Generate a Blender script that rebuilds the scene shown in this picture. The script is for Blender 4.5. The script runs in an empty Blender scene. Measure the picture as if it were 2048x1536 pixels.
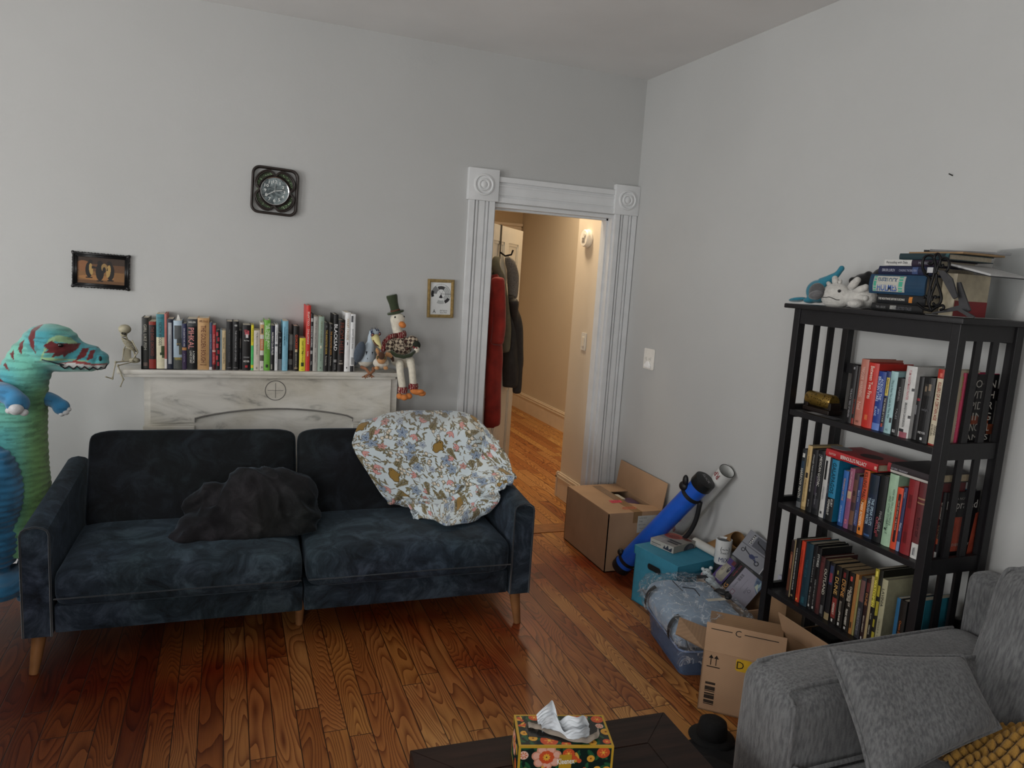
import bpy, bmesh, math, random
import numpy as np
from mathutils import Vector, Matrix, noise
R = math.radians
random.seed(7)
COL = bpy.context.scene.collection
# ---------------------------------------------------------------- camera model (metres; camera above the origin, 1.653 m up)
F = 1480.0; CH = 1.653
def _axes(yaw, pitch, roll):
    fw = Vector((math.sin(yaw)*math.cos(pitch), math.cos(yaw)*math.cos(pitch), -math.sin(pitch)))
    r = Vector((math.cos(yaw), -math.sin(yaw), 0)); d = fw.cross(r)
    c, s = math.cos(roll), math.sin(roll)
    return c*r + s*d, -s*r + c*d, fw
RT, DN, FW = _axes(R(21.364), R(8.4896), R(-3.7495))
CAM = Vector((0, 0, CH))
def at(px, py, ax, val):
    """point of the photograph on the real plane axis=val"""
    d = RT*((px-1024)/F) + DN*((py-768)/F) + FW
    return CAM + d*((val-CAM[ax])/d[ax])
def depth(p): return (Vector(p)-CAM).dot(FW)
def ppm(p): return depth(p)/F          # metres per photo pixel at p
cam = bpy.data.cameras.new('camera'); camo = bpy.data.objects.new('camera', cam); COL.objects.link(camo)
cam.sensor_width = 36; cam.lens = F/2048*36; cam.clip_start = .02
m = Matrix.Identity(4)
for i in range(3):
    m[i][0] = RT[i]; m[i][1] = -DN[i]; m[i][2] = -FW[i]; m[i][3] = CAM[i]
camo.matrix_world = m
bpy.context.scene.camera = camo
# ---------------------------------------------------------------- colour and materials
def lin(c):
    if isinstance(c, str):
        c = c.lstrip('#'); c = [int(c[i:i+2], 16) for i in (0, 2, 4)]
    return tuple((v/255/12.92 if v/255 <= .04045 else ((v/255+.055)/1.055)**2.4) for v in c)
def nodes(name):
    mt = bpy.data.materials.new(name); mt.use_nodes = True
    nt = mt.node_tree; b = nt.nodes['Principled BSDF']
    return mt, nt, b
def N(nt, t, **kw):
    n = nt.nodes.new(t)
    for k, v in kw.items():
        if k in n.inputs: n.inputs[k].default_value = v
        else: setattr(n, k, v)
    return n
_mc = {}
def mat(c, rough=.6, var=.12, scale=30, metal=0, bump=0, bscale=200, sheen=0, coat=0, spec=.4):
    """plain procedural paint, card, plastic or cloth: colour broken up by noise"""
    key = (str(c), rough, var, scale, metal, bump, bscale, sheen, coat, spec)
    if key in _mc: return _mc[key]
    mt, nt, b = nodes('paint'); l = lin(c)
    tc = N(nt, 'ShaderNodeTexCoord'); nz = N(nt, 'ShaderNodeTexNoise', Scale=scale, Detail=4.0)
    nt.links.new(tc.outputs['Object'], nz.inputs['Vector'])
    rp = N(nt, 'ShaderNodeValToRGB')
    rp.color_ramp.elements[0].position = .3; rp.color_ramp.elements[1].position = .7
    rp.color_ramp.elements[0].color = (*[v*(1-var) for v in l], 1); rp.color_ramp.elements[1].color = (*[min(1, v*(1+var)) for v in l], 1)
    nt.links.new(nz.outputs['Fac'], rp.inputs['Fac']); nt.links.new(rp.outputs['Color'], b.inputs['Base Color'])
    b.inputs['Roughness'].default_value = rough; b.inputs['Metallic'].default_value = metal
    b.inputs['Specular IOR Level'].default_value = spec
    if sheen: b.inputs['Sheen Weight'].default_value = sheen; b.inputs['Sheen Roughness'].default_value = .4
    if coat: b.inputs['Coat Weight'].default_value = coat
    if bump:
        n2 = N(nt, 'ShaderNodeTexNoise', Scale=bscale, Detail=3.0); bp = N(nt, 'ShaderNodeBump', Strength=bump, Distance=.004)
        nt.links.new(tc.outputs['Object'], n2.inputs['Vector']); nt.links.new(n2.outputs['Fac'], bp.inputs['Height']); nt.links.new(bp.outputs['Normal'], b.inputs['Normal'])
    _mc[key] = mt; return mt
def amat(rough=.85, sheen=0, bump=.3, bscale=250, var=.2, coat=0):
    """surface whose printed or dyed colour is stored on the mesh"""
    key = ('attr', rough, sheen, bump, bscale, var, coat)
    if key in _mc: return _mc[key]
    mt, nt, b = nodes('dyed'); at_ = N(nt, 'ShaderNodeVertexColor', layer_name='Col'); tc = N(nt, 'ShaderNodeTexCoord')
    nz = N(nt, 'ShaderNodeTexNoise', Scale=bscale, Detail=3.0); nt.links.new(tc.outputs['Object'], nz.inputs['Vector'])
    mr = N(nt, 'ShaderNodeMapRange'); mr.inputs['To Min'].default_value = 1-var; mr.inputs['To Max'].default_value = 1+var
    mx = N(nt, 'ShaderNodeVectorMath', operation='SCALE')
    nt.links.new(nz.outputs['Fac'], mr.inputs['Value']); nt.links.new(at_.outputs['Color'], mx.inputs[0]); nt.links.new(mr.outputs['Result'], mx.inputs['Scale'])
    nt.links.new(mx.outputs['Vector'], b.inputs['Base Color']); b.inputs['Roughness'].default_value = rough
    b.inputs['Specular IOR Level'].default_value = .3
    if coat: b.inputs['Coat Weight'].default_value = coat
    if sheen: b.inputs['Sheen Weight'].default_value = sheen
    if bump:
        bp = N(nt, 'ShaderNodeBump', Strength=bump, Distance=.004); nt.links.new(nz.outputs['Fac'], bp.inputs['Height']); nt.links.new(bp.outputs['Normal'], b.inputs['Normal'])
    _mc[key] = mt; return mt
# ---------------------------------------------------------------- objects
def tag(o, label=None, cat=None, group=None, kind=None):
    if label: o['label'] = label
    if cat: o['category'] = cat
    if group: o['group'] = group
    if kind: o['kind'] = kind
    return o
def link(name, me, parent=None, mw=None):
    o = bpy.data.objects.new(name, me); COL.objects.link(o)
    if parent is not None: o.parent = parent
    if mw is not None: o.matrix_basis = mw
    return o
def empty(name, loc=(0, 0, 0), rz=0):
    o = bpy.data.objects.new(name, None); COL.objects.link(o); o.location = loc; o.rotation_euler = (0, 0, rz); o.empty_display_size = .05
    return o
def thing(name, label, cat, loc=(0, 0, 0), rz=0, group=None): return tag(empty(name, loc, rz), label, cat, group)
def smoothmesh(me): me.polygons.foreach_set('use_smooth', [True]*len(me.polygons))
class MB:
    def __init__(s): s.bm = bmesh.new()
    def _new(s, f0, m, M=None, v0=None):
        for f in list(s.bm.faces)[f0:]: f.material_index = m
        if M is not None:
            bmesh.ops.transform(s.bm, matrix=M, verts=list(s.bm.verts)[v0:])
    def box(s, a, b, m=0, bev=0, M=None, seg=2):
        f0, v0 = len(s.bm.faces), len(s.bm.verts)
        t = bmesh.new(); bmesh.ops.create_cube(t, size=1)
        for v in t.verts: v.co = Vector([(a[i]+b[i])/2+v.co[i]*(b[i]-a[i]) for i in range(3)])
        if bev: bmesh.ops.bevel(t, geom=t.edges[:], offset=bev, segments=seg, profile=.6, affect='EDGES')
        if M is not None: bmesh.ops.transform(t, matrix=M, verts=t.verts[:])
        return s.add(t, m)
    def add(s, t, m=None):
        me = bpy.data.meshes.new('t'); t.to_mesh(me); t.free(); f0 = len(s.bm.faces); s.bm.from_mesh(me); bpy.data.meshes.remove(me)
        if m is not None:
            s.bm.faces.ensure_lookup_table()
            for i in range(f0, len(s.bm.faces)): s.bm.faces[i].material_index = m
        return s
    def tube(s, pts, r, n=10, m=0, cap=True, close=False):
        pts = [Vector(p) for p in pts]; k = len(pts); rs = r if isinstance(r, (list, tuple)) else [r]*k
        t = bmesh.new(); rings = []; up = None
        for i, p in enumerate(pts):
            if close: d = pts[(i+1) % k]-pts[i-1]
            else: d = pts[min(i+1, k-1)]-pts[max(i-1, 0)]
            d.normalize()
            if up is None: up = Vector((0, 0, 1)) if abs(d.z) < .9 else Vector((1, 0, 0))
            a = up - d*up.dot(d)
            if a.length < 1e-4: a = d.orthogonal()
            a.normalize(); b = d.cross(a); up = a
            rings.append([t.verts.new(p+(a*math.cos(2*math.pi*j/n)+b*math.sin(2*math.pi*j/n))*rs[i]) for j in range(n)])
        for i in range(k if close else k-1):
            A, B = rings[i], rings[(i+1) % k]
            for j in range(n): t.faces.new((A[j], A[(j+1) % n], B[(j+1) % n], B[j]))
        if cap and not close: t.faces.new(rings[0][::-1]); t.faces.new(rings[-1])
        return s.add(t, m)
    def lathe(s, prof, n=24, M=None, m=0):
        t = bmesh.new(); rings = []
        for r, z in prof:
            if r < 1e-6: rings.append([t.verts.new((0, 0, z))])
            else: rings.append([t.verts.new((r*math.cos(2*math.pi*j/n), r*math.sin(2*math.pi*j/n), z)) for j in range(n)])
        for A, B in zip(rings, rings[1:]):
            for j in range(n):
                q = [A[j % len(A)], A[(j+1) % len(A)], B[(j+1) % len(B)], B[j % len(B)]]
                q2 = []
                for v in q:
                    if v not in q2: q2.append(v)
                if len(q2) > 2: t.faces.new(q2)
        if M is not None: bmesh.ops.transform(t, matrix=M, verts=t.verts[:])
        return s.add(t, m)
    def ell(s, c, r, M=None, m=0, u=20, v=12):
        t = bmesh.new(); bmesh.ops.create_uvsphere(t, u_segments=u, v_segments=v, radius=1)
        if not hasattr(r, '__len__'): r = (r, r, r)
        X = Matrix.Translation(Vector(c)) @ (M.to_4x4() if M is not None else Matrix.Identity(4)) @ Matrix.Diagonal((*r, 1))
        bmesh.ops.transform(t, matrix=X, verts=t.verts[:])
        return s.add(t, m)
    def prism(s, poly, h, M, m=0, bev=0):
        """2-D outline (x, y) extruded by h along +z, then placed by M"""
        t = bmesh.new(); vs = [t.verts.new((x, y, 0)) for x, y in poly]; f = t.faces.new(vs)
        if f.normal.z > 0: pass
        e = bmesh.ops.extrude_face_region(t, geom=[f])
        bmesh.ops.translate(t, vec=(0, 0, h), verts=[v for v in e['geom'] if isinstance(v, bmesh.types.BMVert)])
        bmesh.ops.recalc_face_normals(t, faces=t.faces[:])
        if bev: bmesh.ops.bevel(t, geom=t.edges[:], offset=bev, segments=2, affect='EDGES')
        bmesh.ops.transform(t, matrix=M, verts=t.verts[:])
        return s.add(t, m)
    def quad(s, pts, m=0):
        f = s.bm.faces.new([s.bm.verts.new(p) for p in pts]); f.material_index = m; return s
    def grid(s, fn, nu, nv, m=0, cu=False):
        t = bmesh.new(); g = [[t.verts.new(fn(i/(nu if cu else nu-1), j/(nv-1))) for i in range(nu)] for j in range(nv)]
        for j in range(nv-1):
            for i in range(nu if cu else nu-1): t.faces.new((g[j][i], g[j][(i+1) % nu], g[j+1][(i+1) % nu], g[j+1][i]))
        return s.add(t, m)
    def build(s, name, mats, parent=None, mw=None, smooth=None, recalc=True):
        if recalc: bmesh.ops.recalc_face_normals(s.bm, faces=s.bm.faces[:])
        me = bpy.data.meshes.new(name); s.bm.to_mesh(me); s.bm.free()
        for x in (mats if isinstance(mats, (list, tuple)) else [mats]): me.materials.append(x)
        if smooth:
            smoothmesh(me)
            if smooth is not True: me.set_sharp_from_angle(angle=R(smooth))
        return link(name, me, parent, mw)
def frame(o, x, y):
    """matrix with local x, y axes along two world directions"""
    x = Vector(x).normalized(); y = Vector(y); y = (y-x*y.dot(x)).normalized(); z = x.cross(y); M = Matrix.Identity(4)
    for i in range(3): M[i][0] = x[i]; M[i][1] = y[i]; M[i][2] = z[i]; M[i][3] = o[i]
    return M
def rings(r, r2=None, n=32):  # circle outline
    return [(r*math.cos(2*math.pi*i/n), (r2 or r)*math.sin(2*math.pi*i/n)) for i in range(n)]
def rrect(w, h, r, n=5):
    o = []
    for cx, cy, a in ((w/2-r, h/2-r, 0), (-w/2+r, h/2-r, 90), (-w/2+r, -h/2+r, 180), (w/2-r, -h/2+r, 270)):
        for i in range(n+1): o.append((cx+r*math.cos(R(a+90*i/n)), cy+r*math.sin(R(a+90*i/n))))
    return o
def crom(P, n):  # Catmull-Rom through points, n samples
    P = [Vector(p) for p in P]; k = len(P); out = []
    for i in range(n):
        t = i/(n-1)*(k-1); j = min(int(t), k-2); t -= j
        a, b, c, d = P[max(j-1, 0)], P[j], P[j+1], P[min(j+2, k-1)]
        out.append(.5*((2*b)+(c-a)*t+(2*a-5*b+4*c-d)*t*t+(3*b-a-3*c+d)*t**3))
    return out
_font = {}
def text(name, s, w, h, m, parent=None, M=None, keep=True, bold=0):
    """flat lettering fitted into w x h, centred on M's origin"""
    cu = bpy.data.curves.new('t', 'FONT'); cu.body = s; cu.align_x = 'CENTER'; cu.align_y = 'CENTER'; cu.resolution_u = 2; cu.offset = bold
    ob = bpy.data.objects.new('t', cu); me = bpy.data.meshes.new_from_object(ob); bpy.data.objects.remove(ob); bpy.data.curves.remove(cu)
    k = len(me.vertices)
    if k == 0: return None
    a = np.empty(k*3); me.vertices.foreach_get('co', a); a = a.reshape(-1, 3); lo, hi = a.min(0), a.max(0); c = (lo+hi)/2; sz = hi-lo
    sx = w/max(sz[0], 1e-6); sy = h/max(sz[1], 1e-6)
    if keep: q = min(sx, sy); sx, sy = min(sx, q*1.25), min(sy, q*1.6)
    a = (a-c)*np.array([sx, sy, 0]); me.vertices.foreach_set('co', a.ravel()); me.materials.clear(); me.materials.append(m)
    me.name = name
    return link(name, me, parent, M)
# ---------------------------------------------------------------- painted pattern, rasterised then stored on a fine mesh
class Cv:
    def __init__(s, w, h, c): s.w, s.h = w, h; s.a = np.tile(np.array(lin(c)), (h, w, 1)); s.X, s.Y = np.meshgrid(np.arange(w)+.5, np.arange(h)+.5)
    def put(s, k, c): s.a[k] = lin(c)
    def _win(s, x0, y0, x1, y1):
        x0, y0, x1, y1 = max(int(x0)-1, 0), max(int(y0)-1, 0), min(int(x1)+2, s.w), min(int(y1)+2, s.h)
        return (slice(y0, y1), slice(x0, x1)) if x1 > x0 and y1 > y0 else None
    def ell(s, cx, cy, rx, ry, c, rot=0):
        q = max(rx, ry); w = s._win(cx-q, cy-q, cx+q, cy+q)
        if w is None: return
        X, Y = s.X[w]-cx, s.Y[w]-cy; ca, sa = math.cos(rot), math.sin(rot)
        k = ((X*ca+Y*sa)/rx)**2+((-X*sa+Y*ca)/ry)**2 <= 1; s.a[w][k] = lin(c)
    def line(s, pts, r, c):
        for (x0, y0), (x1, y1) in zip(pts, pts[1:]):
            w = s._win(min(x0, x1)-r, min(y0, y1)-r, max(x0, x1)+r, max(y0, y1)+r)
            if w is None: continue
            X, Y = s.X[w], s.Y[w]; dx, dy = x1-x0, y1-y0; L = dx*dx+dy*dy or 1
            t = np.clip(((X-x0)*dx+(Y-y0)*dy)/L, 0, 1); k = (X-x0-t*dx)**2+(Y-y0-t*dy)**2 <= r*r; s.a[w][k] = lin(c)
    def poly(s, pts, c):
        xs, ys = zip(*pts); w = s._win(min(xs), min(ys), max(xs), max(ys))
        if w is None: return
        k = inpoly(s.X[w], s.Y[w], pts); s.a[w][k] = lin(c)
    def rect(s, x0, y0, x1, y1, c): s.poly([(x0, y0), (x1, y0), (x1, y1), (x0, y1)], c)
def inpoly(X, Y, pts):
    k = np.zeros(X.shape, bool); n = len(pts)
    for i in range(n):
        (x0, y0), (x1, y1) = pts[i], pts[(i+1) % n]
        if y0 == y1: continue
        k ^= ((y0 > Y) != (y1 > Y)) & (X < (x1-x0)*(Y-y0)/(y1-y0)+x0)
    return k
def gridmesh(name, co, cols, m, parent=None, mw=None, smooth=False):
    """co: (nv, nu, 3) vertex array, cols the same shape or None"""
    nv, nu = co.shape[:2]; me = bpy.data.meshes.new(name); i = np.arange(nv*nu).reshape(nv, nu)
    q = np.stack([i[:-1, :-1], i[:-1, 1:], i[1:, 1:], i[1:, :-1]], -1).reshape(-1, 4)
    me.vertices.add(nv*nu); me.vertices.foreach_set('co', co.reshape(-1)); me.loops.add(q.size); me.loops.foreach_set('vertex_index', q.ravel().astype(np.int32))
    me.polygons.add(len(q)); me.polygons.foreach_set('loop_start', np.arange(0, q.size, 4, dtype=np.int32)); me.update(calc_edges=True); me.validate()
    if cols is not None:
        ca = me.color_attributes.new('Col', 'FLOAT_COLOR', 'POINT'); c4 = np.ones((nv*nu, 4)); c4[:, :3] = cols.reshape(-1, 3); ca.data.foreach_set('color', c4.ravel())
    if smooth: smoothmesh(me)
    me.materials.append(m)
    return link(name, me, parent, mw)
def panel(name, cv, w, h, m, parent, M, flip=False):
    """a printed flat face: canvas on a w x h rectangle in the local xy plane, centred"""
    nu, nv = cv.w, cv.h; X, Y = np.meshgrid(np.linspace(-w/2, w/2, nu), np.linspace(-h/2, h/2, nv)); co = np.stack([X, Y, X*0], -1)
    return gridmesh(name, co, cv.a, m, parent, M)
def fuse(name, mb, voxel, m, paint=None, parent=None, smooth=4, disp=None, mw=None):
    """grow one continuous skin over the shapes collected in mb"""
    me = bpy.data.meshes.new('t'); mb.bm.to_mesh(me); mb.bm.free(); o = bpy.data.objects.new('t', me); COL.objects.link(o)
    r = o.modifiers.new('r', 'REMESH'); r.mode = 'VOXEL'; r.voxel_size = voxel
    if smooth:
        sm = o.modifiers.new('s', 'SMOOTH'); sm.iterations = smooth; sm.factor = .5
    dg = bpy.context.evaluated_depsgraph_get(); dg.update(); me2 = bpy.data.meshes.new_from_object(o.evaluated_get(dg)); bpy.data.objects.remove(o); bpy.data.meshes.remove(me)
    k = len(me2.vertices); a = np.empty(k*3); me2.vertices.foreach_get('co', a); a = a.reshape(-1, 3)
    nn = np.empty(k*3); me2.vertices.foreach_get('normal', nn); nn = nn.reshape(-1, 3)
    if paint:
        c4 = np.ones((k, 4)); c4[:, :3] = paint(a, nn); ca = me2.color_attributes.new('Col', 'FLOAT_COLOR', 'POINT'); ca.data.foreach_set('color', c4.ravel())
    if disp:
        d = np.array([disp(Vector(p), Vector(q)) for p, q in zip(a, nn)]); me2.vertices.foreach_set('co', (a+nn*d[:, None]).ravel())
    smoothmesh(me2); me2.name = name; me2.materials.clear(); me2.materials.append(m)
    return link(name, me2, parent, mw)
def nz(p, s, o=0): return noise.noise(Vector(p)*s+Vector((o, o*1.7, o*.3)))
class Plane:
    """maps photo measurements onto one real plane, with metres per pixel"""
    def __init__(s, ax, val, ref): s.ax, s.val = ax, val; s.k = ppm(at(*ref, ax, val))
    def __call__(s, px, py, off=0):
        return at(px, py, s.ax, s.val+off)
E_LEFT, E_FRONT, E_HALL, EXPO, LOOK = (95, 110), 62, 24, -.36, 'None'
# ================================================================= room shell
YB, XR, ZC = 4.208, 2.41, 2.882
def m_wall(c, name, var=.03):
    mt, nt, b = nodes(name); l = lin(c); tc = N(nt, 'ShaderNodeTexCoord')
    n1 = N(nt, 'ShaderNodeTexNoise', Scale=1.6, Detail=5.0); n2 = N(nt, 'ShaderNodeTexNoise', Scale=90.0, Detail=4.0)
    for n in (n1, n2): nt.links.new(tc.outputs['Object'], n.inputs['Vector'])
    rp = N(nt, 'ShaderNodeValToRGB'); rp.color_ramp.elements[0].position = .3; rp.color_ramp.elements[1].position = .7
    rp.color_ramp.elements[0].color = (*[v*(1-var) for v in l], 1); rp.color_ramp.elements[1].color = (*[v*(1+var) for v in l], 1)
    nt.links.new(n1.outputs['Fac'], rp.inputs['Fac']); nt.links.new(rp.outputs['Color'], b.inputs['Base Color'])
    bp = N(nt, 'ShaderNodeBump', Strength=.12, Distance=.003); nt.links.new(n2.outputs['Fac'], bp.inputs['Height']); nt.links.new(bp.outputs['Normal'], b.inputs['Normal'])
    b.inputs['Roughness'].default_value = .75; b.inputs['Specular IOR Level'].default_value = .25; return mt
def m_floor():
    mt, nt, b = nodes('floorboards'); L = nt.links.new; tc = N(nt, 'ShaderNodeTexCoord'); sp = N(nt, 'ShaderNodeSeparateXYZ'); L(tc.outputs['Object'], sp.inputs[0])
    def ma(op, a, c=None, d=None):
        n = N(nt, 'ShaderNodeMath', operation=op)
        for i, v in enumerate((a, c, d)):
            if v is None: continue
            if hasattr(v, 'links'): L(v, n.inputs[i])
            else: n.inputs[i].default_value = v
        return n.outputs[0]
    x, y = sp.outputs['X'], sp.outputs['Y']; pw = ma('DIVIDE', x, .083); ix = ma('FLOOR', pw); fx = ma('FRACT', pw)
    w1 = N(nt, 'ShaderNodeTexWhiteNoise', noise_dimensions='1D'); L(ix, w1.inputs['W']); r1 = w1.outputs['Value']
    yy = ma('DIVIDE', ma('MULTIPLY_ADD', r1, 9.3, y), 1.25); iy = ma('FLOOR', yy); fy = ma('FRACT', yy)
    w2 = N(nt, 'ShaderNodeTexWhiteNoise', noise_dimensions='2D'); cb = N(nt, 'ShaderNodeCombineXYZ'); L(ix, cb.inputs[0]); L(iy, cb.inputs[1]); L(cb.outputs[0], w2.inputs['Vector'])
    rb = w2.outputs['Value']; rc = N(nt, 'ShaderNodeSeparateColor'); L(w2.outputs['Color'], rc.inputs[0])
    gv = N(nt, 'ShaderNodeCombineXYZ'); L(ma('MULTIPLY_ADD', rb, 37.0, ma('MULTIPLY', x, 7.5)), gv.inputs[0]); L(ma('MULTIPLY', y, 1.15), gv.inputs[1]); L(ma('MULTIPLY', rc.outputs[1], 21.0), gv.inputs[2])
    g1 = N(nt, 'ShaderNodeTexNoise', Scale=1.0, Detail=1.5, Roughness=.45); L(gv.outputs[0], g1.inputs['Vector'])
    ring = ma('FRACT', ma('MULTIPLY', g1.outputs['Fac'], ma('MULTIPLY_ADD', rc.outputs[2], 38.0, 14.0)))
    ring = ma('POWER', ring, 2.2)
    fv = N(nt, 'ShaderNodeCombineXYZ'); L(ma('MULTIPLY', x, 260.0), fv.inputs[0]); L(ma('MULTIPLY', y, 7.0), fv.inputs[1])
    g2 = N(nt, 'ShaderNodeTexNoise', Scale=1.0, Detail=3.0); L(fv.outputs[0], g2.inputs['Vector'])
    rp = N(nt, 'ShaderNodeValToRGB'); e = rp.color_ramp.elements; e[0].position = 0; e[0].color = (*lin('#dba762'), 1); e[1].position = 1; e[1].color = (*lin('#e0b068'), 1)
    for p, c in ((.25, '#b9783c'), (.45, '#d99f5a'), (.62, '#a4622c'), (.8, '#cf954d')):
        q = e.new(p); q.color = (*lin(c), 1)
    L(rb, rp.inputs['Fac'])
    dk = N(nt, 'ShaderNodeMix', data_type='RGBA', blend_type='MULTIPLY'); L(ma('MULTIPLY', ring, .85), dk.inputs['Factor']); L(rp.outputs['Color'], dk.inputs['A']); dk.inputs['B'].default_value = (*lin('#8c5a34'), 1)
    fg = N(nt, 'ShaderNodeMix', data_type='RGBA', blend_type='MULTIPLY'); L(ma('MULTIPLY', g2.outputs['Fac'], .4), fg.inputs['Factor']); L(dk.outputs['Result'], fg.inputs['A']); fg.inputs['B'].default_value = (*lin('#8a5a3a'), 1)
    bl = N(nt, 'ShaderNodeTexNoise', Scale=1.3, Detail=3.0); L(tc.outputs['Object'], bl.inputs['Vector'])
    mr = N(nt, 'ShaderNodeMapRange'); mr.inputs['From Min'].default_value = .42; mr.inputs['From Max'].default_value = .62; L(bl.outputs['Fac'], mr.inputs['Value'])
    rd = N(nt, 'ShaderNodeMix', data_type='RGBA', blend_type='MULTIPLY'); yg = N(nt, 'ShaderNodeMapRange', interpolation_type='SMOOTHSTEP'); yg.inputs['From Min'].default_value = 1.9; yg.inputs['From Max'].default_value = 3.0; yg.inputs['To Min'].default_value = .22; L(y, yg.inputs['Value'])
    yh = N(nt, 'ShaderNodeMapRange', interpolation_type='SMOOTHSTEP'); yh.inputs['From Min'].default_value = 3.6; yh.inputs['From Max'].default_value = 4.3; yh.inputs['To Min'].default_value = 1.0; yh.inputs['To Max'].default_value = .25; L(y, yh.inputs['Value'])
    xg = N(nt, 'ShaderNodeMapRange', interpolation_type='SMOOTHSTEP'); xg.inputs['From Min'].default_value = .35; xg.inputs['From Max'].default_value = -.5; xg.inputs['To Max'].default_value = .8; L(x, xg.inputs['Value'])  # boards darken and redden to the left: shade put into the varnish colour
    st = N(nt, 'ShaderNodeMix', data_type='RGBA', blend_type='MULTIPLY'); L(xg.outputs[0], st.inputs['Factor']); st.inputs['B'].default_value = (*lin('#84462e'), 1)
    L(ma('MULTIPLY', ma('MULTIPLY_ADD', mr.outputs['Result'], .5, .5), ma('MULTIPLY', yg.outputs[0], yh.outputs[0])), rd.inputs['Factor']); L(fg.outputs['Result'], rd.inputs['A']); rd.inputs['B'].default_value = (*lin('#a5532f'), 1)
    # seams between boards and at board ends
    sx = ma('MINIMUM', fx, ma('SUBTRACT', 1.0, fx)); sy = ma('MULTIPLY', ma('MINIMUM', fy, ma('SUBTRACT', 1.0, fy)), 15.0)
    sm = N(nt, 'ShaderNodeMapRange'); sm.inputs['From Min'].default_value = .012; sm.inputs['From Max'].default_value = .028; L(ma('MINIMUM', sx, sy), sm.inputs['Value'])
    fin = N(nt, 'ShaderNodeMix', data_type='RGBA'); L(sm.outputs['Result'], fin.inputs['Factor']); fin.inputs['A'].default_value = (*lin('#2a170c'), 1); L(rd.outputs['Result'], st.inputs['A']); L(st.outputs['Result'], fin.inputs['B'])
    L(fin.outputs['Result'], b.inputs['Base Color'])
    L(ma('MULTIPLY_ADD', g2.outputs['Fac'], .2, .3), b.inputs['Roughness']); b.inputs['Specular IOR Level'].default_value = .3
    bp = N(nt, 'ShaderNodeBump', Strength=.3, Distance=.002); L(sm.outputs['Result'], bp.inputs['Height']); L(bp.outputs['Normal'], b.inputs['Normal'])
    return mt
WALL, CEIL, TRIM = m_wall('#b4b5b4', 'wall_paint'), m_wall('#dddddc', 'ceiling_paint', .05), mat('#d3d5d6', .4, .04, 12)
HALL, HTRIM = m_wall('#c9bca8', 'hall_paint'), mat('#dccdb8', .45, .04, 12)
def struct(name, mb, m, **k): return tag(mb.build(name, m, **k), kind='structure')
XL, YF = -3.3, -1.8
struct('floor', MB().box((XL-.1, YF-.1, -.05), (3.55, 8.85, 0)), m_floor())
struct('ceiling', MB().box((XL-.1, YF-.1, ZC), (3.55, 8.85, ZC+.05)), CEIL)
DX0, DX1, DZ = 1.468, 2.244, 2.032
b = MB(); b.box((XL-.1, YB, 0), (DX0-.02, YB+.14, ZC)).box((DX0-.02, YB, DZ+.02), (DX1+.02, YB+.14, ZC)).box((DX1+.02, YB, 0), (XR+.1, YB+.14, ZC))
struct('wall_back', b, WALL)
struct('wall_right', MB().box((XR, YF-.1, 0), (XR+.1, YB, ZC)), WALL)
def windowwall(name, ax, v, d, lo, hi, wins):
    """wall in plane axis=v, thickness d, with openings (a0, a1, z0, z1)"""
    b = MB(); c = lo
    def bx(a0, a1, z0, z1):
        p, q = [0, 0, z0], [0, 0, z1]; o = 1-ax; p[ax], q[ax] = min(v, v+d), max(v, v+d); p[o], q[o] = a0, a1; b.box(p, q)
    for a0, a1, z0, z1 in wins: bx(c, a0, 0, ZC); bx(a0, a1, 0, z0); bx(a0, a1, z1, ZC); c = a1
    bx(c, hi, 0, ZC); struct(name, b, WALL)
WL = [(-.6, .4, .65, 2.35), (1.4, 2.6, .6, 2.4)]; WF = [(-1.9, -.8, .65, 2.35)]
windowwall('wall_left', 0, XL, -.1, YF-.1, YB, WL); windowwall('wall_front', 1, YF, -.1, XL, XR, WF)
struct('shade_blocker_wall', MB().box((-1.44, -.4, 0), (-1.32, 3.35, 1.0)), WALL)  # half-height wall added out of view, only to shade the left floor
k = 0
for ax, v, ws in ((0, XL, WL), (1, YF, WF)):
    for a0, a1, z0, z1 in ws:
        k += 1; b = MB()
        def bx(p0, p1, q0, q1, dd=(-.07, .02)):
            p, q = [0, 0, q0], [0, 0, q1]; p[ax], q[ax] = v+dd[0], v+dd[1]; p[1-ax], q[1-ax] = p0, p1; b.box(p, q)
        bx(a0-.1, a0, z0-.1, z1+.1); bx(a1, a1+.1, z0-.1, z1+.1); bx(a0, a1, z1, z1+.1); bx(a0-.12, a1+.12, z0-.06, z0, (-.07, .06)); bx(a0, a1, (z0+z1)/2-.025, (z0+z1)/2+.025, (-.06, -.02))
        struct('window_%d' % k, b, TRIM)
# ---- door casing of the living room: fluted sides, corner blocks with rosettes, head
def fluted(b, x0, x1, z0, z1, y):
    w = x1-x0
    for a, c, t in ((0, .2, .026), (.2, .26, .012), (.26, .33, .022), (.33, .39, .012), (.39, .61, .02), (.61, .67, .012), (.67, .74, .022), (.74, .8, .012), (.8, 1, .026)):
        b.box((x0+a*w, y-t, z0), (x0+c*w, y, z1))
ZB0, ZB1 = 2.058, 2.238
b = MB(); fluted(b, 1.300, DX0-.012, 0, ZB0, YB); struct('trim_1', b, TRIM)
b = MB(); fluted(b, DX1+.012, 2.405, 0, ZB0, YB); struct('trim_2', b, TRIM)
b = MB()
for a, c, t in ((0, .2, .024), (.2, .3, .014), (.3, .37, .021), (.37, .63, .016), (.63, .7, .021), (.7, .8, .012), (.8, 1, .026)):
    b.box((DX0, YB-t, ZB0+a*.145), (DX1, YB, ZB0+c*.145))
struct('trim_3', b, TRIM)
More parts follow.
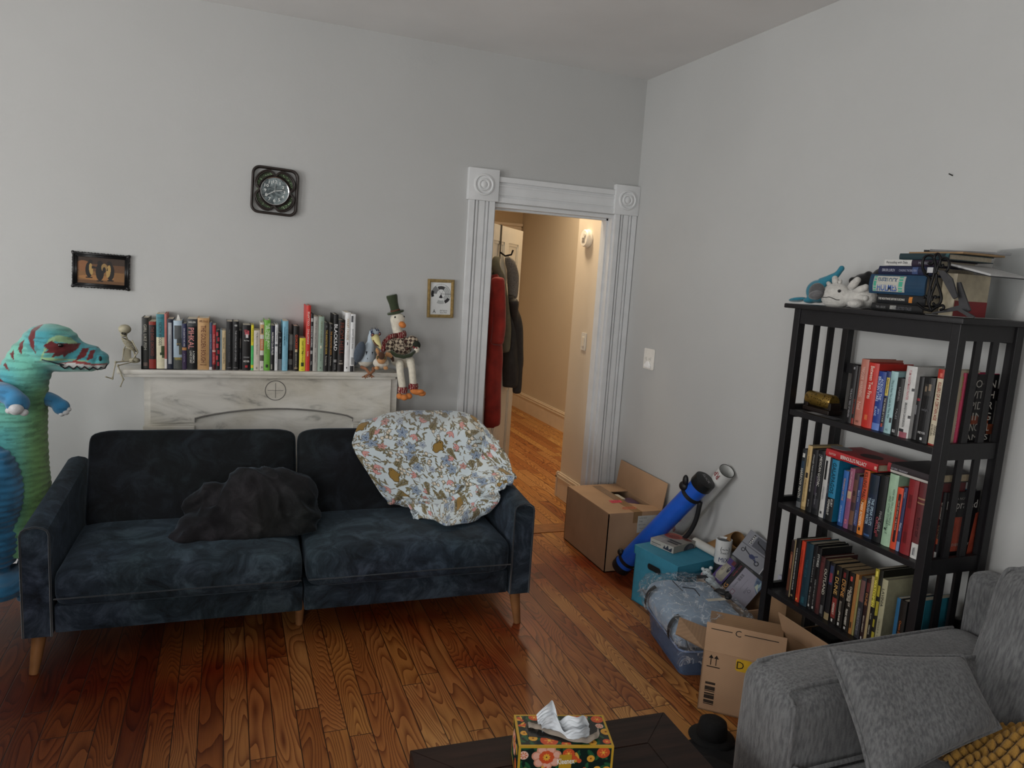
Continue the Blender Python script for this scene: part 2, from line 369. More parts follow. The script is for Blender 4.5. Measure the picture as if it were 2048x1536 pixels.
for i, (x0, x1) in enumerate(((1.286, DX0+.004), (DX1-.006, 2.4085))):
    b = MB(); b.box((x0, YB-.036, ZB0), (x1, YB, ZB1), bev=.003)
    M = Matrix.Translation(((x0+x1)/2, YB-.036, (ZB0+ZB1)/2)) @ Matrix.Rotation(R(90), 4, 'X')
    b.lathe([(.062, 0), (.06, .006), (.052, .008), (.046, .002), (.036, .002), (.033, .009), (.026, .009), (.022, .004), (.015, .009), (0, .012)], 32, M)
    struct('trim_%d' % (4+i), b, TRIM, smooth=35)
b = MB(); b.box((DX0-.02, YB, 0), (DX0, YB+.14, DZ)); b.box((DX1, YB, 0), (DX1+.02, YB+.14, DZ)); b.box((DX0-.02, YB, DZ), (DX1+.02, YB+.14, DZ+.02))
for x0, x1 in ((DX0, DX0+.012), (DX1-.012, DX1)): b.box((x0, YB+.05, 0), (x1, YB+.085, DZ))
b.box((DX0, YB+.05, DZ-.012), (DX1, YB+.085, DZ)); struct('trim_6', b, TRIM)
struct('trim_7', MB().box((DX0, YB-.005, 0), (DX1, YB+.145, .004)), mat('#8a5526', .4, .25, 20))
# ---- baseboards
def baseb(name, p, q, m, h=.2, ax=0, s=1):
    """profiled baseboard from p to q along the other axis; s = side it grows to"""
    b = MB()
    for z0, z1, t in ((0, h*.78, .02), (h*.78, h*.83, .026), (h*.83, h*.9, .017), (h*.9, h*.94, .022), (h*.94, h, .012)):
        if ax == 0: b.box((min(p[0], p[0]+s*t), p[1], z0), (max(p[0], p[0]+s*t), q[1], z1))
        else: b.box((p[0], min(p[1], p[1]+s*t), z0), (q[0], max(p[1], p[1]+s*t), z1))
    struct(name, b, m)
baseb('baseboard_back', (XL, YB), (-.44, YB), TRIM, .42, 1, -1)
baseb('baseboard_middle', (1.0, YB), (1.298, YB), TRIM, .2, 1, -1)
baseb('baseboard_right', (XR, YF), (XR, YB-.03), TRIM, .16, 0, -1)
# ---- hallway beyond the door
XS, YS, XH, YH = 2.372, 4.94, 3.402, 8.70
struct('wall_hall_stub', MB().box((XS, YB+.14, 0), (XS+.11, YS, ZC)), m_wall('#d8cbb8', 'stub_paint'))
struct('wall_hall_corner', MB().box((XS+.11, YS-.11, 0), (XH+.12, YS, ZC)), HALL)
struct('wall_hall_right', MB().box((XH, YS, 0), (XH+.12, YH+.12, ZC)), HALL)
struct('wall_hall_end', MB().box((1.0, YH, 0), (XH, YH+.12, ZC)), m_wall('#bfa98c', 'hall_end_paint'))
struct('wall_hall_left', MB().box((1.0, YB+.14, 0), (1.12, YH, ZC)), HALL)
baseb('baseboard_hall_right', (XH, YS), (XH, YH), HTRIM, .21, 0, -1)
baseb('baseboard_stub', (XS, YB+.145), (XS, YS+.026), HTRIM, .19, 0, -1)
baseb('baseboard_corner', (XS-.026, YS), (XH, YS), HTRIM, .19, 1, 1)
b = MB(); x0, x1, z1 = 2.36, 3.36, 2.16
for a, c in ((x0, x0+.11), (x1-.11, x1)): b.box((a, YH-.03, 0), (c, YH, z1)); b.box((a+.03, YH-.042, 0), (c-.03, YH, z1))
b.box((x0-.02, YH-.03, z1), (x1+.02, YH, z1+.07)); b.box((x0-.03, YH-.05, z1+.07), (x1+.03, YH, z1+.1)); struct('trim_8', b, HTRIM)
b = MB(); b.box((x0+.11, YH-.012, 0), (x1-.11, YH, z1)); b.box((x0+.2, YH-.02, 1.2), (x1-.2, YH, 2.0), bev=.005); b.box((x0+.2, YH-.02, .2), (x1-.2, YH, 1.05), bev=.005); struct('door_2', b, HTRIM)
# ---- the living-room door, swung open into the hall
ca, sa = .8, .6
def leaf(u, v, z): return Vector((DX0+.002+u*sa+v*ca, YB+.145+u*ca-v*sa, z))
ML = Matrix.Identity(4)
for i, c in enumerate(((sa, ca, 0), (ca, -sa, 0), (0, 0, 1), leaf(0, 0, 0))):
    for j in range(3): ML[j][i] = c[j]
dr = tag(empty('door_1'), kind='structure'); dr.matrix_basis = ML
b = MB(); b.box((0, -.02, .012), (.765, .012, 1.95))
for u0, u1, z0, z1 in ((0, .1, .012, 1.95), (.665, .765, .012, 1.95), (.1, .665, 1.85, 1.95), (.1, .665, .012, .22), (.1, .665, .85, 1.0), (.335, .43, .22, 1.85)): b.box((u0, .012, z0), (u1, .022, z1))
for u0, u1 in ((.1, .335), (.43, .665)):
    for z0, z1 in ((.22, .85), (1.0, 1.85)):
        for q in ((u0, z0, u1, z0+.018), (u0, z1-.018, u1, z1), (u0, z0, u0+.018, z1), (u1-.018, z0, u1, z1)): b.box((q[0], .012, q[1]), (q[2], .018, q[3]))
tag(b.build('door_leaf', mat('#e4dccd', .45, .04, 10), dr), kind='structure')
b = MB(); b.box((.7652, -.012, .86), (.767, .012, 1.0)); tag(b.build('latch_plate', mat('#b9ae9a', .3, .1, 40, .8), dr), 'brass latch plate in the door edge')
b = MB(); M = Matrix.Translation((.70, .022, .95)) @ Matrix.Rotation(R(-90), 4, 'X'); b.lathe([(.026, 0), (.026, .005), (.01, .006), (.009, .03), (.026, .04), (.03, .055), (.02, .066), (0, .068)], 20, M)
b.build('door_handle', mat('#3a322a', .35, .1, 40, .6), dr, smooth=40)
# ---- switches and alarm
def switchplate(name, label, M, n, w, h, tape=False, rocker=False):
    t = thing(name, label, 'light switch'); t.matrix_basis = M
    MB().prism(rrect(w, h, .006), .006, Matrix.Identity(4), bev=.0015).build('cover_plate', mat('#e2e0da', .35, .04, 30), t, smooth=35)
    for i in range(n):
        x = (i-(n-1)/2)*.046
        if rocker: MB().box((x-.016, -.033, .006), (x+.016, .033, .011), bev=.002).build('rocker', mat('#e9e2d2', .3, .03, 30), t)
        else: MB().box((x-.005, -.012, .006), (x+.005, .012, .008)).box((x-.004, -.003, .006), (x+.004, .010, .02), bev=.0015).build('toggle', mat('#d8d6d0', .3, .03, 30), t)
    if tape:
        b = MB(); b.prism([(-.033, -.05), (.033, -.053), (.036, -.035), (.024, -.026), (.018, -.014), (.004, -.012), (-.01, -.016), (-.018, -.028), (-.032, -.032)], .012, Matrix.Translation((0, 0, .006)), bev=.003); b.build('torn_label', mat('#f1f2f2', .6, .03, 40), t)
    return t
p = at(1299, 718, 0, XR-.001); switchplate('light_switch', 'white double toggle switch plate on the grey wall beside the door casing', frame(p, (0, -1, 0), (0, 0, 1)), 2, .118, .125, True)
p = at(1168, 683, 0, XS-.001); switchplate('light_switch', 'cream single rocker switch on the hallway wall below the round alarm', frame(p, (0, -1, 0), (0, 0, 1)), 1, .075, .125, rocker=True)
p = at(1178, 477, 0, XS-.001); t = thing('smoke_alarm', 'round white alarm mounted high on the hallway wall inside the doorway', 'alarm'); t.matrix_basis = frame(p, (0, -1, 0), (0, 0, 1))
MB().lathe([(0, 0), (.062, 0), (.064, .012), (.06, .014), (.06, .034), (.054, .042), (0, .044)], 32).build('alarm_body', mat('#efe9de', .4, .03, 30), t, smooth=35)
b = MB()
for a in range(6): b.box((-.02, -.03+a*.006, .0435), (.02, -.028+a*.006, .0452))
b.build('speaker_slots', mat('#77706a', .6), t); MB().lathe([(0, .05), (.012, .049), (.013, .043)], 16, Matrix.Translation((.02, .02, 0))).build('test_button', mat('#d9d2c6', .4), t, smooth=35)
p = at(1905, 351, 0, XR-.001); tag(MB().tube([p, p+Vector((-.018, 0, .004))], .0022, 8).build('wall_nail', mat('#3a3836', .5, metal=.6)), 'small dark nail sticking out of the bare grey wall', 'nail')  # plain nail in the bare wall, no picture hangs on it
# ================================================================= marble mantel
def m_marble():
    mt, nt, b = nodes('marble'); L = nt.links.new; tc = N(nt, 'ShaderNodeTexCoord'); mp = N(nt, 'ShaderNodeMapping'); mp.inputs['Rotation'].default_value = (0, R(35), 0); mp.inputs['Scale'].default_value = (2.2, 6, 7)
    L(tc.outputs['Object'], mp.inputs[0]); n1 = N(nt, 'ShaderNodeTexNoise', Scale=1.6, Detail=9.0, Roughness=.62, Distortion=1.4); L(mp.outputs[0], n1.inputs['Vector'])
    rp = N(nt, 'ShaderNodeValToRGB'); e = rp.color_ramp.elements; e[0].position = .3; e[0].color = (*lin('#8f8e8a'), 1); e[1].position = .56; e[1].color = (*lin('#d8d6cf'), 1)
    q = e.new(.42); q.color = (*lin('#cbc9c2'), 1); L(n1.outputs['Fac'], rp.inputs['Fac'])
    n2 = N(nt, 'ShaderNodeTexNoise', Scale=3.5, Detail=4.0); L(tc.outputs['Object'], n2.inputs['Vector']); mx = N(nt, 'ShaderNodeMix', data_type='RGBA', blend_type='MULTIPLY'); mx.inputs['Factor'].default_value = .35
    r2 = N(nt, 'ShaderNodeValToRGB'); r2.color_ramp.elements[0].position = .35; r2.color_ramp.elements[0].color = (*lin('#c9bd9f'), 1); r2.color_ramp.elements[1].position = .55; r2.color_ramp.elements[1].color = (1, 1, 1, 1); L(n2.outputs['Fac'], r2.inputs['Fac'])
    L(rp.outputs['Color'], mx.inputs['A']); L(r2.outputs['Color'], mx.inputs['B']); L(mx.outputs['Result'], b.inputs['Base Color']); b.inputs['Roughness'].default_value = .35; return mt
MARB, MLINE = m_marble(), mat('#6f6d69', .6)
mt_ = thing('fireplace_mantel', 'white veined marble fireplace mantel with arched panel against the grey wall', 'mantel')
MX0, MX1, MZ, MY = -.50, .893, 1.066, 4.02
b = MB(); b.box((MX0, MY, MZ-.024), (MX1, YB-.002, MZ), bev=.006); b.box((MX0+.012, MY+.012, MZ-.04), (MX1-.012, YB-.002, MZ-.022), bev=.004); b.build('shelf_slab', MARB, mt_, smooth=40)
MF = Matrix(((1, 0, 0, 0), (0, 0, 1, 4.062), (0, 1, 0, 0), (0, 0, 0, 1)))  # local (x, y, z) -> world (x, 4.062+z, y)
arch = [(-.355, MZ-.042), (-.355, .788), (-.15, .788), (-.15, .812)]
for i in range(1, 24): u = i/24; arch.append((-.15+u*.806, .812+.05*math.sin(math.pi*u)**.8))
arch += [(.656, .806), (.656, .783), (.862, .783), (.862, MZ-.042)]
b = MB(); b.prism(arch, .0135, MF); b.build('front_panel', MARB, mt_)
b = MB(); b.prism([(-.36, 0), (-.36, .95), (.87, .95), (.87, 0)], .02, MF @ Matrix.Translation((0, 0, .014))); b.build('inner_panel', MARB, mt_)
for q in ((-.385, 4.078, -.355, YB-.002, MZ-.042), (.862, 4.078, .9, YB-.002, MZ-.042)): MB().box((q[0], q[1], 0), q[2:]).build('side_return', MARB, mt_)
for q in ((-.39, 4.05, -.15, 4.088, .772), (.656, 4.05, .89, 4.088, .767)): MB().box((q[0], q[1], 0), q[2:], bev=.003).build('pilaster', MARB, mt_)
b = MB(); b.tube([(x, 4.060, z-.003) for x, z in arch[3:28]], .0045, 8); b.box((-.1505, 4.0612, .79), (-.147, 4.066, .812)).box((.654, 4.0612, .785), (.657, 4.066, .806)); b.build('arch_groove', MLINE, mt_)
c = at(551, 781, 1, 4.0615); b = MB(); b.tube([c+Vector((.052*math.cos(a/40*2*math.pi), 0, .052*math.sin(a/40*2*math.pi))) for a in range(40)], .0022, 6, close=True)
b.box(c+Vector((-.04, -.0008, -.0012)), c+Vector((.04, .001, .0012))); b.box(c+Vector((-.0012, -.0008, -.04)), c+Vector((.0012, .001, .04)))
for dx, dz in ((1, 0), (-1, 0), (0, 1), (0, -1)):
    b.quad([c+Vector((dx*.04+dz*.004, -.001, dz*.04+dx*.004)), c+Vector((dx*.04-dz*.004, -.001, dz*.04-dx*.004)), c+Vector((dx*.03, -.001, dz*.03))]) if 0 else None
b.build('incised_cross', MLINE, mt_)
# ================================================================= books
def book(w, h, d, col, label, group, M, bands=(), texts=(), pages='#d9d0bd', hard=True, rough=.45, round_=.12, side=None):
    """spine faces local -y, x = thickness, z = height; a cover with page block and lettering"""
    cols = [mat(col, rough, .1, 40)]; idx = {}
    def mi(c):
        if c not in idx: idx[c] = len(cols); cols.append(mat(c, rough, .1, 60))
        return idx[c]
    b = MB(); t = .0028 if hard else .0012; bul = min(w*round_, .006); n = 6
    prof = [(w*(i/n), -bul*(1-(2*i/n-1)**2)) for i in range(n+1)]
    outer = [(0, d)]+[(x, y) for x, y in prof]+[(w, d), (w-t, d), (w-t, t), (t, t), (t, d)]
    b.prism(outer, h, Matrix.Identity(4))
    def band(z0, z1, c, x0=0, x1=1):
        m = mi(c)
        xs = [x0+(x1-x0)*i/6 for i in range(7)]
        for a, e in zip(xs, xs[1:]):
            q = [(u*w, -bul*(1-(2*u-1)**2)-.0006, z*h) for u, z in ((a, z0), (e, z0), (e, z1), (a, z1))]; b.quad(q, m)
    for q in bands: band(*q)
    bk = tag(b.build('book', cols, None, M, recalc=False), label, 'book', group)
    i = .004 if hard else .0006
    MB().box((t, t, i), (w-t, d-i, h-i)).build('page_block', mat(pages, .85, .12, 160), bk)
    for q in texts:
        s, zc, ln, sz, c = q[:5]; mode = q[5] if len(q) > 5 else 'v'; xc = q[6] if len(q) > 6 else .5
        y = -bul*(1-(2*xc-1)**2)-.0011
        if mode == 'v': X, Y = (0, 0, -1), (1, 0, 0); ww, hh = ln*h, sz*w
        elif mode == 'u': X, Y = (0, 0, 1), (-1, 0, 0); ww, hh = ln*h, sz*w
        else: X, Y = (1, 0, 0), (0, 0, 1); ww, hh = sz*w, ln*h
        text('spine_title', s, ww, hh, mat(c, .5, .05, 60), bk, frame((xc*w, y, zc*h), X, Y), bold=.006)
    return bk
W, K, G_, Y_, R_ = '#e8e6e0', '#17171a', '#c9a24a', '#e6cf3a', '#b3202a'
GM = 'books standing in a row on the mantel'
PM = ' on the marble mantel'
# pixel left, right, top at the spine; depth; colour; label; bands; lettering
MB_ = [
 (284, 298, 636, .15, '#2a2c2a', 'dark grey thriller in the metal bookend at the left end of the row', [(.05, .12, '#6b5b55', .2, .8)], [('GIRL LIKE FISH', .62, .5, .42, '#a9a69a')]),
 (298, 312, 644, .14, '#1d1618', 'black and red paperback second from the skeleton', [(.93, 1, '#8a2f24'), (0, .2, '#8a2a20')], [('THE DARK ORCHARD', .58, .62, .5, '#7a3a30')]),
 (313, 329, 629, .15, '#e2ddc0', 'tall teal and cream hardcover with dark pine trees on its spine', [(.58, 1, '#3f7f8a'), (.25, .3, '#3a4a34', .45, 1), (.3, .42, '#4b5a3e', .6, 1), (.2, .25, '#5a6a4a', .7, 1)], [('NORTH WOODS', .64, .42, .4, '#1d2b33'), ('DANIEL MASON', .93, .05, .7, '#20363c', 'h')]),
 (329, 334, 628, .15, '#b56a63', 'very thin dusty pink book with white foot beside the tall teal one', [(0, .18, '#e4e2dd')], []),
 (334.5, 346.5, 639, .14, '#1c2436', 'navy hardcover with a long white spine panel', [(.1, .93, '#a9adb3', .2, .75)], [('AN IMMENSE WORLD', .5, .74, .2, '#7f868f', 'v', .47)]),
 (347, 364, 642, .15, '#a9bccb', 'pale blue book with a grey boulder and yellow words', [(.62, .9, '#4d5255', .1, .95), (.48, .64, '#3f4446', .4, .98), (.3, .5, '#5c5f55', .65, 1), (0, .24, '#4f5350'), (.18, .24, '#7a7a52', .2, 1)], [('EAT UP', .52, .06, .5, '#c7a95a', 'h', .6), ('PLEASE', .22, .05, .7, '#d1b65e', 'h')]),
 (364, 373, 647, .13, '#23264a', 'narrow navy and purple paperback right of the boulder book', [(.0, .4, '#3a2a4d'), (.42, .48, '#c28a52')], [('ON EARTH WE ARE', .7, .4, .4, '#c5c3d0'), ('A NOVEL', .25, .25, .3, '#8e8aa4')]),
 (374, 394, 638, .15, '#141517', 'thick black paperback with big slanted pink lettering', [(.86, 1, '#3a3c3f')], [('PIHKAL', .62, .42, .55, '#d58a86', 'v', .42), ('A CHEMICAL', .25, .25, .2, W, 'v', .66), ('LOVE STORY', .25, .25, .2, W, 'v', .38), ('SHULGIN', .94, .05, .7, W, 'h')]),
 (395, 418, 636, .15, '#c29a6a', 'thick tan hardcover with dark red title lettering', [(.92, .925, '#7a4f33', .1, .9), (.16, .85, '#b98f5f', .25, .75)], [('THE GOLDEN BOUGH', .5, .72, .62, '#5d2b1f'), ('JAMES FRAZER', .94, .08, .8, '#7a4f33', 'h'), ('ABRIDGED', .1, .03, .6, '#7a4f33', 'h')]),
 (418.5, 424, 645, .13, '#44506a', 'thin slate blue book between the thick tan hardcover and a red one', [(0, .06, '#d9d9dc')], [('WINTER TALES', .6, .5, .5, '#8c96ad')]),
 (424.5, 431, 650, .13, '#a8222a', 'thin bright red paperback right of the slate blue one', [(.0, .12, '#4a1216'), (.4, .44, '#d9b0a6')], [('THE RED ARCHIVE', .6, .5, .4, '#e0a79b'), ('A NOVEL', .25, .2, .4, '#e0a79b')]),
 (431.5, 439, 660, .12, '#181215', 'short black paperback patterned with red flowers', [(.85, .95, '#b02c38', .1, .6), (.72, .82, '#a8303c', .4, .95), (.55, .66, '#bb3a45', .1, .7), (.4, .5, '#a32733', .4, 1), (.25, .36, '#b83440', .05, .6), (.1, .2, '#ad2d3a', .4, .9)], []),
 (439.5, 443.5, 660, .12, '#a9c0cf', 'very thin light blue booklet between flowered and cream books', [], []),
 (444, 451, 661, .12, '#cdb78f', 'narrow cream paperback with black lettering left of the black pair', [], [('Daniel Deronda', .68, .28, .5, K), ('George Eliot', .3, .28, .5, K)]),
 (452, 464.5, 643, .15, '#131315', 'left of the two matching black hardcovers', [], [('THE EDUCATION OF A WANDERER', .5, .7, .2, '#6f6f72'), ('PRESS', .05, .02, .6, '#8f8f92', 'h')]),
 (465, 477, 643, .15, '#121214', 'right of the two matching black hardcovers', [], [('THE LONG ROAD OF OTHERS', .5, .64, .28, '#a5a5a8'), ('PRESS', .05, .02, .6, '#9a9a9c', 'h'), ('*', .92, .05, .5, '#d9d9d9', 'h')]),
 (477.5, 483, 661, .12, '#26282b', 'small dark grey paperback in the gap right of the black pair', [(.55, .8, '#6b6460', .2, .8)], [('NIGHTS', .35, .3, .4, '#85858a')]),
 (484, 501, 650, .15, '#141214', 'thick black novel with a red and white flower on its spine', [(.78, .88, '#b9505a', .3, .8), (.72, .8, '#d8d2d2', .4, .7), (.84, .9, '#7f2631', .2, .6), (.06, .11, '#b22c34', .35, .65)], [('New Moon', .66, .06, .6, '#d5d5d5', 'h'), ('STEPHENIE', .29, .03, .7, '#a9a9ab', 'h'), ('MEYER', .2, .04, .7, W, 'h')]),
 (501.5, 506.5, 650, .13, '#e0d42e', 'thin yellow and green paperback', [(.12, .55, '#4fc26b'), (0, .05, '#4fc26b')], [('THE LITTLE GUIDE', .78, .36, .4, '#5b5b20')]),
 (507, 519, 661, .13, '#cfc7bb', 'short cream classic with small black oval at the foot', [], [('The Mysterious Flame of Love', .68, .55, .28, '#35322f'), ('0', .06, .05, .25, '#3a3a3a', 'h')]),
 (519.5, 527, 645, .14, '#d3cfc6', 'narrow white and tan book with orange block', [(.75, .96, '#c8a36f'), (.42, .66, '#c07a4d'), (.2, .32, '#5a5147'), (.77, .88, '#4b443f', .25, .75)], [('JH', .06, .06, .5, '#35322f', 'h'), ('THE BOOK', .55, .2, .4, '#e2d5c6')]),
 (527.5, 539.5, 640, .15, '#6aa83e', 'lime green novel with white two line title', [(.06, .12, '#20351a', .3, .7)], [('THE THREE-BODY', .68, .52, .36, '#e2f0d2', 'v', .72), ('PROBLEM', .74, .36, .36, '#e2f0d2', 'v', .34), ('CIXIN LIU', .42, .2, .2, '#2f5a1e', 'v', .3)]),
 (540, 548.5, 651, .14, '#1a1d33', 'narrow navy paperback right of the lime green novel', [(0, .38, '#16161a'), (.03, .14, '#8f8d80', .2, .5)], [('HUMAN CLUB FILES', .6, .5, .4, W)]),
 (549, 555, 649, .14, '#d8dadb', 'thin white paperback left of a dark recessed book', [(.53, .58, '#555a60', .1, .9)], [('CONTINUAL', .78, .32, .5, '#55585c'), ('letters from the edge', .28, .4, .35, '#7c8085')]),
 (555.5, 563, 666, .13, '#17171a', 'short black and grey book half hidden beside the sky blue one', [(0, .3, '#8b8c8e')], [('THE CAVE', .6, .3, .4, '#9a9a9a'), ('no', .88, .05, .5, '#b7b7b7', 'h')]),
 (564, 575, 642, .15, '#7db3c9', 'sky blue book with dark cover edge', [], [('TARRARE MEMORIES', .7, .38, .28, '#26566b', 'v', .35), ('The Butcher Boy of', .72, .36, .22, '#2d5d72', 'v', .7), ('a novel', .15, .2, .2, '#b6d6e2')]),
 (576, 584, 669, .12, '#8e8d8a', 'recessed grey book with black middle band', [(.3, .55, '#3a2a28'), (.0, .14, '#4a4a4c'), (.72, 1, '#a5a4a0')], [('XIX', .43, .06, .6, '#a58a7a', 'h')]),
 (585, 597, 652, .14, '#15110f', 'black book with orange red title beside the short yellow one', [(.04, .08, '#7d6a52', .2, .8), (.42, .48, '#c7b58f', .3, .7)], [('QUACKERY', .64, .34, .5, '#d0502f'), ('A BRIEF HISTORY OF THE WORST', .22, .36, .3, '#bfb8a6')]),
 (598, 610, 676, .13, '#dcd23c', 'short bright yellow book left of the tall red one', [(.14, .26, '#2d3a1c', .3, .75)], [('DIARY OF THE', .72, .4, .3, '#3d3a16'), ('Thumb People', .45, .35, .28, '#3d3a16'), ('lingo', .05, .03, .5, '#55511f', 'h')]),
 (610.5, 619, 611, .16, '#c8362f', 'tallest book, red with white lettering', [], [('AWAITING - COLLAPSE', .66, .5, .45, '#f0d9cf', 'u'), ('PAUL', .27, .2, .3, '#f0d9cf', 'u')]),
 (619.5, 624.5, 627, .14, '#1d1d20', 'thin black and white patterned book right of the tall red one', [(.86, .92, '#a9a9a9', .1, .9), (.3, .36, '#9d9d9d', .1, .9)], [('SHADOW WORKS', .6, .5, .6, '#d5d5d5'), ('VOL', .14, .1, .5, '#d5d5d5')]),
 (625, 634.5, 633, .15, '#a9a6a0', 'light grey hardcover with thin grey title left of the sage one', [], [('THE SCIENTIFIC ATTITUDE', .68, .5, .3, '#55524e'), ('A HISTORY', .25, .25, .25, '#66625e')]),
 (635, 646, 633, .15, '#8fa395', 'sage green hardcover with a small crescent moon', [(.42, .47, '#d6d3b8', .35, .65)], [('THE BOOK OF QUIET SKIES', .72, .4, .3, '#6a6a3a'), ('JOANNA', .25, .2, .25, '#3d4a42'), ('8', .06, .03, .2, '#3d4a42', 'h')]),
 (646.5, 656, 645, .14, '#151414', 'left of two black annotated volumes with gold lettering', [(.9, .94, '#565659', .35, .65)], [('THE ANNOTATED BOOK', .6, .5, .4, '#c2a24a'), ('The Ancient One', .22, .2, .3, '#bdbab0')]),
 (656.5, 664.5, 648, .14, '#141313', 'right of two black annotated volumes with gold lettering', [(.9, .94, '#4c4c50', .35, .65)], [('THE ANNOTATED GODS', .6, .5, .4, '#c08a3f'), ('The Fading Sun', .22, .2, .3, '#bdbab0')]),
 (665, 674, 629, .16, '#101113', 'tall black comic album with white block letters', [(.16, .21, '#8b8b8b', .2, .8)], [('BLACKSAD', .6, .68, .7, '#e8e8e8'), ('COLLECTED', .08, .1, .5, '#9b9b9b')]),
 (674.5, 687.5, 640, .15, '#191413', 'thick black graphic novel with large dark rust letters', [(.14, .17, '#8a8378', .2, .8), (.2, .215, '#8a8378', .3, .7)], [('FROM HELL', .64, .62, .62, '#6b3327')]),
 (688, 698, 625, .16, '#e3e4e4', 'tall white hardcover with small black bird', [(.45, .5, '#3a3a3c', .45, .6), (.05, .08, '#3a3a3c', .4, .6)], [('VIOLET CRUSOE', .72, .36, .4, '#a98a5c')]),
 (698.5, 708, 628, .16, '#d9dbdc', 'tall white and black illustrated book at the right end beside the heron', [(0, .1, '#2a2a2d', .1, .9), (.86, .97, '#44464a', .1, .5), (.12, .25, '#8f9193', .3, .9)], [('GIANT DAYS', .62, .25, .35, '#6a6a6e'), ('Brown', .44, .08, .3, '#3a3a3c')]),
]
SY = 4.045
prev = -9
for i, (l, r, tp, d, c, lab, bands, tx) in enumerate(MB_):
    rec = {16: .03, 24: .02, 26: .05, 12: .01}.get(i, 0)
    bp = 732+(l-284)/424*5.5
    x0 = max(at(l, bp, 1, SY+rec).x, prev+.0006); x1 = at(r, bp, 1, SY+rec).x; prev = x1
    zt = at((l+r)/2, tp, 1, SY+rec).z
    words = lab.split()
    book(x1-x0, zt-MZ-.001, min(d, YB-.006-SY-rec), c, lab, GM, Matrix.Translation((x0, SY+rec, MZ+.0008+(.0022 if i < 6 else 0))), bands, tx, hard=(i % 3 != 1))
bx0 = at(284, 732, 1, SY).x
b = MB(); b.box((bx0-.0026, SY-.012, MZ+.0004), (bx0-.0006, SY+.13, MZ+.115), bev=.0006); b.box((bx0-.0026, SY-.012, MZ+.0004), (bx0+.2, SY+.13, MZ+.0018))
b.prism([(0, .1), (.0, .17), (.006, .172), (.03, .11)], .002, Matrix(((0, 0, 1, bx0-.0026), (1, 0, 0, SY+.02), (0, 1, 0, MZ), (0, 0, 0, 1))))
tag(b.build('bookend', mat('#15151a', .4, .1, 40, .5)), 'black metal bookend holding the left end of the mantel books', 'bookend')
tag(MB().quad([(.0, 0, 0), (.02, .004, .002), (.012, .003, .03), (.008, .002, .034)]).build('paper_bookmark', mat('#e4e3de', .7), None, Matrix.Translation(at(352, 642, 1, SY+.02))), 'white paper bookmark sticking up from the boulder book', 'bookmark')
# ================================================================= wall clock
c0 = at(549, 383, 1, YB-.002); t = thing('wall_clock', 'square retro wall clock with brown lobed frame and green mosaic on the wall', 'clock'); t.matrix_basis = frame(c0, (1, 0, -.012), (0, 0, 1)) @ Matrix.Rotation(R(-1.5), 4, 'Z')
DK = mat('#2b2421', .35, .15, 30)
hw, hh = .112, .116
b = MB(); b.tube([(x, y, .02) for x, y in rrect(2*hw, 2*hh, .035, 6)], .0065, 8, close=True); b.tube([(x, y, .008) for x, y in rrect(2*hw-.006, 2*hh-.006, .035, 6)], .005, 8, close=True); b.build('outer_frame', DK, t, smooth=True)
b = MB()
for rr, zz, wd in ((1, .028, .0045), (.93, .03, .0035)):
    q = []
    for i in range(96):
        a = i/96*2*math.pi; la = .095+.016*abs(math.sin(2*a))**.8-.018*(abs(math.cos(2*a))**14)
        q.append((la*rr*math.cos(a), la*rr*math.sin(a)*1.03, zz))
    b.tube(q, wd, 8, close=True)
b.build('lobed_ring', DK, t, smooth=True)
MB().prism([((.095+.016*abs(math.sin(2*a))**.8-.018*(abs(math.cos(2*a))**14))*math.cos(a), (.095+.016*abs(math.sin(2*a))**.8-.018*(abs(math.cos(2*a))**14))*math.sin(a)*1.03) for a in [i/96*2*math.pi for i in range(96)]], .012, Matrix.Translation((0, 0, .004))).build('back_shell', mat('#3a4730', .5, .3, 90), t)
b = MB()
for a in range(170):
    an = random.random()*2*math.pi; rr = random.uniform(.083, .085+.016*abs(math.sin(2*an)))
    b.ell((rr*math.cos(an), rr*math.sin(an), .0165), (random.uniform(.002, .0045), random.uniform(.0015, .003), .0015), Matrix.Rotation(an, 3, 'Z'), m=random.randrange(3), u=6, v=4)
b.build('mosaic_chips', [mat('#a9c3a0', .3), mat('#8aa681', .3), mat('#5d774f', .3)], t, smooth=True)
b = MB(); b.lathe([(.07, .012), (.083, .018), (.083, .026), (.078, .03), (.074, .024)], 48); b.build('inner_ring', DK, t, smooth=50)
MB().lathe([(.069, .02), (.0735, .03), (.0715, .034), (.068, .032), (.067, .024)], 48).build('bezel', mat('#d8dadc', .15, .05, 20, .95), t, smooth=50)
def m_dial():
    mt, nt, bs = nodes('dial'); tc = N(nt, 'ShaderNodeTexCoord'); n = N(nt, 'ShaderNodeTexNoise', Scale=26.0, Detail=6.0, Distortion=1.2); nt.links.new(tc.outputs['Object'], n.inputs['Vector'])
    rp = N(nt, 'ShaderNodeValToRGB'); rp.color_ramp.elements[0].position = .38; rp.color_ramp.elements[0].color = (*lin('#3c4548'), 1); rp.color_ramp.elements[1].position = .62; rp.color_ramp.elements[1].color = (*lin('#7d898b'), 1)
    nt.links.new(n.outputs['Fac'], rp.inputs['Fac']); nt.links.new(rp.outputs['Color'], bs.inputs['Base Color']); bs.inputs['Roughness'].default_value = .25; return mt
MB().lathe([(0, .026), (.0685, .026), (.0685, .02)], 48).build('dial', m_dial(), t)
WN = mat('#d9dcda', .4, .03)
for i in range(1, 13):
    a = R(90-30*i); text('numeral', str(i), .022, .0155, WN, t, Matrix.Translation((.048*math.cos(a), .048*math.sin(a), .0266)), bold=.01)
b = MB()
for i in range(12): a = R(30*i); b.ell((.061*math.cos(a), .061*math.sin(a), .0265), .0013, u=6, v=4)
b.build('minute_dots', WN, t)
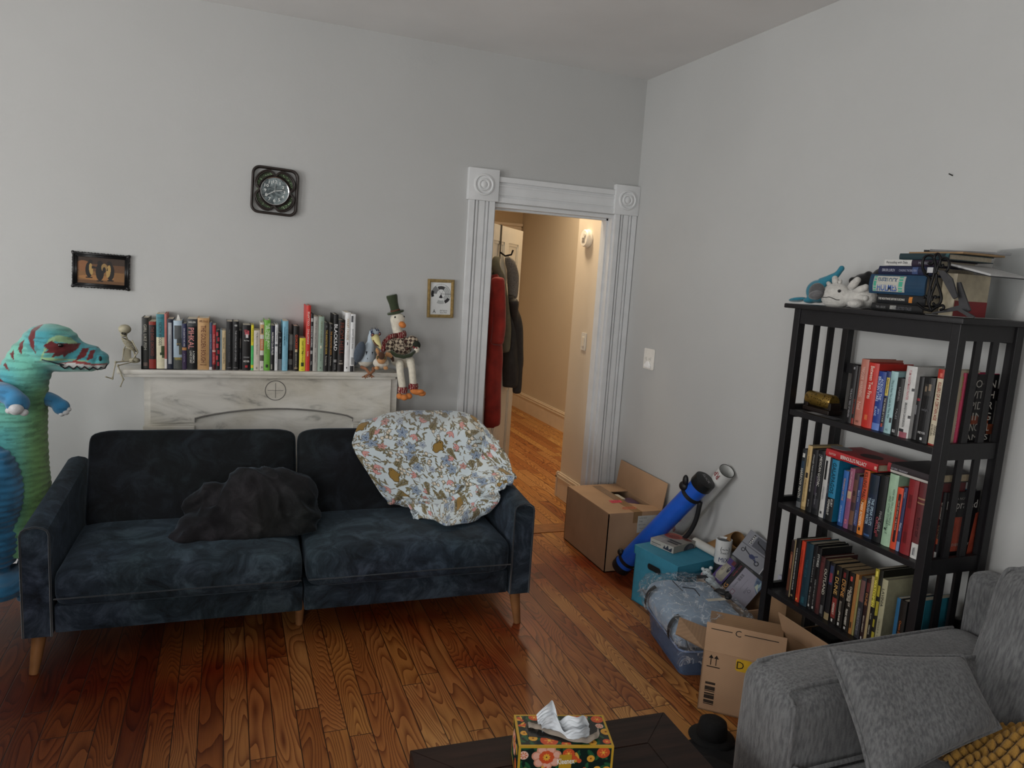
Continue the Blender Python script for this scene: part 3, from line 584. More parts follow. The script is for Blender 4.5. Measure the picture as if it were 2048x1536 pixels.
for nm, ang, ln, w in (('minute_hand', 212, .058, .0022), ('hour_hand', 12, .042, .0024), ('second_hand', 90, .045, .0008)):
    MB().prism([(-.008, -w), (ln*.8, -w*.9), (ln, 0), (ln*.8, w*.9), (-.008, w)], .001, Matrix.Rotation(R(ang), 4, 'Z') @ Matrix.Translation((0, 0, .0285))).build(nm, mat('#c4c8c7', .3, .05, 20, .3), t)
MB().lathe([(0, .031), (.004, .0305), (.004, .027)], 12).build('hand_cap', mat('#b0b4b4', .3, metal=.5), t)
# ================================================================= pictures
c0 = at(203, 542, 1, YB-.003); t = thing('framed_picture', 'small crooked picture of penguins in ornate black frame hanging on the left wall', 'picture')
t.matrix_basis = frame(c0, (1, 0, 0), (0, 0, 1)) @ Matrix.Rotation(R(-1.5), 4, 'Z')
k = ppm(c0); w, h = 96*k, 64*k
b = MB(); bk = mat('#141416', .3, .3, 80)
for i in range(4):
    a = (i % 2)*math.pi/2; ln, off = ((w, h) if i % 2 == 0 else (h, w)); s = 1 if i < 2 else -1
    M = Matrix.Rotation(a, 4, 'Z')
    for o, r in ((.5, .006), (.43, .004), (.385, .003)):
        oo = off/2-(.5-o)*.115; ll = ln/2-(.5-o)*.115
        b.tube([M @ Vector((-ll, s*oo, .012)), M @ Vector((ll, s*oo, .012))], r, 6)
    nn = int(ln/.014)
    for j in range(nn):
        x = -ln/2+ln*(j+.5)/nn; b.ell(M @ Vector((x, s*(off/2+.002), .012)), (.0075, .0055, .005), M.to_3x3() @ Matrix.Rotation(.6*(-1)**j, 3, 'Z'), u=8, v=6)
for sx in (-1, 1):
    for sy in (-1, 1): b.ell((sx*w/2, sy*h/2, .012), (.013, .009, .006), Matrix.Rotation(sx*sy*.7, 3, 'Z'), u=10, v=6)
b.build('ornate_frame', bk, t, smooth=True)
cv = Cv(150, 96, '#7a5632'); cv.rect(0, 45, 150, 96, '#5b3d26'); cv.rect(0, 70, 150, 96, '#33241a'); cv.ell(20, 62, 24, 18, '#805434'); cv.rect(0, 0, 150, 14, '#5f4126'); cv.ell(60, 24, 55, 8, '#94683c')
for x, y, s, f in ((38, 50, 1, 1), (71, 44, 1.15, 0), (103, 46, 1.1, -1)):
    cv.ell(x, y, 11*s, 26*s, '#141110'); cv.ell(x+f*4, y+27*s, 7*s, 7*s, '#16120f'); cv.poly([(x+f*9, y+28*s), (x+f*16, y+30*s), (x+f*9, y+24*s)], '#2c1f16')
    if f: cv.ell(x+f*6, y+2, 6*s, 20*s, '#a3854f', .1*f); cv.poly([(x+f*8, y+14), (x+f*26, y+10), (x+f*25, y+6), (x+f*8, y+4)], '#191310')
    cv.ell(x-4, y-27*s, 6, 2.5, '#1b130d'); cv.ell(x+5, y-27*s, 6, 2.5, '#1b130d')
cv.ell(84, 60, 9, 14, '#8b7146'); cv.ell(84, 52, 5, 10, '#191310')
panel('canvas', cv, w-.024, h-.024, amat(.5, 0, 0, 50, .08), t, Matrix.Translation((0, 0, .008)))
MB().box((-w/2+.004, -h/2+.004, .001), (w/2-.004, h/2-.004, .0065)).build('backing_board', bk, t)
c0 = at(880.5, 597, 1, YB-.003); t = thing('framed_picture', 'small gold framed print of a black and white wheel beside the door casing', 'picture'); k = ppm(c0); w, h = 54*k, 76*k
t.matrix_basis = frame(c0, (1, 0, .02), (0, 0, 1))
b = MB(); gold = mat('#a99263', .35, .25, 60, .6)
for q in ((0, .006, .014), (.006, .010, .02), (.010, .014, .015), (.014, .018, .01)):
    for i in range(4):
        M = Matrix.Rotation(i*math.pi/2, 4, 'Z'); ln, off = (w, h) if i % 2 == 0 else (h, w); o0, o1 = off/2-q[0], off/2-q[1]; l0, l1 = ln/2-q[0], ln/2-q[1]
        v = [M @ Vector(p) for p in ((-l0, o0, q[2]), (l0, o0, q[2]), (l1, o1, q[2]), (-l1, o1, q[2]))]; b.quad(v)
        v = [M @ Vector(p) for p in ((-l0, o0, 0), (l0, o0, 0), (l0, o0, q[2]), (-l0, o0, q[2]))]; b.quad(v); v = [M @ Vector(p) for p in ((-l1, o1, 0), (l1, o1, 0), (l1, o1, q[2]), (-l1, o1, q[2]))]; b.quad(v)
b.build('gold_frame', gold, t)
cv = Cv(108, 168, '#d5d8d8'); cx, cy = 56, 108
def wedge(a0, a1, r0, r1, c): cv.poly([(cx+r1*math.cos(R(a0+(a1-a0)*i/10)), cy+r1*math.sin(R(a0+(a1-a0)*i/10))) for i in range(11)]+[(cx+r0*math.cos(R(a1-(a1-a0)*i/10)), cy+r0*math.sin(R(a1-(a1-a0)*i/10))) for i in range(11)], c)
for a0, a1, r0, r1, c in ((-60, 55, 20, 50, '#b8bcbc'), (60, 120, 24, 40, '#3c3c3e'), (125, 180, 22, 50, '#77797a'), (160, 200, 38, 52, '#2c2c2e'), (-65, -30, 38, 54, '#2c2c2e'), (-120, -65, 0, 22, '#2b2b2d'), (-115, -70, 34, 52, '#a9adad')): wedge(a0, a1, r0, r1, c)
for r in (24, 32, 40, 50): cv.line([(cx+r*math.cos(R(a)), cy+r*math.sin(R(a))) for a in range(-60, 121, 6)], .6, '#4a4a4c')
cv.line([(cx, cy), (cx+50, cy)], .6, '#4a4a4c'); cv.line([(cx, cy), (cx-28, cy+40)], .6, '#4a4a4c'); cv.line([(cx, cy), (cx+26, cy+42)], .6, '#4a4a4c')
panel('print', cv, w-.034, h-.034, amat(.5, 0, 0, 50, .05), t, Matrix.Translation((0, 0, .007)))
IK = mat('#2b2b2d', .6); ww = w-.036; hh_ = h-.036
text('lettering', 'A', .018, .022, IK, t, Matrix.Translation((-ww*.3, -hh_*.4, .0075))); text('lettering', '2023 Public Art', .045, .008, IK, t, Matrix.Translation((ww*.16, -hh_*.375, .0075))); text('lettering', 'Beverly 9MAR', .04, .008, IK, t, Matrix.Translation((ww*.16, -hh_*.445, .0075)))
# ================================================================= figures sitting on the mantel
P = Plane(1, 4.075, (500, 720)); kk = P.k
def px2(zx, zy, x0, y0, s): return x0+zx*s, y0+zy*s
# ---- skeleton
BONE = mat('#a8a28c', .6, .15, 40); sk = thing('toy_skeleton', 'small bone coloured toy skeleton sitting on the left end of the mantel shelf', 'skeleton figurine')
S_ = lambda x, y, o=0: P(*px2(x, y, 0, 480, .2735), o)
b = MB(); b.ell(S_(912, 652), (11*kk, 11*kk, 9*kk)); b.ell(S_(905, 690), (6*kk, 6*kk, 5*kk)); b.build('skull', BONE, sk, smooth=True)
b = MB(); b.ell(S_(897, 683, -.02), (2.6*kk, .006, 2.4*kk)); b.ell(S_(910, 686, -.024), (2.6*kk, .006, 2.4*kk)); b.build('eye_sockets', mat('#35322b', .8), sk, smooth=True)
b = MB(); spine = [S_(920, 700), S_(935, 735), S_(965, 790), S_(985, 835), S_(990, 875)]; b.tube(crom(spine, 14), .004, 6)
for i in range(7):
    c = crom([S_(940, 735), S_(972, 800)], 7)[i]; r = (.026+.006*math.sin(i/6*math.pi)); M = Matrix.Translation(c) @ Matrix.Rotation(R(28), 4, 'Y')
    b.tube([M @ Vector((r*math.cos(a/16*2*math.pi)-.006, r*.8*math.sin(a/16*2*math.pi)-.01, 0)) for a in range(16)], .0023, 5, close=True)
b.build('ribcage', BONE, sk, smooth=True)
b = MB(); b.ell(S_(985, 880), (.026, .022, .014)); b.build('pelvis', BONE, sk, smooth=True)
for nm, pts in (('arm', [(965, 735, -.03), (1008, 818, -.04), (962, 888, -.045)]), ('arm', [(930, 745, .03), (905, 800, .03), (895, 885, .02)])):
    b = MB(); q = [S_(*p) for p in pts]; b.tube([q[0], q[0].lerp(q[1], .5), q[1]], [.004, .0028, .004], 6); b.tube([q[1], q[1].lerp(q[2], .5), q[2]], [.004, .0025, .003], 6); b.ell(q[2], (.009, .006, .004)); b.build(nm, BONE, sk, smooth=True)
for nm, pts in (('leg', [(975, 885, -.02), (846, 893, -.07), (822, 1015, -.078), (772, 1000, -.095)]), ('leg', [(985, 888, -.03), (862, 918, -.08), (902, 1020, -.075), (880, 1072, -.095)])):
    b = MB(); q = [S_(*p) for p in pts]
    for a, c in zip(q, q[1:]): b.tube([a, a.lerp(c, .15), a.lerp(c, .5), a.lerp(c, .85), c], [.0045, .003, .0026, .003, .0045], 6)
    b.ell(q[1], .006); b.ell(q[2], .005); b.build(nm, BONE, sk, smooth=True)
MB().box(S_(905, 790, .05), S_(960, 890, .053)).build('paper_tag', mat('#a29c88', .8), sk)
# ---- goose, heron and fluffy animal: measured on the plane of the shelf front
def U(x, y, o=0): return P(*px2(x, y, 690, 540, .1822), o)
u = kk*.1822
def fur(c, n=.002, sc=300): return mat(c, .9, .1, 60, bump=.5, bscale=sc, sheen=.4)
PLW, ORG = fur('#d8d2c2'), mat('#c97a3e', .8, .08, 60, bump=.4, bscale=300)
g = thing('goose_doll', 'stuffed white goose in green top hat and tweed jacket on the mantel edge', 'stuffed goose')
b = MB(); b.ell(U(577, 545, -.008), (88*u, 64*u, 84*u)); b.tube([U(565, 560), U(572, 650), U(590, 720)], [70*u, 58*u, 62*u], 18); b.ell(U(635, 1000, .01), (145*u, 95*u, 85*u)); b.ell(U(620, 840, .01), (120*u, 80*u, 120*u))
fuse('goose_body', b, .006, PLW, parent=g, smooth=6)
b = MB(); b.lathe([(0, 0), (24*u, 4*u), (42*u, 25*u), (43*u, 55*u), (30*u, 80*u), (8*u, 92*u), (0, 94*u)], 20, Matrix.Translation(U(598, 578, -.045)) @ Vector((.72, -.5, -.52)).to_track_quat('Z', 'Y').to_matrix().to_4x4() @ Matrix.Diagonal((.95, .8, .95, 1))); b.build('beak', ORG, g, smooth=True)
b = MB(); b.ell(U(550, 518, -66*u), (11*u, 6*u, 12*u)); b.ell(U(648, 512, -40*u), (9*u, 6*u, 10*u)); b.build('eye', mat('#0d0d0f', .2), g, smooth=True)
M = frame(U(556, 466, .004), (1, 0, .38), (0, -1, .15)); GRN = fur('#333c28')
b = MB(); b.lathe([(0, -4*u), (96*u, -10*u), (102*u, 2*u), (96*u, 14*u), (58*u, 8*u), (52*u, 40*u), (54*u, 110*u), (66*u, 190*u), (60*u, 208*u), (30*u, 214*u), (0, 212*u)], 28, Matrix.Translation(M.translation) @ Matrix.Rotation(R(-16), 4, 'Y') @ Matrix.Diagonal((1, .8, 1, 1))); hat = b.build('top_hat', GRN, g, smooth=50)
b = MB(); b.lathe([(54*u, 12*u), (58*u, 20*u), (56*u, 34*u), (52*u, 36*u)], 28, Matrix.Translation(M.translation) @ Matrix.Rotation(R(-16), 4, 'Y') @ Matrix.Diagonal((1, .8, 1, 1))); b.build('hat_band', mat('#5a3524', .8, .3, 200), hat, smooth=True)
def m_tweed():
    mt, nt, bs = nodes('tweed'); L = nt.links.new; tc = N(nt, 'ShaderNodeTexCoord'); ck = N(nt, 'ShaderNodeTexChecker', Scale=62.0); mp = N(nt, 'ShaderNodeMapping'); mp.inputs['Rotation'].default_value = (0, R(40), 0); L(tc.outputs['Object'], mp.inputs[0]); nn = N(nt, 'ShaderNodeTexNoise', Scale=150.0, Detail=2.0); L(tc.outputs['Object'], nn.inputs['Vector'])
    ad = N(nt, 'ShaderNodeVectorMath', operation='MULTIPLY_ADD'); L(nn.outputs['Color'], ad.inputs[0]); ad.inputs[1].default_value = (.012, .012, .012); L(mp.outputs[0], ad.inputs[2]); L(ad.outputs[0], ck.inputs['Vector']); ck.inputs['Color1'].default_value = (*lin('#b8aa95'), 1); ck.inputs['Color2'].default_value = (*lin('#40322c'), 1)
    L(ck.outputs['Color'], bs.inputs['Base Color']); bs.inputs['Roughness'].default_value = .95; return mt
TW = m_tweed()
b = MB(); b.ell(U(605, 835, -.005), (150*u, 98*u, 118*u)); b.ell(U(490, 830, -.035), (62*u, 48*u, 90*u), Matrix.Rotation(.15, 3, 'Y')); b.ell(U(745, 780, -.025), (75*u, 48*u, 62*u), Matrix.Rotation(.6, 3, 'Y'))
jk = fuse('tweed_jacket', b, .006, TW, parent=g, smooth=4)
b = MB(); b.tube([U(500, 890, -.075), U(560, 938, -.087), U(640, 955, -.09), U(720, 935, -.085), U(765, 890, -.07)], [20*u, 24*u, 24*u, 24*u, 18*u], 10); b.build('green_hem', GRN, jk, smooth=True)
for x, y in ((660, 785), (680, 865)): MB().ell(U(x, y, -98*u-.004), (20*u, 6*u, 22*u)).build('button', mat('#3d241c', .5), jk, smooth=True)
b = MB(); b.ell(U(785, 825, -.05), (48*u, 38*u, 50*u)); b.build('cuff', mat('#23281f', .95, .3, 200), g, smooth=True)
b = MB(); b.ell(U(785, 880, -.065), (32*u, 28*u, 42*u), Matrix.Rotation(.5, 3, 'Y')); b.build('wing_tip', PLW, g, smooth=True)
b = MB(); b.ell(U(762, 852, -.085), 10*u); b.ell(U(785, 856, -.085), 10*u); b.ell(U(752, 842, -.085), 8*u); b.build('holly_berries', mat('#7d1f26', .4), g, smooth=True)
def m_knit():
    mt, nt, bs = nodes('red_knit'); L = nt.links.new; tc = N(nt, 'ShaderNodeTexCoord'); wv = N(nt, 'ShaderNodeTexWave', Scale=26.0, Distortion=6.0); wv.inputs['Detail Scale'].default_value = 3; L(tc.outputs['Object'], wv.inputs['Vector']); rp = N(nt, 'ShaderNodeValToRGB'); e = rp.color_ramp.elements; e[0].position = .86; e[0].color = (*lin('#6d1a20'), 1); e[1].position = .97; e[1].color = (*lin('#b9a595'), 1); L(wv.outputs['Fac'], rp.inputs['Fac']); L(rp.outputs['Color'], bs.inputs['Base Color']); bs.inputs['Roughness'].default_value = .95; return mt
KN = m_knit()
b = MB(); b.lathe([(70*u, -36*u), (80*u, -20*u), (82*u, 10*u), (76*u, 34*u), (62*u, 38*u), (60*u, -34*u)], 24, Matrix.Translation(U(600, 712, 0)) @ Matrix.Rotation(R(-14), 4, 'Y') @ Matrix.Diagonal((1, .9, 1, 1))); b.tube([U(560, 715, -.03), U(490, 735, -.035), U(438, 790, -.035), U(420, 870, -.035), U(418, 905, -.035)], [26*u, 30*u, 30*u, 28*u, 14*u], 10); b.build('knit_scarf', KN, g, smooth=True)
for lx, (pts, cuff, ft) in enumerate((([(600, 1030, -.07), (605, 1120, -.095), (632, 1290, -.095)], (632, 1316), (650, 1385)), ([(715, 1000, -.065), (735, 1100, -.09), (748, 1260, -.09)], (750, 1278), (800, 1345)))):
    b = MB(); b.ell(U(pts[0][0], pts[0][1], pts[0][2]+.02), 50*u); b.tube(crom([U(pts[0][0], pts[0][1]-10, -.02)]+[U(*p) for p in pts], 14), [46*u]*8+[42*u]*6, 16)
    lg = fuse('leg', b, .005, PLW, parent=g, smooth=4)
    b = MB(); b.lathe([(30*u, -34*u), (56*u, -34*u), (58*u, 0), (54*u, 34*u), (30*u, 34*u)], 20, Matrix.Translation(U(*cuff, -.094)) @ Matrix.Rotation(R(3), 4, 'Y')); b.build('striped_cuff', KN, lg, smooth=40)
    b = MB(); c = ft
    if lx == 0:
        for dx, dy, r in ((-52, 0, 36), (0, 14, 42), (50, 0, 40)): b.ell(U(c[0]+dx, c[1]+dy, -.11-(.012 if dx == 0 else 0)), (r*u, 52*u, 36*u))
    else:
        b.ell(U(c[0]-20, c[1]-8, -.11), (75*u, 48*u, 36*u), Matrix.Rotation(.2, 3, 'Y')); b.ell(U(c[0]+45, c[1]+10, -.11), (48*u, 44*u, 34*u)); b.ell(U(c[0]+30, c[1]-12, -.125), (40*u, 36*u, 26*u))
    fuse('webbed_foot', b, .004, ORG, parent=lg, smooth=3)
# ---- heron
hr = thing('stuffed_heron', 'white and slate blue stuffed heron with yellow beak sitting on the mantel beside the books', 'stuffed heron')
HW = fur('#b9c6d0'); SL = fur('#48525f')
b = MB(); b.ell(U(225, 950, 0), (108*u, 85*u, 125*u), Matrix.Rotation(.12, 3, 'Y')); b.tube(crom([U(250, 900), U(282, 800), U(285, 740, -.005), U(315, 690, -.015)], 10), [75*u, 70*u, 58*u, 46*u, 40*u, 38*u, 38*u, 42*u, 50*u, 52*u], 16); b.ell(U(318, 690, -.015), (62*u, 50*u, 46*u))
def hp(a, n):
    c = np.tile(np.array(lin('#b7c5d1')), (len(a), 1)); low = a[:, 2] < U(200, 1000).z; c[low] = lin('#cfc9bd'); top = (a[:, 2] > U(0, 690).z) & (a[:, 1] > U(0, 0, -.02).y); c[top] = lin('#4d6075'); return c
fuse('heron_body', b, .005, amat(.9, .3, .4, 300, .1), hp, hr, 5)
b = MB(); b.ell(U(160, 900, -.035), (62*u, 40*u, 125*u), Matrix.Rotation(.25, 3, 'Y')); b.ell(U(125, 950, 0), (45*u, 60*u, 110*u), Matrix.Rotation(.2, 3, 'Y')); b.build('wing', SL, hr, smooth=True)
b = MB(); b.tube([U(330, 735, -.05), U(350, 790, -.075), U(385, 840, -.09), U(395, 872, -.095)], [48*u, 40*u, 20*u, 5*u], 14); b.build('beak', mat('#d2c88f', .7, .08, 60), hr, smooth=True)
b = MB(); b.tube([U(308, 770, -.078), U(335, 820, -.09), U(372, 838, -.1)], [6*u, 12*u, 4*u], 8); b.build('beak_gap', mat('#5a3f33', .8), hr, smooth=True)
b = MB(); b.ell(U(303, 712, -.06), (22*u, 10*u, 25*u)); b.ell(U(380, 700, -.055), (16*u, 10*u, 22*u)); b.build('eye_patch', mat('#1f2a4a', .8), hr, smooth=True)
b = MB(); b.ell(U(303, 714, -.066), (13*u, 8*u, 15*u)); b.ell(U(381, 702, -.062), (9*u, 8*u, 13*u)); b.build('eye', mat('#a56a4c', .4), hr, smooth=True)
b = MB(); b.ell(U(305, 716, -.0725), (6*u, 5*u, 7*u)); b.ell(U(382, 704, -.068), (5*u, 5*u, 6*u)); b.build('pupil', mat('#0e0e12', .3), hr, smooth=True)
b = MB()
for p, q in (((290, 690), (278, 650)), ((296, 680), (298, 630)), ((350, 665), (325, 632)), ((372, 668), (352, 640))): b.tube([U(*p, -.045), U(*q, -.03)], [8*u, 1.5*u], 6)
b.build('crest_feathers', mat('#23304f', .8), hr, smooth=True)
b = MB()
for x, y, s in ((235, 915, 24), (300, 915, 18), (200, 940, 10), (245, 975, 10)): b.prism([(-s*.4*u, s*u), (s*.5*u, s*.9*u), (0, -s*u)], .002, frame(U(x, y, -.094+abs(x-235)*.00025), (1, 0, 0), (0, 0, 1)))
b.build('chest_markings', mat('#1c2028', .8), hr)
LG = mat('#8a5f45', .8, .15, 60)
for pts in ([(180, 1065, -.07), (230, 1085, -.1), (262, 1125, -.115), (290, 1160, -.12)], [(312, 1075, -.095), (315, 1105, -.11), (280, 1135, -.125), (220, 1165, -.125)]):
    b = MB(); b.tube([U(*p) for p in pts], [20*u, 17*u, 15*u, 12*u], 10); e = pts[-1]
    for dx, dy in ((-32, 12), (30, 14), (4, 26)): b.tube([U(*e), U(e[0]+dx, e[1]+dy, e[2]-.008)], [12*u, 6*u], 8)
    b.build('leg', LG, hr, smooth=True)
# ---- fluffy animal
fl = thing('stuffed_animal', 'small fluffy white and tan stuffed animal with long ears between heron and goose', 'stuffed animal'); TN = fur('#bb8a5c')
b = MB(); b.ell(U(397, 1020, -.055), (92*u, 62*u, 66*u)); fuse('fluffy_body', b, .004, fur('#d5cfc2'), parent=fl, smooth=2, disp=lambda p, q: .005*abs(nz(p, 130)))
b = MB(); b.ell(U(400, 965, -.095), (62*u, 50*u, 62*u)); b.ell(U(400, 1000, -.11), (48*u, 42*u, 36*u)); hd = fuse('head', b, .004, TN, parent=fl, smooth=3)
b = MB(); b.ell(U(402, 940, -.125), (38*u, 25*u, 46*u)); b.build('brown_blaze', fur('#4b3020'), hd, smooth=True)
b = MB(); b.ell(U(358, 960, -.128), (10*u, 8*u, 22*u)); b.ell(U(440, 965, -.128), (10*u, 8*u, 20*u)); b.build('eye', mat('#4f4a2c', .6), hd, smooth=True)
b = MB(); b.tube([U(370, 915, -.095), U(352, 880, -.095), U(348, 855, -.09)], [22*u, 20*u, 8*u], 10); b.build('ear', TN, fl, smooth=True)
b = MB(); b.tube([U(445, 920, -.09), U(485, 930, -.09), U(515, 955, -.09)], [22*u, 28*u, 18*u], 10); er = b.build('ear', TN, fl, smooth=True)
b = MB(); b.tube([U(500, 945, -.08), U(522, 975, -.08), U(530, 1005, -.08)], [24*u, 20*u, 14*u], 10); b.build('ear_tip', fur('#3c2519'), er, smooth=True)
for x in (350, 447): MB().ell(U(x, 1076, -.112), (28*u, 30*u, 22*u)).build('paw', TN, fl, smooth=True)
# ================================================================= navy velvet sofa
def m_velvet(c0, c1, c2, name='velvet', sc=8):
    mt, nt, b = nodes(name); L = nt.links.new; tc = N(nt, 'ShaderNodeTexCoord'); n1 = N(nt, 'ShaderNodeTexNoise', Scale=float(sc), Detail=8.0, Roughness=.7, Distortion=.9); n2 = N(nt, 'ShaderNodeTexNoise', Scale=2.0, Detail=3.0)
    for n in (n1, n2): L(tc.outputs['Object'], n.inputs['Vector'])
    rp = N(nt, 'ShaderNodeValToRGB'); e = rp.color_ramp.elements; e[0].position = .36; e[0].color = (*lin(c0), 1); e[1].position = .5; e[1].color = (*lin(c1), 1); q = e.new(.66); q.color = (*lin(c2), 1)
    L(n1.outputs['Fac'], rp.inputs['Fac']); mx = N(nt, 'ShaderNodeMix', data_type='RGBA', blend_type='MULTIPLY'); mx.inputs['Factor'].default_value = .4; L(rp.outputs['Color'], mx.inputs['A']); L(n2.outputs['Color'], mx.inputs['B']); L(mx.outputs['Result'], b.inputs['Base Color'])
    b.inputs['Roughness'].default_value = .8; b.inputs['Sheen Weight'].default_value = .35; b.inputs['Sheen Roughness'].default_value = .35; b.inputs['Sheen Tint'].default_value = (*lin('#8fa3b5'), 1); b.inputs['Specular IOR Level'].default_value = .2
    n3 = N(nt, 'ShaderNodeTexNoise', Scale=260.0, Detail=2.0); L(tc.outputs['Object'], n3.inputs['Vector']); bp = N(nt, 'ShaderNodeBump', Strength=.25, Distance=.003); L(n3.outputs['Fac'], bp.inputs['Height']); L(bp.outputs['Normal'], b.inputs['Normal']); return mt
VEL, VELD = m_velvet('#141a20', '#28333d', '#45535f'), mat('#262d34', .8, .2, 40, sheen=.5)
sofa = thing('velvet_sofa', 'navy velvet two seat sofa with wooden legs in front of the mantel', 'sofa', (.316, 3.07, 0), R(-1.2))
def cushion(x0, x1, y0, y1, z0, z1, r, crown=0, nu=26, nv=26):
    """soft rounded block; crown lifts the middle of the top"""
    t = bmesh.new(); bmesh.ops.create_cube(t, size=1)
    bmesh.ops.subdivide_edges(t, edges=t.edges[:], cuts=11, use_grid_fill=True)
    hx, hy, hz = (x1-x0)/2, (y1-y0)/2, (z1-z0)/2
    for v in t.verts:
        p = Vector((v.co.x*2*hx, v.co.y*2*hy, v.co.z*2*hz)); q = Vector((max(-hx+r, min(hx-r, p.x)), max(-hy+r, min(hy-r, p.y)), max(-hz+r, min(hz-r, p.z)))); d = p-q
        u, w = v.co.x*2, v.co.y*2
        if d.length > 1e-6:
            k = [abs(v.co.x*2) > .999, abs(v.co.y*2) > .999, abs(v.co.z*2) > .999]
            d = d.normalized()*r; p = q+d
        c = crown*(1-u*u)*(1-w*w)
        p.z += c*(1 if v.co.z > 0 else -.2); v.co = p+Vector(((x0+x1)/2, (y0+y1)/2, (z0+z1)/2))
    return t
def soft(name, t, m, parent, mw=None, sub=1, wr=.002, ws=9):
    b = MB(); b.add(t)
    for v in b.bm.verts: v.co += v.normal*0 + Vector((nz(v.co, ws, 1), nz(v.co, ws, 5), nz(v.co, ws, 9)))*wr
    o = b.build(name, m, parent, mw, smooth=True)
    if sub: s = o.modifiers.new('s', 'SUBSURF'); s.levels = s.render_levels = sub
    return o
for s, (x0, x1) in enumerate(((-.93, -.003), (.003, .93))):
    MB().box((x0, .02, .162), (x1, .74, .275), bev=.012).build('base_rail', VEL, sofa, smooth=40)
    sc_ = soft('seat_cushion', cushion(x0+.004, x1-.004, -.035, .60, .272, .435, .055, .012), VEL, sofa)
    b = MB(); b.tube([(x0+.012, -.0368, .327), ((x0+x1)/2, -.0372, .329), (x1-.012, -.0368, .327)], .0028, 6); b.build('seam', VELD, sc_, smooth=True)
    MBk = Matrix.Translation((0, .49, .40)) @ Matrix.Rotation(R(-21), 4, 'X')
    o = soft('backrest', cushion((-.915 if s == 0 else .003), (-.003 if s == 0 else .915), 0, .12, 0, .462, .05, 0), VEL, sofa, MBk)
prof_arm = lambda z1: [(0, .162), (.096, .162), (.096, z1-.03), (.09, z1-.012), (.076, z1-.002), (.048, z1+.004), (.02, z1-.002), (.006, z1-.012), (0, z1-.03)]
for s in (-1, 1):
    x = -1.03 if s < 0 else .934
    t = bmesh.new(); A = [t.verts.new((x+u, 0, z)) for u, z in prof_arm(.598)]; B = [t.verts.new((x+u, .42, z)) for u, z in prof_arm(.632)]; C2 = [t.verts.new((x+u, .80, z)) for u, z in prof_arm(.665)]; n = len(A)
    for P0, P1 in ((A, B), (B, C2)):
        for i in range(n): t.faces.new((P0[i], P0[(i+1) % n], P1[(i+1) % n], P1[i]))
    t.faces.new(A[::-1]); t.faces.new(C2); b = MB(); b.add(t); ar = b.build('arm', VEL, sofa, smooth=35)
    b = MB(); pp = [(x+u, -.001, z) for u, z in prof_arm(.598)[1:]]+[(x+.001, -.001, .165)]; b.tube(pp, .004, 6); b.build('piping', VELD, ar, smooth=True)
WOOD = mat('#8a5f3a', .45, .2, 14)
for x, y, l in ((-.985, .02, (-.02, -.02)), (.975, .02, (.02, -.02)), (0, .2, (0, -.0)), (-.97, .70, (-.02, .02)), (.97, .70, (.02, .02))):
    b = MB(); b.tube([(x, y+.03, .165), (x+l[0]*.5, y+.03+l[1]*.5, .08), (x+l[0], y+.03+l[1], 0)], [.027, .022, .016], 16); b.build('leg', WOOD, sofa, smooth=60)
VB = m_velvet('#0d0f12', '#15191d', '#232a30', 'velvet_back_shaded')  # darker copy of the sofa velvet; the backrest's shade is in its colour
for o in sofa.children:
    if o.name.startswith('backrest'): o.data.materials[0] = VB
# ---- charcoal throw heaped on the left seat
fz = m_velvet('#121214', '#1b1b1e', '#2c2c30', 'plush', 8)
b = MB(); b.ell((.18, 3.43, .47), (.225, .165, .19)); b.ell((.10, 3.45, .52), (.14, .13, .175)); b.ell((.27, 3.43, .50), (.135, .15, .17)); b.ell((.30, 3.40, .47), (.11, .14, .12)); b.ell((.18, 3.45, .60), (.18, .11, .10)); b.ell((.30, 3.44, .57), (.10, .12, .10)); b.ell((.10, 3.45, .63), (.09, .09, .08)); b.ell((-.05, 3.39, .46), (.16, .11, .085)); b.ell((-.13, 3.33, .445), (.11, .085, .03)); b.ell((.1, 3.30, .445), (.29, .05, .045)); b.ell((-.06, 3.47, .54), (.12, .06, .09), Matrix.Rotation(-.5, 3, 'Y'))
def folds(p, n):
    q = Vector((p.x*1.0+.35*p.z+.12*nz(p, 5, 3), p.y*.7, p.z*.6)); w = max(0, min(1, (.02-p.x)/.12))
    a = noise.noise(q*9+Vector((3, 1, 8))); a2 = noise.noise(Vector((p.x*16+p.z*9, p.y*8, p.z*5-p.x*7))); r1 = (1-abs(a))**4*.014-.004+(1-abs(a2))**6*.003
    r2 = math.sin((p.x*.8-p.z*1.1+.04*nz(p, 9, 2))*58)*.008*w
    r3 = math.sin((p.z*1.2+p.x*.3+.08*nz(p, 6, 7))*62)*.006*max(0, min(1, (p.x-.27)/.08))
    return r1+r2+r3+.003*nz(p, 16)
th = tag(fuse('throw_blanket', b, .009, fz, smooth=10, disp=folds), 'charcoal fuzzy throw blanket heaped on the left half of the navy sofa', 'blanket')
for v in th.data.vertices: v.co.z = max(v.co.z, .4415)
# ---- floral blanket draped over the right end

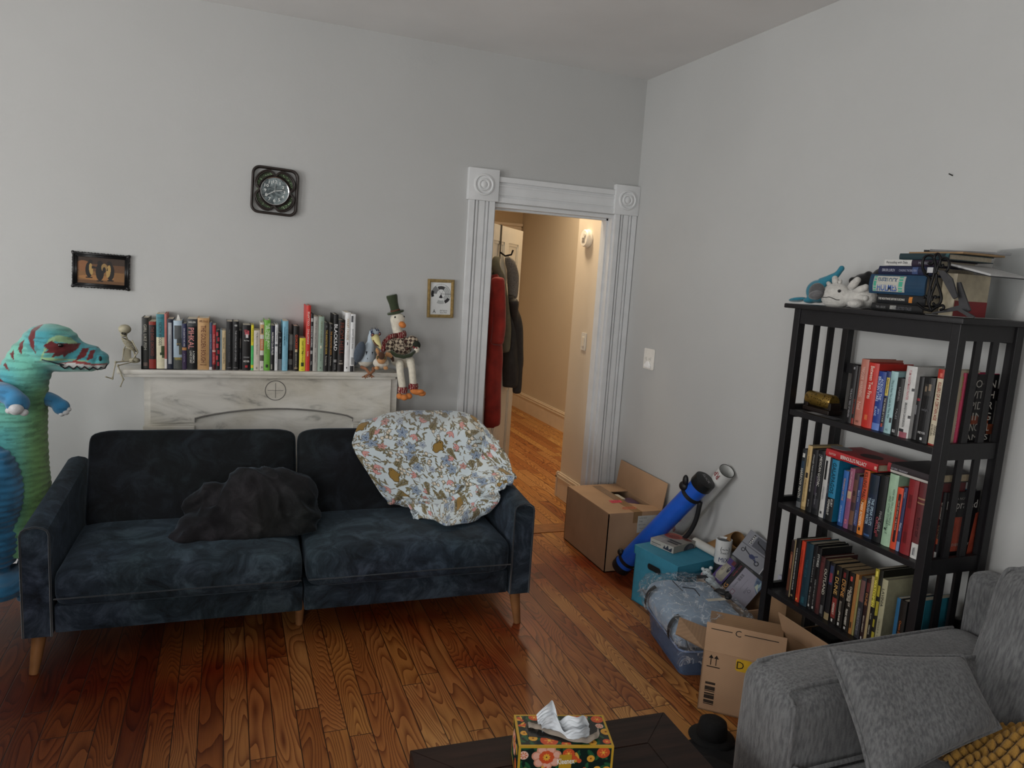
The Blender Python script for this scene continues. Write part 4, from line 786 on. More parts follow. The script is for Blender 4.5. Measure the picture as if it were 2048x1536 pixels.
def floral(W_, H_, seed=3):
    rnd = random.Random(seed); cv = Cv(W_, H_, '#d3dfe5'); OL = '#6f6a5a'
    def flower(x, y, s, c, c2, a0):
        for k in range(5):
            a = a0+k*1.2566; cv.ell(x+math.cos(a)*s*.62, y+math.sin(a)*s*.62, s*.55, s*.4, OL, a)
        for k in range(5):
            a = a0+k*1.2566; cv.ell(x+math.cos(a)*s*.62, y+math.sin(a)*s*.62, s*.47, s*.31, c, a); cv.line([(x, y), (x+math.cos(a)*s*.8, y+math.sin(a)*s*.8)], .8, c2)
        cv.ell(x, y, s*.2, s*.2, c2)
    def lily(x, y, s, a):
        for da in (-.7, 0, .7): cv.ell(x+math.cos(a+da)*s*.6, y+math.sin(a+da)*s*.6, s*.62, s*.25, '#8a5f58', a+da)
        for da in (-.7, .7, 0): cv.ell(x+math.cos(a+da)*s*.6, y+math.sin(a+da)*s*.6, s*.54, s*.18, '#d79c97', a+da)
        cv.line([(x, y), (x-math.cos(a)*s*1.1, y-math.sin(a)*s*1.1)], 1.4, OL)
    def fern(x, y, s, a, bend):
        pts = []
        for i in range(12):
            t = i/11; aa = a+bend*t; x += math.cos(aa)*s/6; y += math.sin(aa)*s/6; pts.append((x, y)); ln = s*.55*(1-t*.75)
            for sg in (-1, 1):
                b_ = aa+sg*1.0; cv.ell(x+math.cos(b_)*ln*.5, y+math.sin(b_)*ln*.5, ln*.55, s*.07, '#7d7150', b_)
        cv.line(pts, 1.4, '#5f5539')
    def leaf(x, y, s, a): cv.ell(x, y, s, s*.28, '#6d6752', a); cv.ell(x+math.cos(a+.5)*s*.5, y+math.sin(a+.5)*s*.5, s*.7, s*.2, '#8a8163', a+.7)
    def frog(x, y, s, a):
        ca, sa_ = math.cos(a), math.sin(a); pt = lambda u, v: (x+u*ca-v*sa_, y+u*sa_+v*ca)
        for g, c in ((3, '#5e4b2a'), (0, '#9a7a3c')):
            for u, v, r1, r2, r in ((0, 0, 1, .72, 0), (.75, .45, .5, .42, .4), (-.55, -.5, .62, .35, .5), (.45, -.55, .4, .22, -.6), (-.9, -.35, .35, .25, 0)): q = pt(u*s, v*s); cv.ell(*q, r1*s+g, r2*s+g, c, a+r)
        q = pt(.85*s, .62*s); cv.ell(*q, s*.12, s*.12, '#3a2f1a')
    def berry(x, y, s):
        for k in range(5):
            bx, by = x+rnd.uniform(-1.6, 1.6)*s, y+rnd.uniform(-1.6, 1.6)*s; cv.line([(x, y), (bx, by)], .8, OL); cv.ell(bx, by, s*.5, s*.55, OL); cv.ell(bx, by, s*.34, s*.4, '#e0d6c4')
    st = 47; pts = []
    for j in range(-1, int(H_/st)+2):
        for i in range(-1, int(W_/st)+2): pts.append((i*st+(j % 2)*st/2+rnd.uniform(-13, 13), j*st+rnd.uniform(-13, 13)))
    for x, y in pts:
        for k in range(4): leaf(x+rnd.uniform(-34, 34), y+rnd.uniform(-34, 34), rnd.uniform(8, 13), rnd.uniform(0, 6.3))
        a = rnd.uniform(0, 6.3); cv.line([(x+math.cos(a+q*.5)*26, y+math.sin(a+q*.5)*26) for q in range(4)], 1.3, '#8a836c')
    for n, (x, y) in enumerate(pts):
        k = (n*7+n//5) % 11
        if k in (0, 5): flower(x, y, 20, '#9aabc0', '#566780', rnd.uniform(0, 6))
        elif k in (1, 6): lily(x, y, 20, rnd.uniform(0, 6))
        elif k in (2, 8, 10): fern(x, y, 30, rnd.uniform(0, 6), rnd.uniform(-.5, .5))
        elif k == 3 and n % 2: frog(x, y, 20, rnd.uniform(-.6, 2))
        elif k in (4, 9): berry(x, y, 15)
        elif k == 7 and n % 2: flower(x, y, 14, '#d5a29b', '#7a4a44', rnd.uniform(0, 6))
        else: flower(x, y, 13, '#b8c3d2', '#5b6a80', rnd.uniform(0, 6))
    return cv
rows = [
 [(735, 900, 4.0), (795, 890, 4.0), (865, 880, 4.0), (935, 890, 4.0), (985, 940, 3.85)],
 [(735, 852, 3.93), (795, 833, 3.95), (868, 827, 3.96), (938, 838, 3.93), (985, 886, 3.70)],
 [(706, 874, 3.79), (790, 862, 3.83), (872, 860, 3.82), (948, 868, 3.76), (1010, 915, 3.52)],
 [(707, 900, 3.755), (797, 905, 3.76), (878, 908, 3.74), (955, 912, 3.65), (1028, 948, 3.36)],
 [(733, 945, 3.70), (815, 950, 3.69), (890, 955, 3.66), (960, 948, 3.53), (1031, 968, 3.30)],
 [(765, 995, 3.62), (832, 995, 3.60), (900, 998, 3.56), (962, 978, 3.44), (1012, 984, 3.28)],
 [(795, 1018, 3.53), (845, 1022, 3.50), (902, 1025, 3.44), (955, 1008, 3.38), (998, 1000, 3.30)],
 [(835, 1034, 3.42), (868, 1046, 3.36), (893, 1058, 3.30), (930, 1044, 3.32), (978, 1020, 3.33)]]
def sheet(rows, nu, nv):
    G = [crom([at(q[1], q[2], 2, q[3]) if q[0] == 'z' else at(q[0], q[1], 1, q[2]) for q in r], nu) for r in rows]; out = np.zeros((nv, nu, 3))
    for i in range(nu):
        for j, p in enumerate(crom([g[i] for g in G], nv)): out[j, i] = p
    return out
NU, NV = 420, 460
cg = sheet(rows, 106, 116); bpy.context.view_layer.update(); dg = bpy.context.evaluated_depsgraph_get()
push = np.zeros((116, 106)); dirs = np.zeros((116, 106, 3))
for j in range(116):
    for i in range(106):
        v = Vector(cg[j, i]); dv = (v-CAM); ln = dv.length; dv.normalize(); dirs[j, i] = dv
        if j < 18: continue
        ok, loc, nr, fi, ob, _ = bpy.context.scene.ray_cast(dg, CAM, dv)
        if ok and ob.name != 'throw_blanket' and (loc-CAM).length < ln+.014: push[j, i] = ln+.014-(loc-CAM).length
def filt(a, f):
    g_ = np.pad(a, 1, 'edge'); return f([g_[y:y+a.shape[0], x:x+a.shape[1]] for y in range(3) for x in range(3)])
for k in range(4): push = filt(push, lambda L_: np.max(L_, 0))
for k in range(9): push = filt(push, lambda L_: np.mean(L_, 0))
push *= np.clip((np.arange(116)-16)/6, 0, 1)[:, None]; cg = cg-dirs*push[..., None]
def up(a, n, ax):
    x = np.linspace(0, a.shape[ax]-1, n); i = np.minimum(x.astype(int), a.shape[ax]-2); f = (x-i).reshape((-1, 1, 1) if ax == 0 else (1, -1, 1)); return np.take(a, i, ax)*(1-f)+np.take(a, i+1, ax)*f
co = up(up(cg, NV, 0), NU, 1)
nrm = np.cross(np.gradient(co, axis=1), np.gradient(co, axis=0)); nrm /= np.linalg.norm(nrm, axis=2, keepdims=True)+1e-9
nrm *= 1 if nrm[200, 200] @ np.array([0, -1, .3]) > 0 else -1
uu, vv = np.meshgrid(np.linspace(0, 1, NU), np.linspace(0, 1, NV))
d = np.zeros((NV, NU))
def ridge(c, w, h, k): return h*np.exp(-((c)/w)**2)*k
low = np.clip((vv-.58)/.2, 0, 1)
d += ridge(vv-(.80-.10*uu**2+.03*np.sin(uu*5)), .025, .03, low) - ridge(vv-(.76-.10*uu**2+.03*np.sin(uu*5)), .018, .016, low) + ridge(vv-(.90-.16*uu**2), .028, .032, low) + ridge(vv-(.70-.14*(uu-.1)**2), .02, .016, np.clip((uu-.35)/.3, 0, 1))
right = np.clip((uu-.6)/.25, 0, 1); d += 0*ridge(uu-(.86-.12*(vv-.45)), .04, .010, right*np.clip((vv-.3)/.2, 0, 1)) + .5*ridge(uu-(.73-.2*(vv-.5)), .04, .010, right*np.clip((vv-.35)/.2, 0, 1))
left = np.exp(-(uu/.07)**2); d += left*.014*np.sin(vv*9+1)+.008*left
d += .006*np.sin(uu*7+vv*4)*np.clip(vv*3, 0, 1)+.004*np.sin(uu*13-vv*9)
co = co+nrm*(d+.022)[..., None]
sl = np.array([[nz(p, 30, 2)*.0018 for p in row[::4]] for row in co[::4]]); sl = np.kron(sl, np.ones((4, 4)))[:NV, :NU]
cv = floral(NU*3//2, NV*3//2); cols = cv.a[np.minimum((np.arange(NV)*1.5).astype(int), cv.h-1)][:, np.minimum((np.arange(NU)*1.5).astype(int), cv.w-1)][::-1]
fb = gridmesh('floral_blanket', co, cols, amat(.9, .25, .4, 500, .08), smooth=True)
so = fb.modifiers.new('t', 'SOLIDIFY'); so.thickness = .009; so.offset = 1 if nrm[200, 200] @ np.array([0, -1, 0]) < 0 else 1
tag(fb, 'pale blue floral blanket with frogs and ferns draped over the right end of the sofa', 'blanket')
# ================================================================= plush dinosaur
D = Plane(1, 3.62, (90, 760)); dk = D.k
dn = thing('stuffed_dinosaur', 'large teal and green stuffed tyrannosaurus standing on the floor left of the sofa', 'stuffed dinosaur')
b = MB()
sp = [(8, 1090, 86), (12, 1000, 82), (20, 930, 68), (28, 860, 58), (37, 800, 51), (47, 752, 45), (66, 716, 42), (92, 698, 44)]
b.tube([D(x, y) for x, y, r in sp], [r*dk for x, y, r in sp], 24)
b.ell(D(102, 692), (54*dk, 54*dk, 45*dk)); b.tube([D(95, 697), D(130, 708), D(165, 714), D(190, 718), D(208, 722)], [46*dk, 37*dk, 30*dk, 26*dk, 13*dk], 20); b.ell(D(200, 720), (17*dk, 24*dk, 20*dk)); b.ell(D(150, 722), (58*dk, 32*dk, 20*dk))
b.ell(D(-45, 1060, .1), (80*dk, 90*dk, 70*dk))
xz = lambda pts: [(D(x, y).x, D(x, y).z) for x, y in pts]
zf = .2735; Z = lambda pts: xz([(x*zf, 480+y*zf) for x, y in pts])
def dpaint(a, n):
    X, Zz, Y = a[:, 0], a[:, 2], a[:, 1]; nn = np.array([nz(p, 7) for p in a]); n2 = np.array([noise.noise(Vector((p[0]*14, p[1]*14, p[2]*90))) for p in a])
    c = np.zeros((len(a), 3)); teal, lt, gr, bl = (np.array(lin(q)) for q in ('#43949f', '#69b09e', '#6a9450', '#255a82'))
    c[:] = teal+(lt-teal)*np.clip(.5+nn*1.2, 0, 1)[:, None]
    w = 1/(1+np.exp(-(X-(D(28, 0).x+(Zz-D(0, 950).z)*.10))*55)); low = np.clip((D(0, 735).z-Zz)/.1, 0, 1); k = np.clip(w*low, 0, 1)[:, None]; c = c*(1-k)+(gr*(1+.25*nn[:, None]))*k
    yb = inpoly(X, Zz, Z([(400, 700), (450, 680), (540, 705), (590, 760), (520, 740), (440, 720), (380, 790), (350, 840), (420, 840), (560, 860), (740, 880), (780, 880), (600, 870), (330, 860)])); c[yb] = c[yb]*.45+np.array(lin('#a9bd6a'))*.55
    dark = (n2 > .22); c[dark] *= .72
    red = np.array(lin('#5f1f22'))
    for pl in ([(300, 615), (262, 640), (245, 690), (265, 750), (303, 805), (288, 720), (290, 660), (322, 610)], [(205, 718), (168, 750), (166, 785), (198, 826), (196, 770)], [(125, 790), (100, 822), (138, 868)], [(72, 880), (52, 905), (105, 936)], [(22, 975), (12, 1015), (88, 1035), (50, 1005)], [(0, 1105), (40, 1112), (75, 1135), (0, 1122)], [(0, 1145), (60, 1150), (0, 1175)], [(-60, 1310), (10, 1308), (32, 1340), (20, 1358), (-60, 1360)],
               [(370, 748), (425, 722), (440, 735), (500, 742), (585, 752), (570, 790), (520, 815), (490, 838), (488, 820), (415, 835), (440, 805), (370, 800), (410, 785), (380, 765)], [(618, 785), (660, 785), (640, 840), (578, 866)], [(676, 798), (706, 798), (692, 850), (652, 870)],
               [(588, 700), (612, 697), (618, 742)], [(640, 725), (665, 735), (655, 760)], [(680, 748), (705, 758), (690, 772)], [(720, 765), (742, 765), (715, 788)]):
        mx_, my_ = sum(q[0] for q in pl)/len(pl), sum(q[1] for q in pl)/len(pl); c[inpoly(X, Zz, Z([(mx_+(x-mx_)*1.12, my_+(y-my_)*1.06) for x, y in pl]))] = red
    mo = inpoly(X, Zz, Z([(440, 892), (560, 880), (700, 905), (790, 900), (780, 920), (755, 945), (735, 925), (705, 940), (670, 920), (640, 938), (600, 912), (560, 928), (520, 908), (490, 925)])); c[mo] = lin('#c9ccca')
    c[inpoly(X, Zz, Z([(440, 888), (560, 868), (640, 876), (700, 895), (790, 893), (788, 902), (700, 908), (560, 884)]))] = lin('#8a3b3a')
    return c
db = fuse('dinosaur_body', b, .005, amat(.9, .35, .35, 350, .12), dpaint, dn, 5, disp=lambda p, q: .0014*math.sin(p.z*230+7*nz(p, 6)))
for v in db.data.vertices: v.co.z = max(v.co.z, .004)
zz = lambda x, y, o: D(x*zf, 480+y*zf, o)
def front(x, y):
    """first point of the body under this spot, seen along +y"""
    p = zz(x, y, 0); ok, loc, nr, _ = db.ray_cast(Vector((p.x, 2.5, p.z)), Vector((0, 1, 0))); return loc if ok else p
def fpatch(pts): return [front(*p)+Vector((0, -.003, 0)) for p in pts]
b = MB(); b.tube(fpatch([(465, 900), (492, 927), (525, 907), (553, 930), (582, 908), (606, 933), (634, 913), (664, 940), (692, 918), (722, 942), (745, 922), (770, 935), (788, 905)]), .0035, 6); b.build('tooth_line', mat('#121316', .7), dn, smooth=True)
b = MB(); b.tube(fpatch([(345, 852), (400, 866), (450, 888), (490, 898)]), .003, 6); b.build('mouth_seam', mat('#2a3a40', .8), dn, smooth=True)
MB().ell(front(478, 750), (.0115, .008, .009)).build('eye', mat('#140d0c', .15), dn, smooth=True)
MB().ell(front(745, 858), (.006, .005, .012)).build('nostril', mat('#12181c', .7), dn, smooth=True)
ap = lambda a, n: np.array([np.array(lin('#2d6f98'))*(1+.5*nz(p, 18)+(-.3 if noise.noise(Vector((p[0]*14, p[1]*14, p[2]*70))) > .25 else 0)) for p in a])
for pts, claws, r0 in (([(-45, 1105, -.08), (40, 1120, -.15), (110, 1165, -.19), (128, 1195, -.2)], [(118, 1238, -.235, 46), (175, 1262, -.225, 28), (70, 1248, -.22, 26)], .044), ([(300, 1155, .02), (360, 1165, -.01), (415, 1190, -.04), (448, 1222, -.05)], [(500, 1238, -.06, 20), (482, 1262, -.07, 22), (452, 1272, -.065, 21)], .034)):
    b = MB(); q = [zz(x, y, o) for x, y, o in pts]; b.tube(crom(q, 12), [r0-.0008*i for i in range(12)], 16); b.ell(q[-1], r0)
    a_ = fuse('arm', b, .006, amat(.9, .35, .35, 350, .12), ap, dn, 4)
    for x, y, o, r in claws: MB().ell(zz(x, y, o), (r*zf*dk, r*zf*dk, r*.85*zf*dk)).build('claw', fur('#b9bbbd'), a_, smooth=True)
for els in ([(-6, 985, -.14, 44, 50, 92), (2, 1080, -.12, 34, 46, 60), (14, 1165, -.15, 42, 75, 24)], [(66, 1020, .02, 24, 46, 108), (62, 1120, .03, 22, 44, 60), (62, 1168, .0, 26, 70, 22)]):
    b = MB()
    for x, y, o, rx, ry, rz in els: b.ell(D(x, y, o), (rx*dk, ry*dk, rz*dk))
    lg = fuse('leg', b, .007, amat(.9, .35, .35, 350, .12), ap, dn, 5, disp=lambda p, q: .003*math.sin(p.z*240+4*nz(p, 6)))
    for v in lg.data.vertices: v.co.z = max(v.co.z, .003)
# ================================================================= coats on the open hall door
def dp(px, py, v):
    d = RT*((px-1024)/F)+DN*((py-768)/F)+FW; n = Vector((ca, -sa, 0)); b0 = leaf(0, 0, 0); t_ = ((b0-CAM).dot(n)+v)/d.dot(n); p = CAM+d*t_
    return Vector(((p-b0).dot(Vector((sa, ca, 0))), v, p.z))
hk = thing('over_door_hook', 'black strap hook hanging over the top of the open hall door', 'door hook'); hk.matrix_basis = ML
b = MB(); b.box((.22, -.022, 1.951), (.245, .026, 1.954)).box((.22, .0235, 1.74), (.245, .026, 1.954)); b.build('strap', mat('#1d1712', .5), hk)
b = MB(); b.tube([(.2325, .027, 1.78), (.2325, .06, 1.76), (.2325, .1, 1.77), (.2325, .11, 1.80)], .006, 8); b.build('hook', mat('#1d1712', .4, metal=.5), hk, smooth=True)
def coat(name, label, pieces, m, vox=.011, amp=.012, fr=40):
    t = thing(name, label, 'coat'); t.matrix_basis = ML
    for nm, shapes, mm in pieces:
        b = MB()
        for s in shapes:
            if s[0] == 'e': b.ell(dp(*s[1]), s[2])
            else: b.tube(crom([dp(*q[:3]) for q in s[1]], 14), [r for r in np.interp(np.linspace(0, 1, 14), np.linspace(0, 1, len(s[1])), [q[3] for q in s[1]])], 14)
        fuse(nm, b, vox, mm or m, parent=t, smooth=3, disp=lambda p, q: amp*math.sin(p.x*fr+p.z*6+2.5*nz(p, 4))*.6+amp*.8*nz(Vector((p.x*2, p.y*2, p.z*.5)), 7))
VR, GRC, BLK = mat('#8e2418', .8, .25, 14, bump=.3, bscale=300, sheen=.15), mat('#6a6450', .85, .15, 20), mat('#34302c', .6, .2, 30)
coat('bathrobe', 'long red velvet robe hanging at the left on the open hall door', [
  ('robe_body', [('t', [(990, 546, .055, .03), (989, 590, .06, .052), (988, 680, .06, .055), (986, 760, .06, .058), (984, 850, .06, .06)])], None),
  ('sleeve', [('t', [(996, 556, .09, .04), (999, 620, .10, .042), (998, 660, .105, .04), (994, 688, .105, .036)])], None)], VR)
coat('jacket', 'grey green hooded jacket hanging between the red robe and the black jacket', [
  ('hood', [('t', [(993, 514, .045, .022), (990, 532, .05, .036), (997, 552, .055, .034), (1004, 578, .06, .02)])], None), ('jacket_body', [('t', [(1003, 560, .045, .03), (1006, 620, .05, .042), (1006, 700, .05, .042)])], None)], GRC)
coat('jacket', 'black jacket with speckled grey fleece hood hanging nearest the door edge', [
  ('fleece_hood', [('t', [(1014, 514, .05, .02), (1020, 526, .06, .038), (1025, 556, .065, .036), (1024, 596, .07, .03)])], mat('#77716a', .95, .45, 220, bump=.6, bscale=250)), ('jacket_body', [('t', [(1018, 590, .06, .036), (1020, 650, .065, .05), (1020, 720, .065, .055), (1020, 772, .065, .055)])], None), ('sleeve', [('t', [(1026, 600, .10, .032), (1034, 660, .11, .036), (1036, 730, .11, .034), (1034, 786, .11, .028)])], None)], BLK)
# ================================================================= boxes and tubes in the corner
def m_card(c='#b39274'):
    mt, nt, b = nodes('cardboard'); L = nt.links.new; tc = N(nt, 'ShaderNodeTexCoord'); wv = N(nt, 'ShaderNodeTexWave', Scale=80.0, Distortion=.6); wv.bands_direction = 'Z'; n1 = N(nt, 'ShaderNodeTexNoise', Scale=5.0, Detail=5.0); n2 = N(nt, 'ShaderNodeTexNoise', Scale=120.0, Detail=2.0)
    for n in (wv, n1, n2): L(tc.outputs['Object'], n.inputs['Vector'])
    l = lin(c); rp = N(nt, 'ShaderNodeValToRGB'); rp.color_ramp.elements[0].position = .3; rp.color_ramp.elements[1].position = .7; rp.color_ramp.elements[0].color = (*[v*.9 for v in l], 1); rp.color_ramp.elements[1].color = (*[v*1.08 for v in l], 1); L(n1.outputs['Fac'], rp.inputs['Fac'])
    mx = N(nt, 'ShaderNodeMix', data_type='RGBA', blend_type='MULTIPLY'); mx.inputs['Factor'].default_value = .12; L(rp.outputs['Color'], mx.inputs['A']); L(wv.outputs['Color'], mx.inputs['B']); L(mx.outputs['Result'], b.inputs['Base Color']); b.inputs['Roughness'].default_value = .8; b.inputs['Specular IOR Level'].default_value = .2; return mt
CARD, CARDD, INK = m_card(), m_card('#96775a'), mat('#1c1714', .7)
def shell(b, x0, y0, z0, x1, y1, z1, t=.005):
    b.box((x0, y0, z0), (x1, y1, z0+t)); b.box((x0, y0, z0), (x0+t, y1, z1)).box((x1-t, y0, z0), (x1, y1, z1)).box((x0, y0, z0), (x1, y0+t, z1)).box((x0, y1-t, z0), (x1, y1, z1)); return b
bx = thing('cardboard_box', 'large brown cardboard box with one raised flap beside the door casing', 'cardboard box', (2.02, 3.533, 0)); W1, D1, H1 = .345, .55, .345
shell(MB(), 0, 0, .001, W1, D1, H1).build('box_body', CARD, bx)
MB().box((.001, .001, H1), (.185, D1-.001, H1+.004)).build('flap', CARD, bx)
b = MB(); b.prism([(.185, 0), (.345, 0), (.345, .09), (.20, .17), (.185, .17)], .004, Matrix.Translation((0, .001, H1+.0005))); b.build('flap', CARD, bx)
MB().box((.185, D1-.16, H1), (.344, D1-.001, H1+.004)).build('flap', CARD, bx)
MB().box((-.002, 0, 0), (.002, D1, .165), M=Matrix.Translation((.347, 0, H1)) @ Matrix.Rotation(R(8), 4, 'Y')).build('flap', CARD, bx)
b = MB(); b.box((.16, -.0015, H1-.06), (.215, .0, H1+.005)).box((.16, -.0015, H1+.0046), (.215, D1*.95, H1+.0052)); b.build('packing_tape', mat('#8a6d4e', .2, .08, 30), bx)
lb = MB().box((.19, -.0022, .225), (.338, -.0005, .325)).build('shipping_label', mat('#b9bab6', .5, .05, 60), bx)
for i, (s, w, h, x, z) in enumerate((('UNITED PARCEL', .05, .006, .225, .312), ('9 41', .02, .012, .212, .292), ('SHIP TO: APT 2', .05, .007, .222, .272), ('TRACK 1Z 44', .06, .005, .23, .25), ('4', .02, .016, .285, .29), ('II', .01, .02, .325, .25))): text('label_lettering', s, w, h, INK, lb, frame((x, -.0026, z), (1, 0, 0), (0, 0, 1)))
MB().prism([(-.04, -.022), (.035, -.026), (.042, .018), (-.03, .026)], .0006, Matrix.Translation((.15, .20, H1+.0053)) @ Matrix.Rotation(.1, 4, 'Z')).build('pink_sticker', mat('#d8475a', .5), bx)
text('sticker_lettering', '350F', .055, .022, mat('#8a1f30', .5), bx, Matrix.Translation((.152, .20, H1+.0062)) @ Matrix.Rotation(.1, 4, 'Z'))
b = MB(); b.tube([(x+.17, y+.07, H1+.0062) for x, y in rrect(.085, .03, .012, 4)], .0016, 5, close=True); b.build('orange_outline', mat('#d9785a', .5), bx); text('sticker_lettering', 'FRAGILE', .06, .014, mat('#d9785a', .5), bx, Matrix.Translation((.17, .07, H1+.0062)))
pc = thing('zip_pouch', 'purple and clear zip pouch inside the large cardboard box', 'pouch', (2.28, 3.77, .24))
MB().box((-.05, -.06, 0), (.05, .06, .10), bev=.015).build('pouch_body', mat('#4a3550', .5, .3, 20), pc, smooth=40); MB().box((-.052, -.062, .08), (.052, .062, .088), bev=.002).build('zip_band', mat('#3a2a4a', .4), pc)
tag(MB().box((2.21, 3.78, .30), (2.27, 3.88, .349), bev=.012).build('folded_cloth', mat('#b9b4a6', .8, .1, 30), smooth=40), 'folded cream cloth tucked inside the large cardboard box', 'cloth')
tag(MB().box((2.215, 3.78, .006), (2.265, 3.88, .2995)).build('paper_stack', mat('#8a8478', .8)), 'stack of papers filling the large cardboard box under the cream cloth', 'papers')
tag(MB().box((2.23, 3.71, .006), (2.33, 3.83, .2395)).build('paper_stack', mat('#7a7468', .8)), 'papers under the purple pouch in the large cardboard box', 'papers')
def axis(a, b_): z = (b_-a).normalized(); x = z.orthogonal().normalized(); y = z.cross(x); M = Matrix.Identity(4); [M.__setitem__(i, (x[i], y[i], z[i], a[i])) for i in range(3)]; return M, (b_-a).length
# blue carrying tube
A, B = at(1240, 1135, 2, .058), at(1413, 958, 0, 2.275); M, Ln = axis(A, B); r = .052
tb = thing('carrying_tube', 'bright blue poster carrying tube with black caps leaning on the right wall', 'poster tube')
MB().lathe([(0, .02), (r, .02), (r, Ln*.86), (r*1.0, Ln*.86), (r*1.0, Ln-.05), (0, Ln-.05)], 28, M).build('tube_body', mat('#1a55bd', .4, .08, 14, coat=.2), tb, smooth=40)
cp = MB().lathe([(0, Ln), (r*.9, Ln), (r*1.1, Ln-.008), (r*1.12, Ln-.05), (r*1.05, Ln-.056), (r*.9, Ln-.056)], 28, M).build('end_cap', mat('#17181a', .4), tb, smooth=40)
MB().lathe([(0, 0), (r*1.02, 0), (r*1.05, .01), (r*1.05, .04), (r*.9, .042)], 28, M).build('end_cap', mat('#17181a', .4), tb, smooth=40)
zax = (B-A).normalized(); text('cap_lettering', 'SLICK', .06, .018, mat('#a9abad', .4), cp, frame(B+zax*.0012, (.15, -.8, -.6), Vector((.15, -.8, -.6)).cross(zax)*-1))
for s in (.1, .84): b = MB(); b.lathe([(r*.98, Ln*s-.012), (r*1.05, Ln*s-.01), (r*1.05, Ln*s+.01), (r*.98, Ln*s+.012)], 28, M); b.build('strap_ring', mat('#131316', .6), tb, smooth=40)
lo = lambda s, x, y=0: M @ Vector((x, y, Ln*s))
q0 = A.lerp(B, .1); q1 = A.lerp(B, .84); dn_ = Vector((.02, -.03, -1)).normalized(); up_ = Vector((-.6, .2, .6)).normalized()
b = MB(); b.tube(crom([q1+Vector((.03, -.04, -.03)), q1.lerp(q0, .18)+Vector((.055, -.07, -.07)), q1.lerp(q0, .34)+Vector((.06, -.06, -.10)), q1.lerp(q0, .5)+Vector((.05, -.01, -.06))], 16), .012, 8); b.build('shoulder_strap', mat('#131316', .7), tb, smooth=True)
b = MB(); b.ell(q1+up_*.062, (.02, .03, .025)); b.ell(q1+up_*.075+zax*.03, (.014, .018, .03)); b.build('strap_buckle', mat('#131316', .5), tb, smooth=True)
b = MB(); b.ell(q0+up_*.06, (.018, .02, .02)); b.build('strap_buckle', mat('#131316', .5), tb, smooth=True)
# rolled poster behind it
A, B = at(1352, 1062, 0, 2.352), at(1454, 942, 0, 2.358); M, Ln = axis(A, B); r = .04
rp_ = thing('rolled_poster', 'white rolled poster with red and black lettering leaning behind the blue tube', 'poster roll')
b = MB(); b.lathe([(r, 0), (r, Ln), (r*.93, Ln), (r*.93, 0)], 28, M); b.build('paper_roll', mat('#c9cac8', .6, .05, 20), rp_, smooth=40)
zax = (B-A).normalized(); fr_ = Vector((-.55, -.75, .35)); fr_ = (fr_-zax*fr_.dot(zax)).normalized(); sd = zax.cross(fr_)
for s, t_, c, w, h in ((.94, 'RP', '#8a1f28', .04, .035), (.8, 'No.', '#8a1f28', .045, .035), (.68, 'vote', '#2a2a2c', .045, .03), (.52, 'E', '#2a2a2c', .03, .03), (.22, 'B', '#8a1f28', .03, .03), (.08, 'RED', '#8a1f28', .05, .035)):
    text('poster_lettering', t_, w, h, mat(c, .6), rp_, frame(A+zax*Ln*s+(fr_*.8+sd*(-.6)).normalized()*(r+.0012), (sd*.8+fr_*.6)*-1, zax*-1))
b = MB(); e1 = fr_; b.tube([B+(fr_*math.cos(a)+sd*math.sin(a))*r*1.0 for a in [i/24*2*math.pi for i in range(24)]], .0018, 5, close=True); b.build('black_edge', INK, rp_)
# teal storage box with lid
e1 = Vector((.06, -.315, 0)).normalized(); e2 = Vector((-e1.y, e1.x, 0)); MT = Matrix.Identity(4)
for i, c in enumerate((e1, e2, Vector((0, 0, 1)), Vector((1.988, 3.185, 0)))):
    for j in range(3): MT[j][i] = c[j]
TEAL, TEALD = mat('#36829c', .6, .06, 30, bump=.15, bscale=400), mat('#2c6c82', .6, .06, 30)
sb = thing('storage_box', 'teal lidded storage box with oval hand hole on the floor by the right wall', 'storage box'); sb.matrix_basis = MT
WT, DT, HT = .32, .335, .303
shell(MB(), .006, .006, .001, WT-.006, DT-.006, HT-.006).build('box_body', TEAL, sb)
b = MB(); b.box((0, 0, HT-.006), (WT, DT, HT), bev=.002); b.box((0, 0, HT-.045), (WT, .005, HT-.003)).box((0, DT-.005, HT-.045), (WT, DT, HT-.003)).box((0, 0, HT-.045), (.005, DT, HT-.003)).box((WT-.005, 0, HT-.045), (WT, DT, HT-.003)); b.build('lid', TEAL, sb)
b = MB(); b.prism(rrect(.1, .034, .0165, 6), .001, frame((WT*.48, .0052, HT-.076), (1, 0, 0), (0, 0, 1))); hh2 = b.build('hand_hole', mat('#0b1114', .9), sb)
b = MB(); b.tube([Vector((WT*.48+x, .0048, HT-.076+y)) for x, y in rrect(.1, .034, .0165, 6)], .0022, 6, close=True); b.build('hand_hole_rim', TEALD, sb, smooth=True)
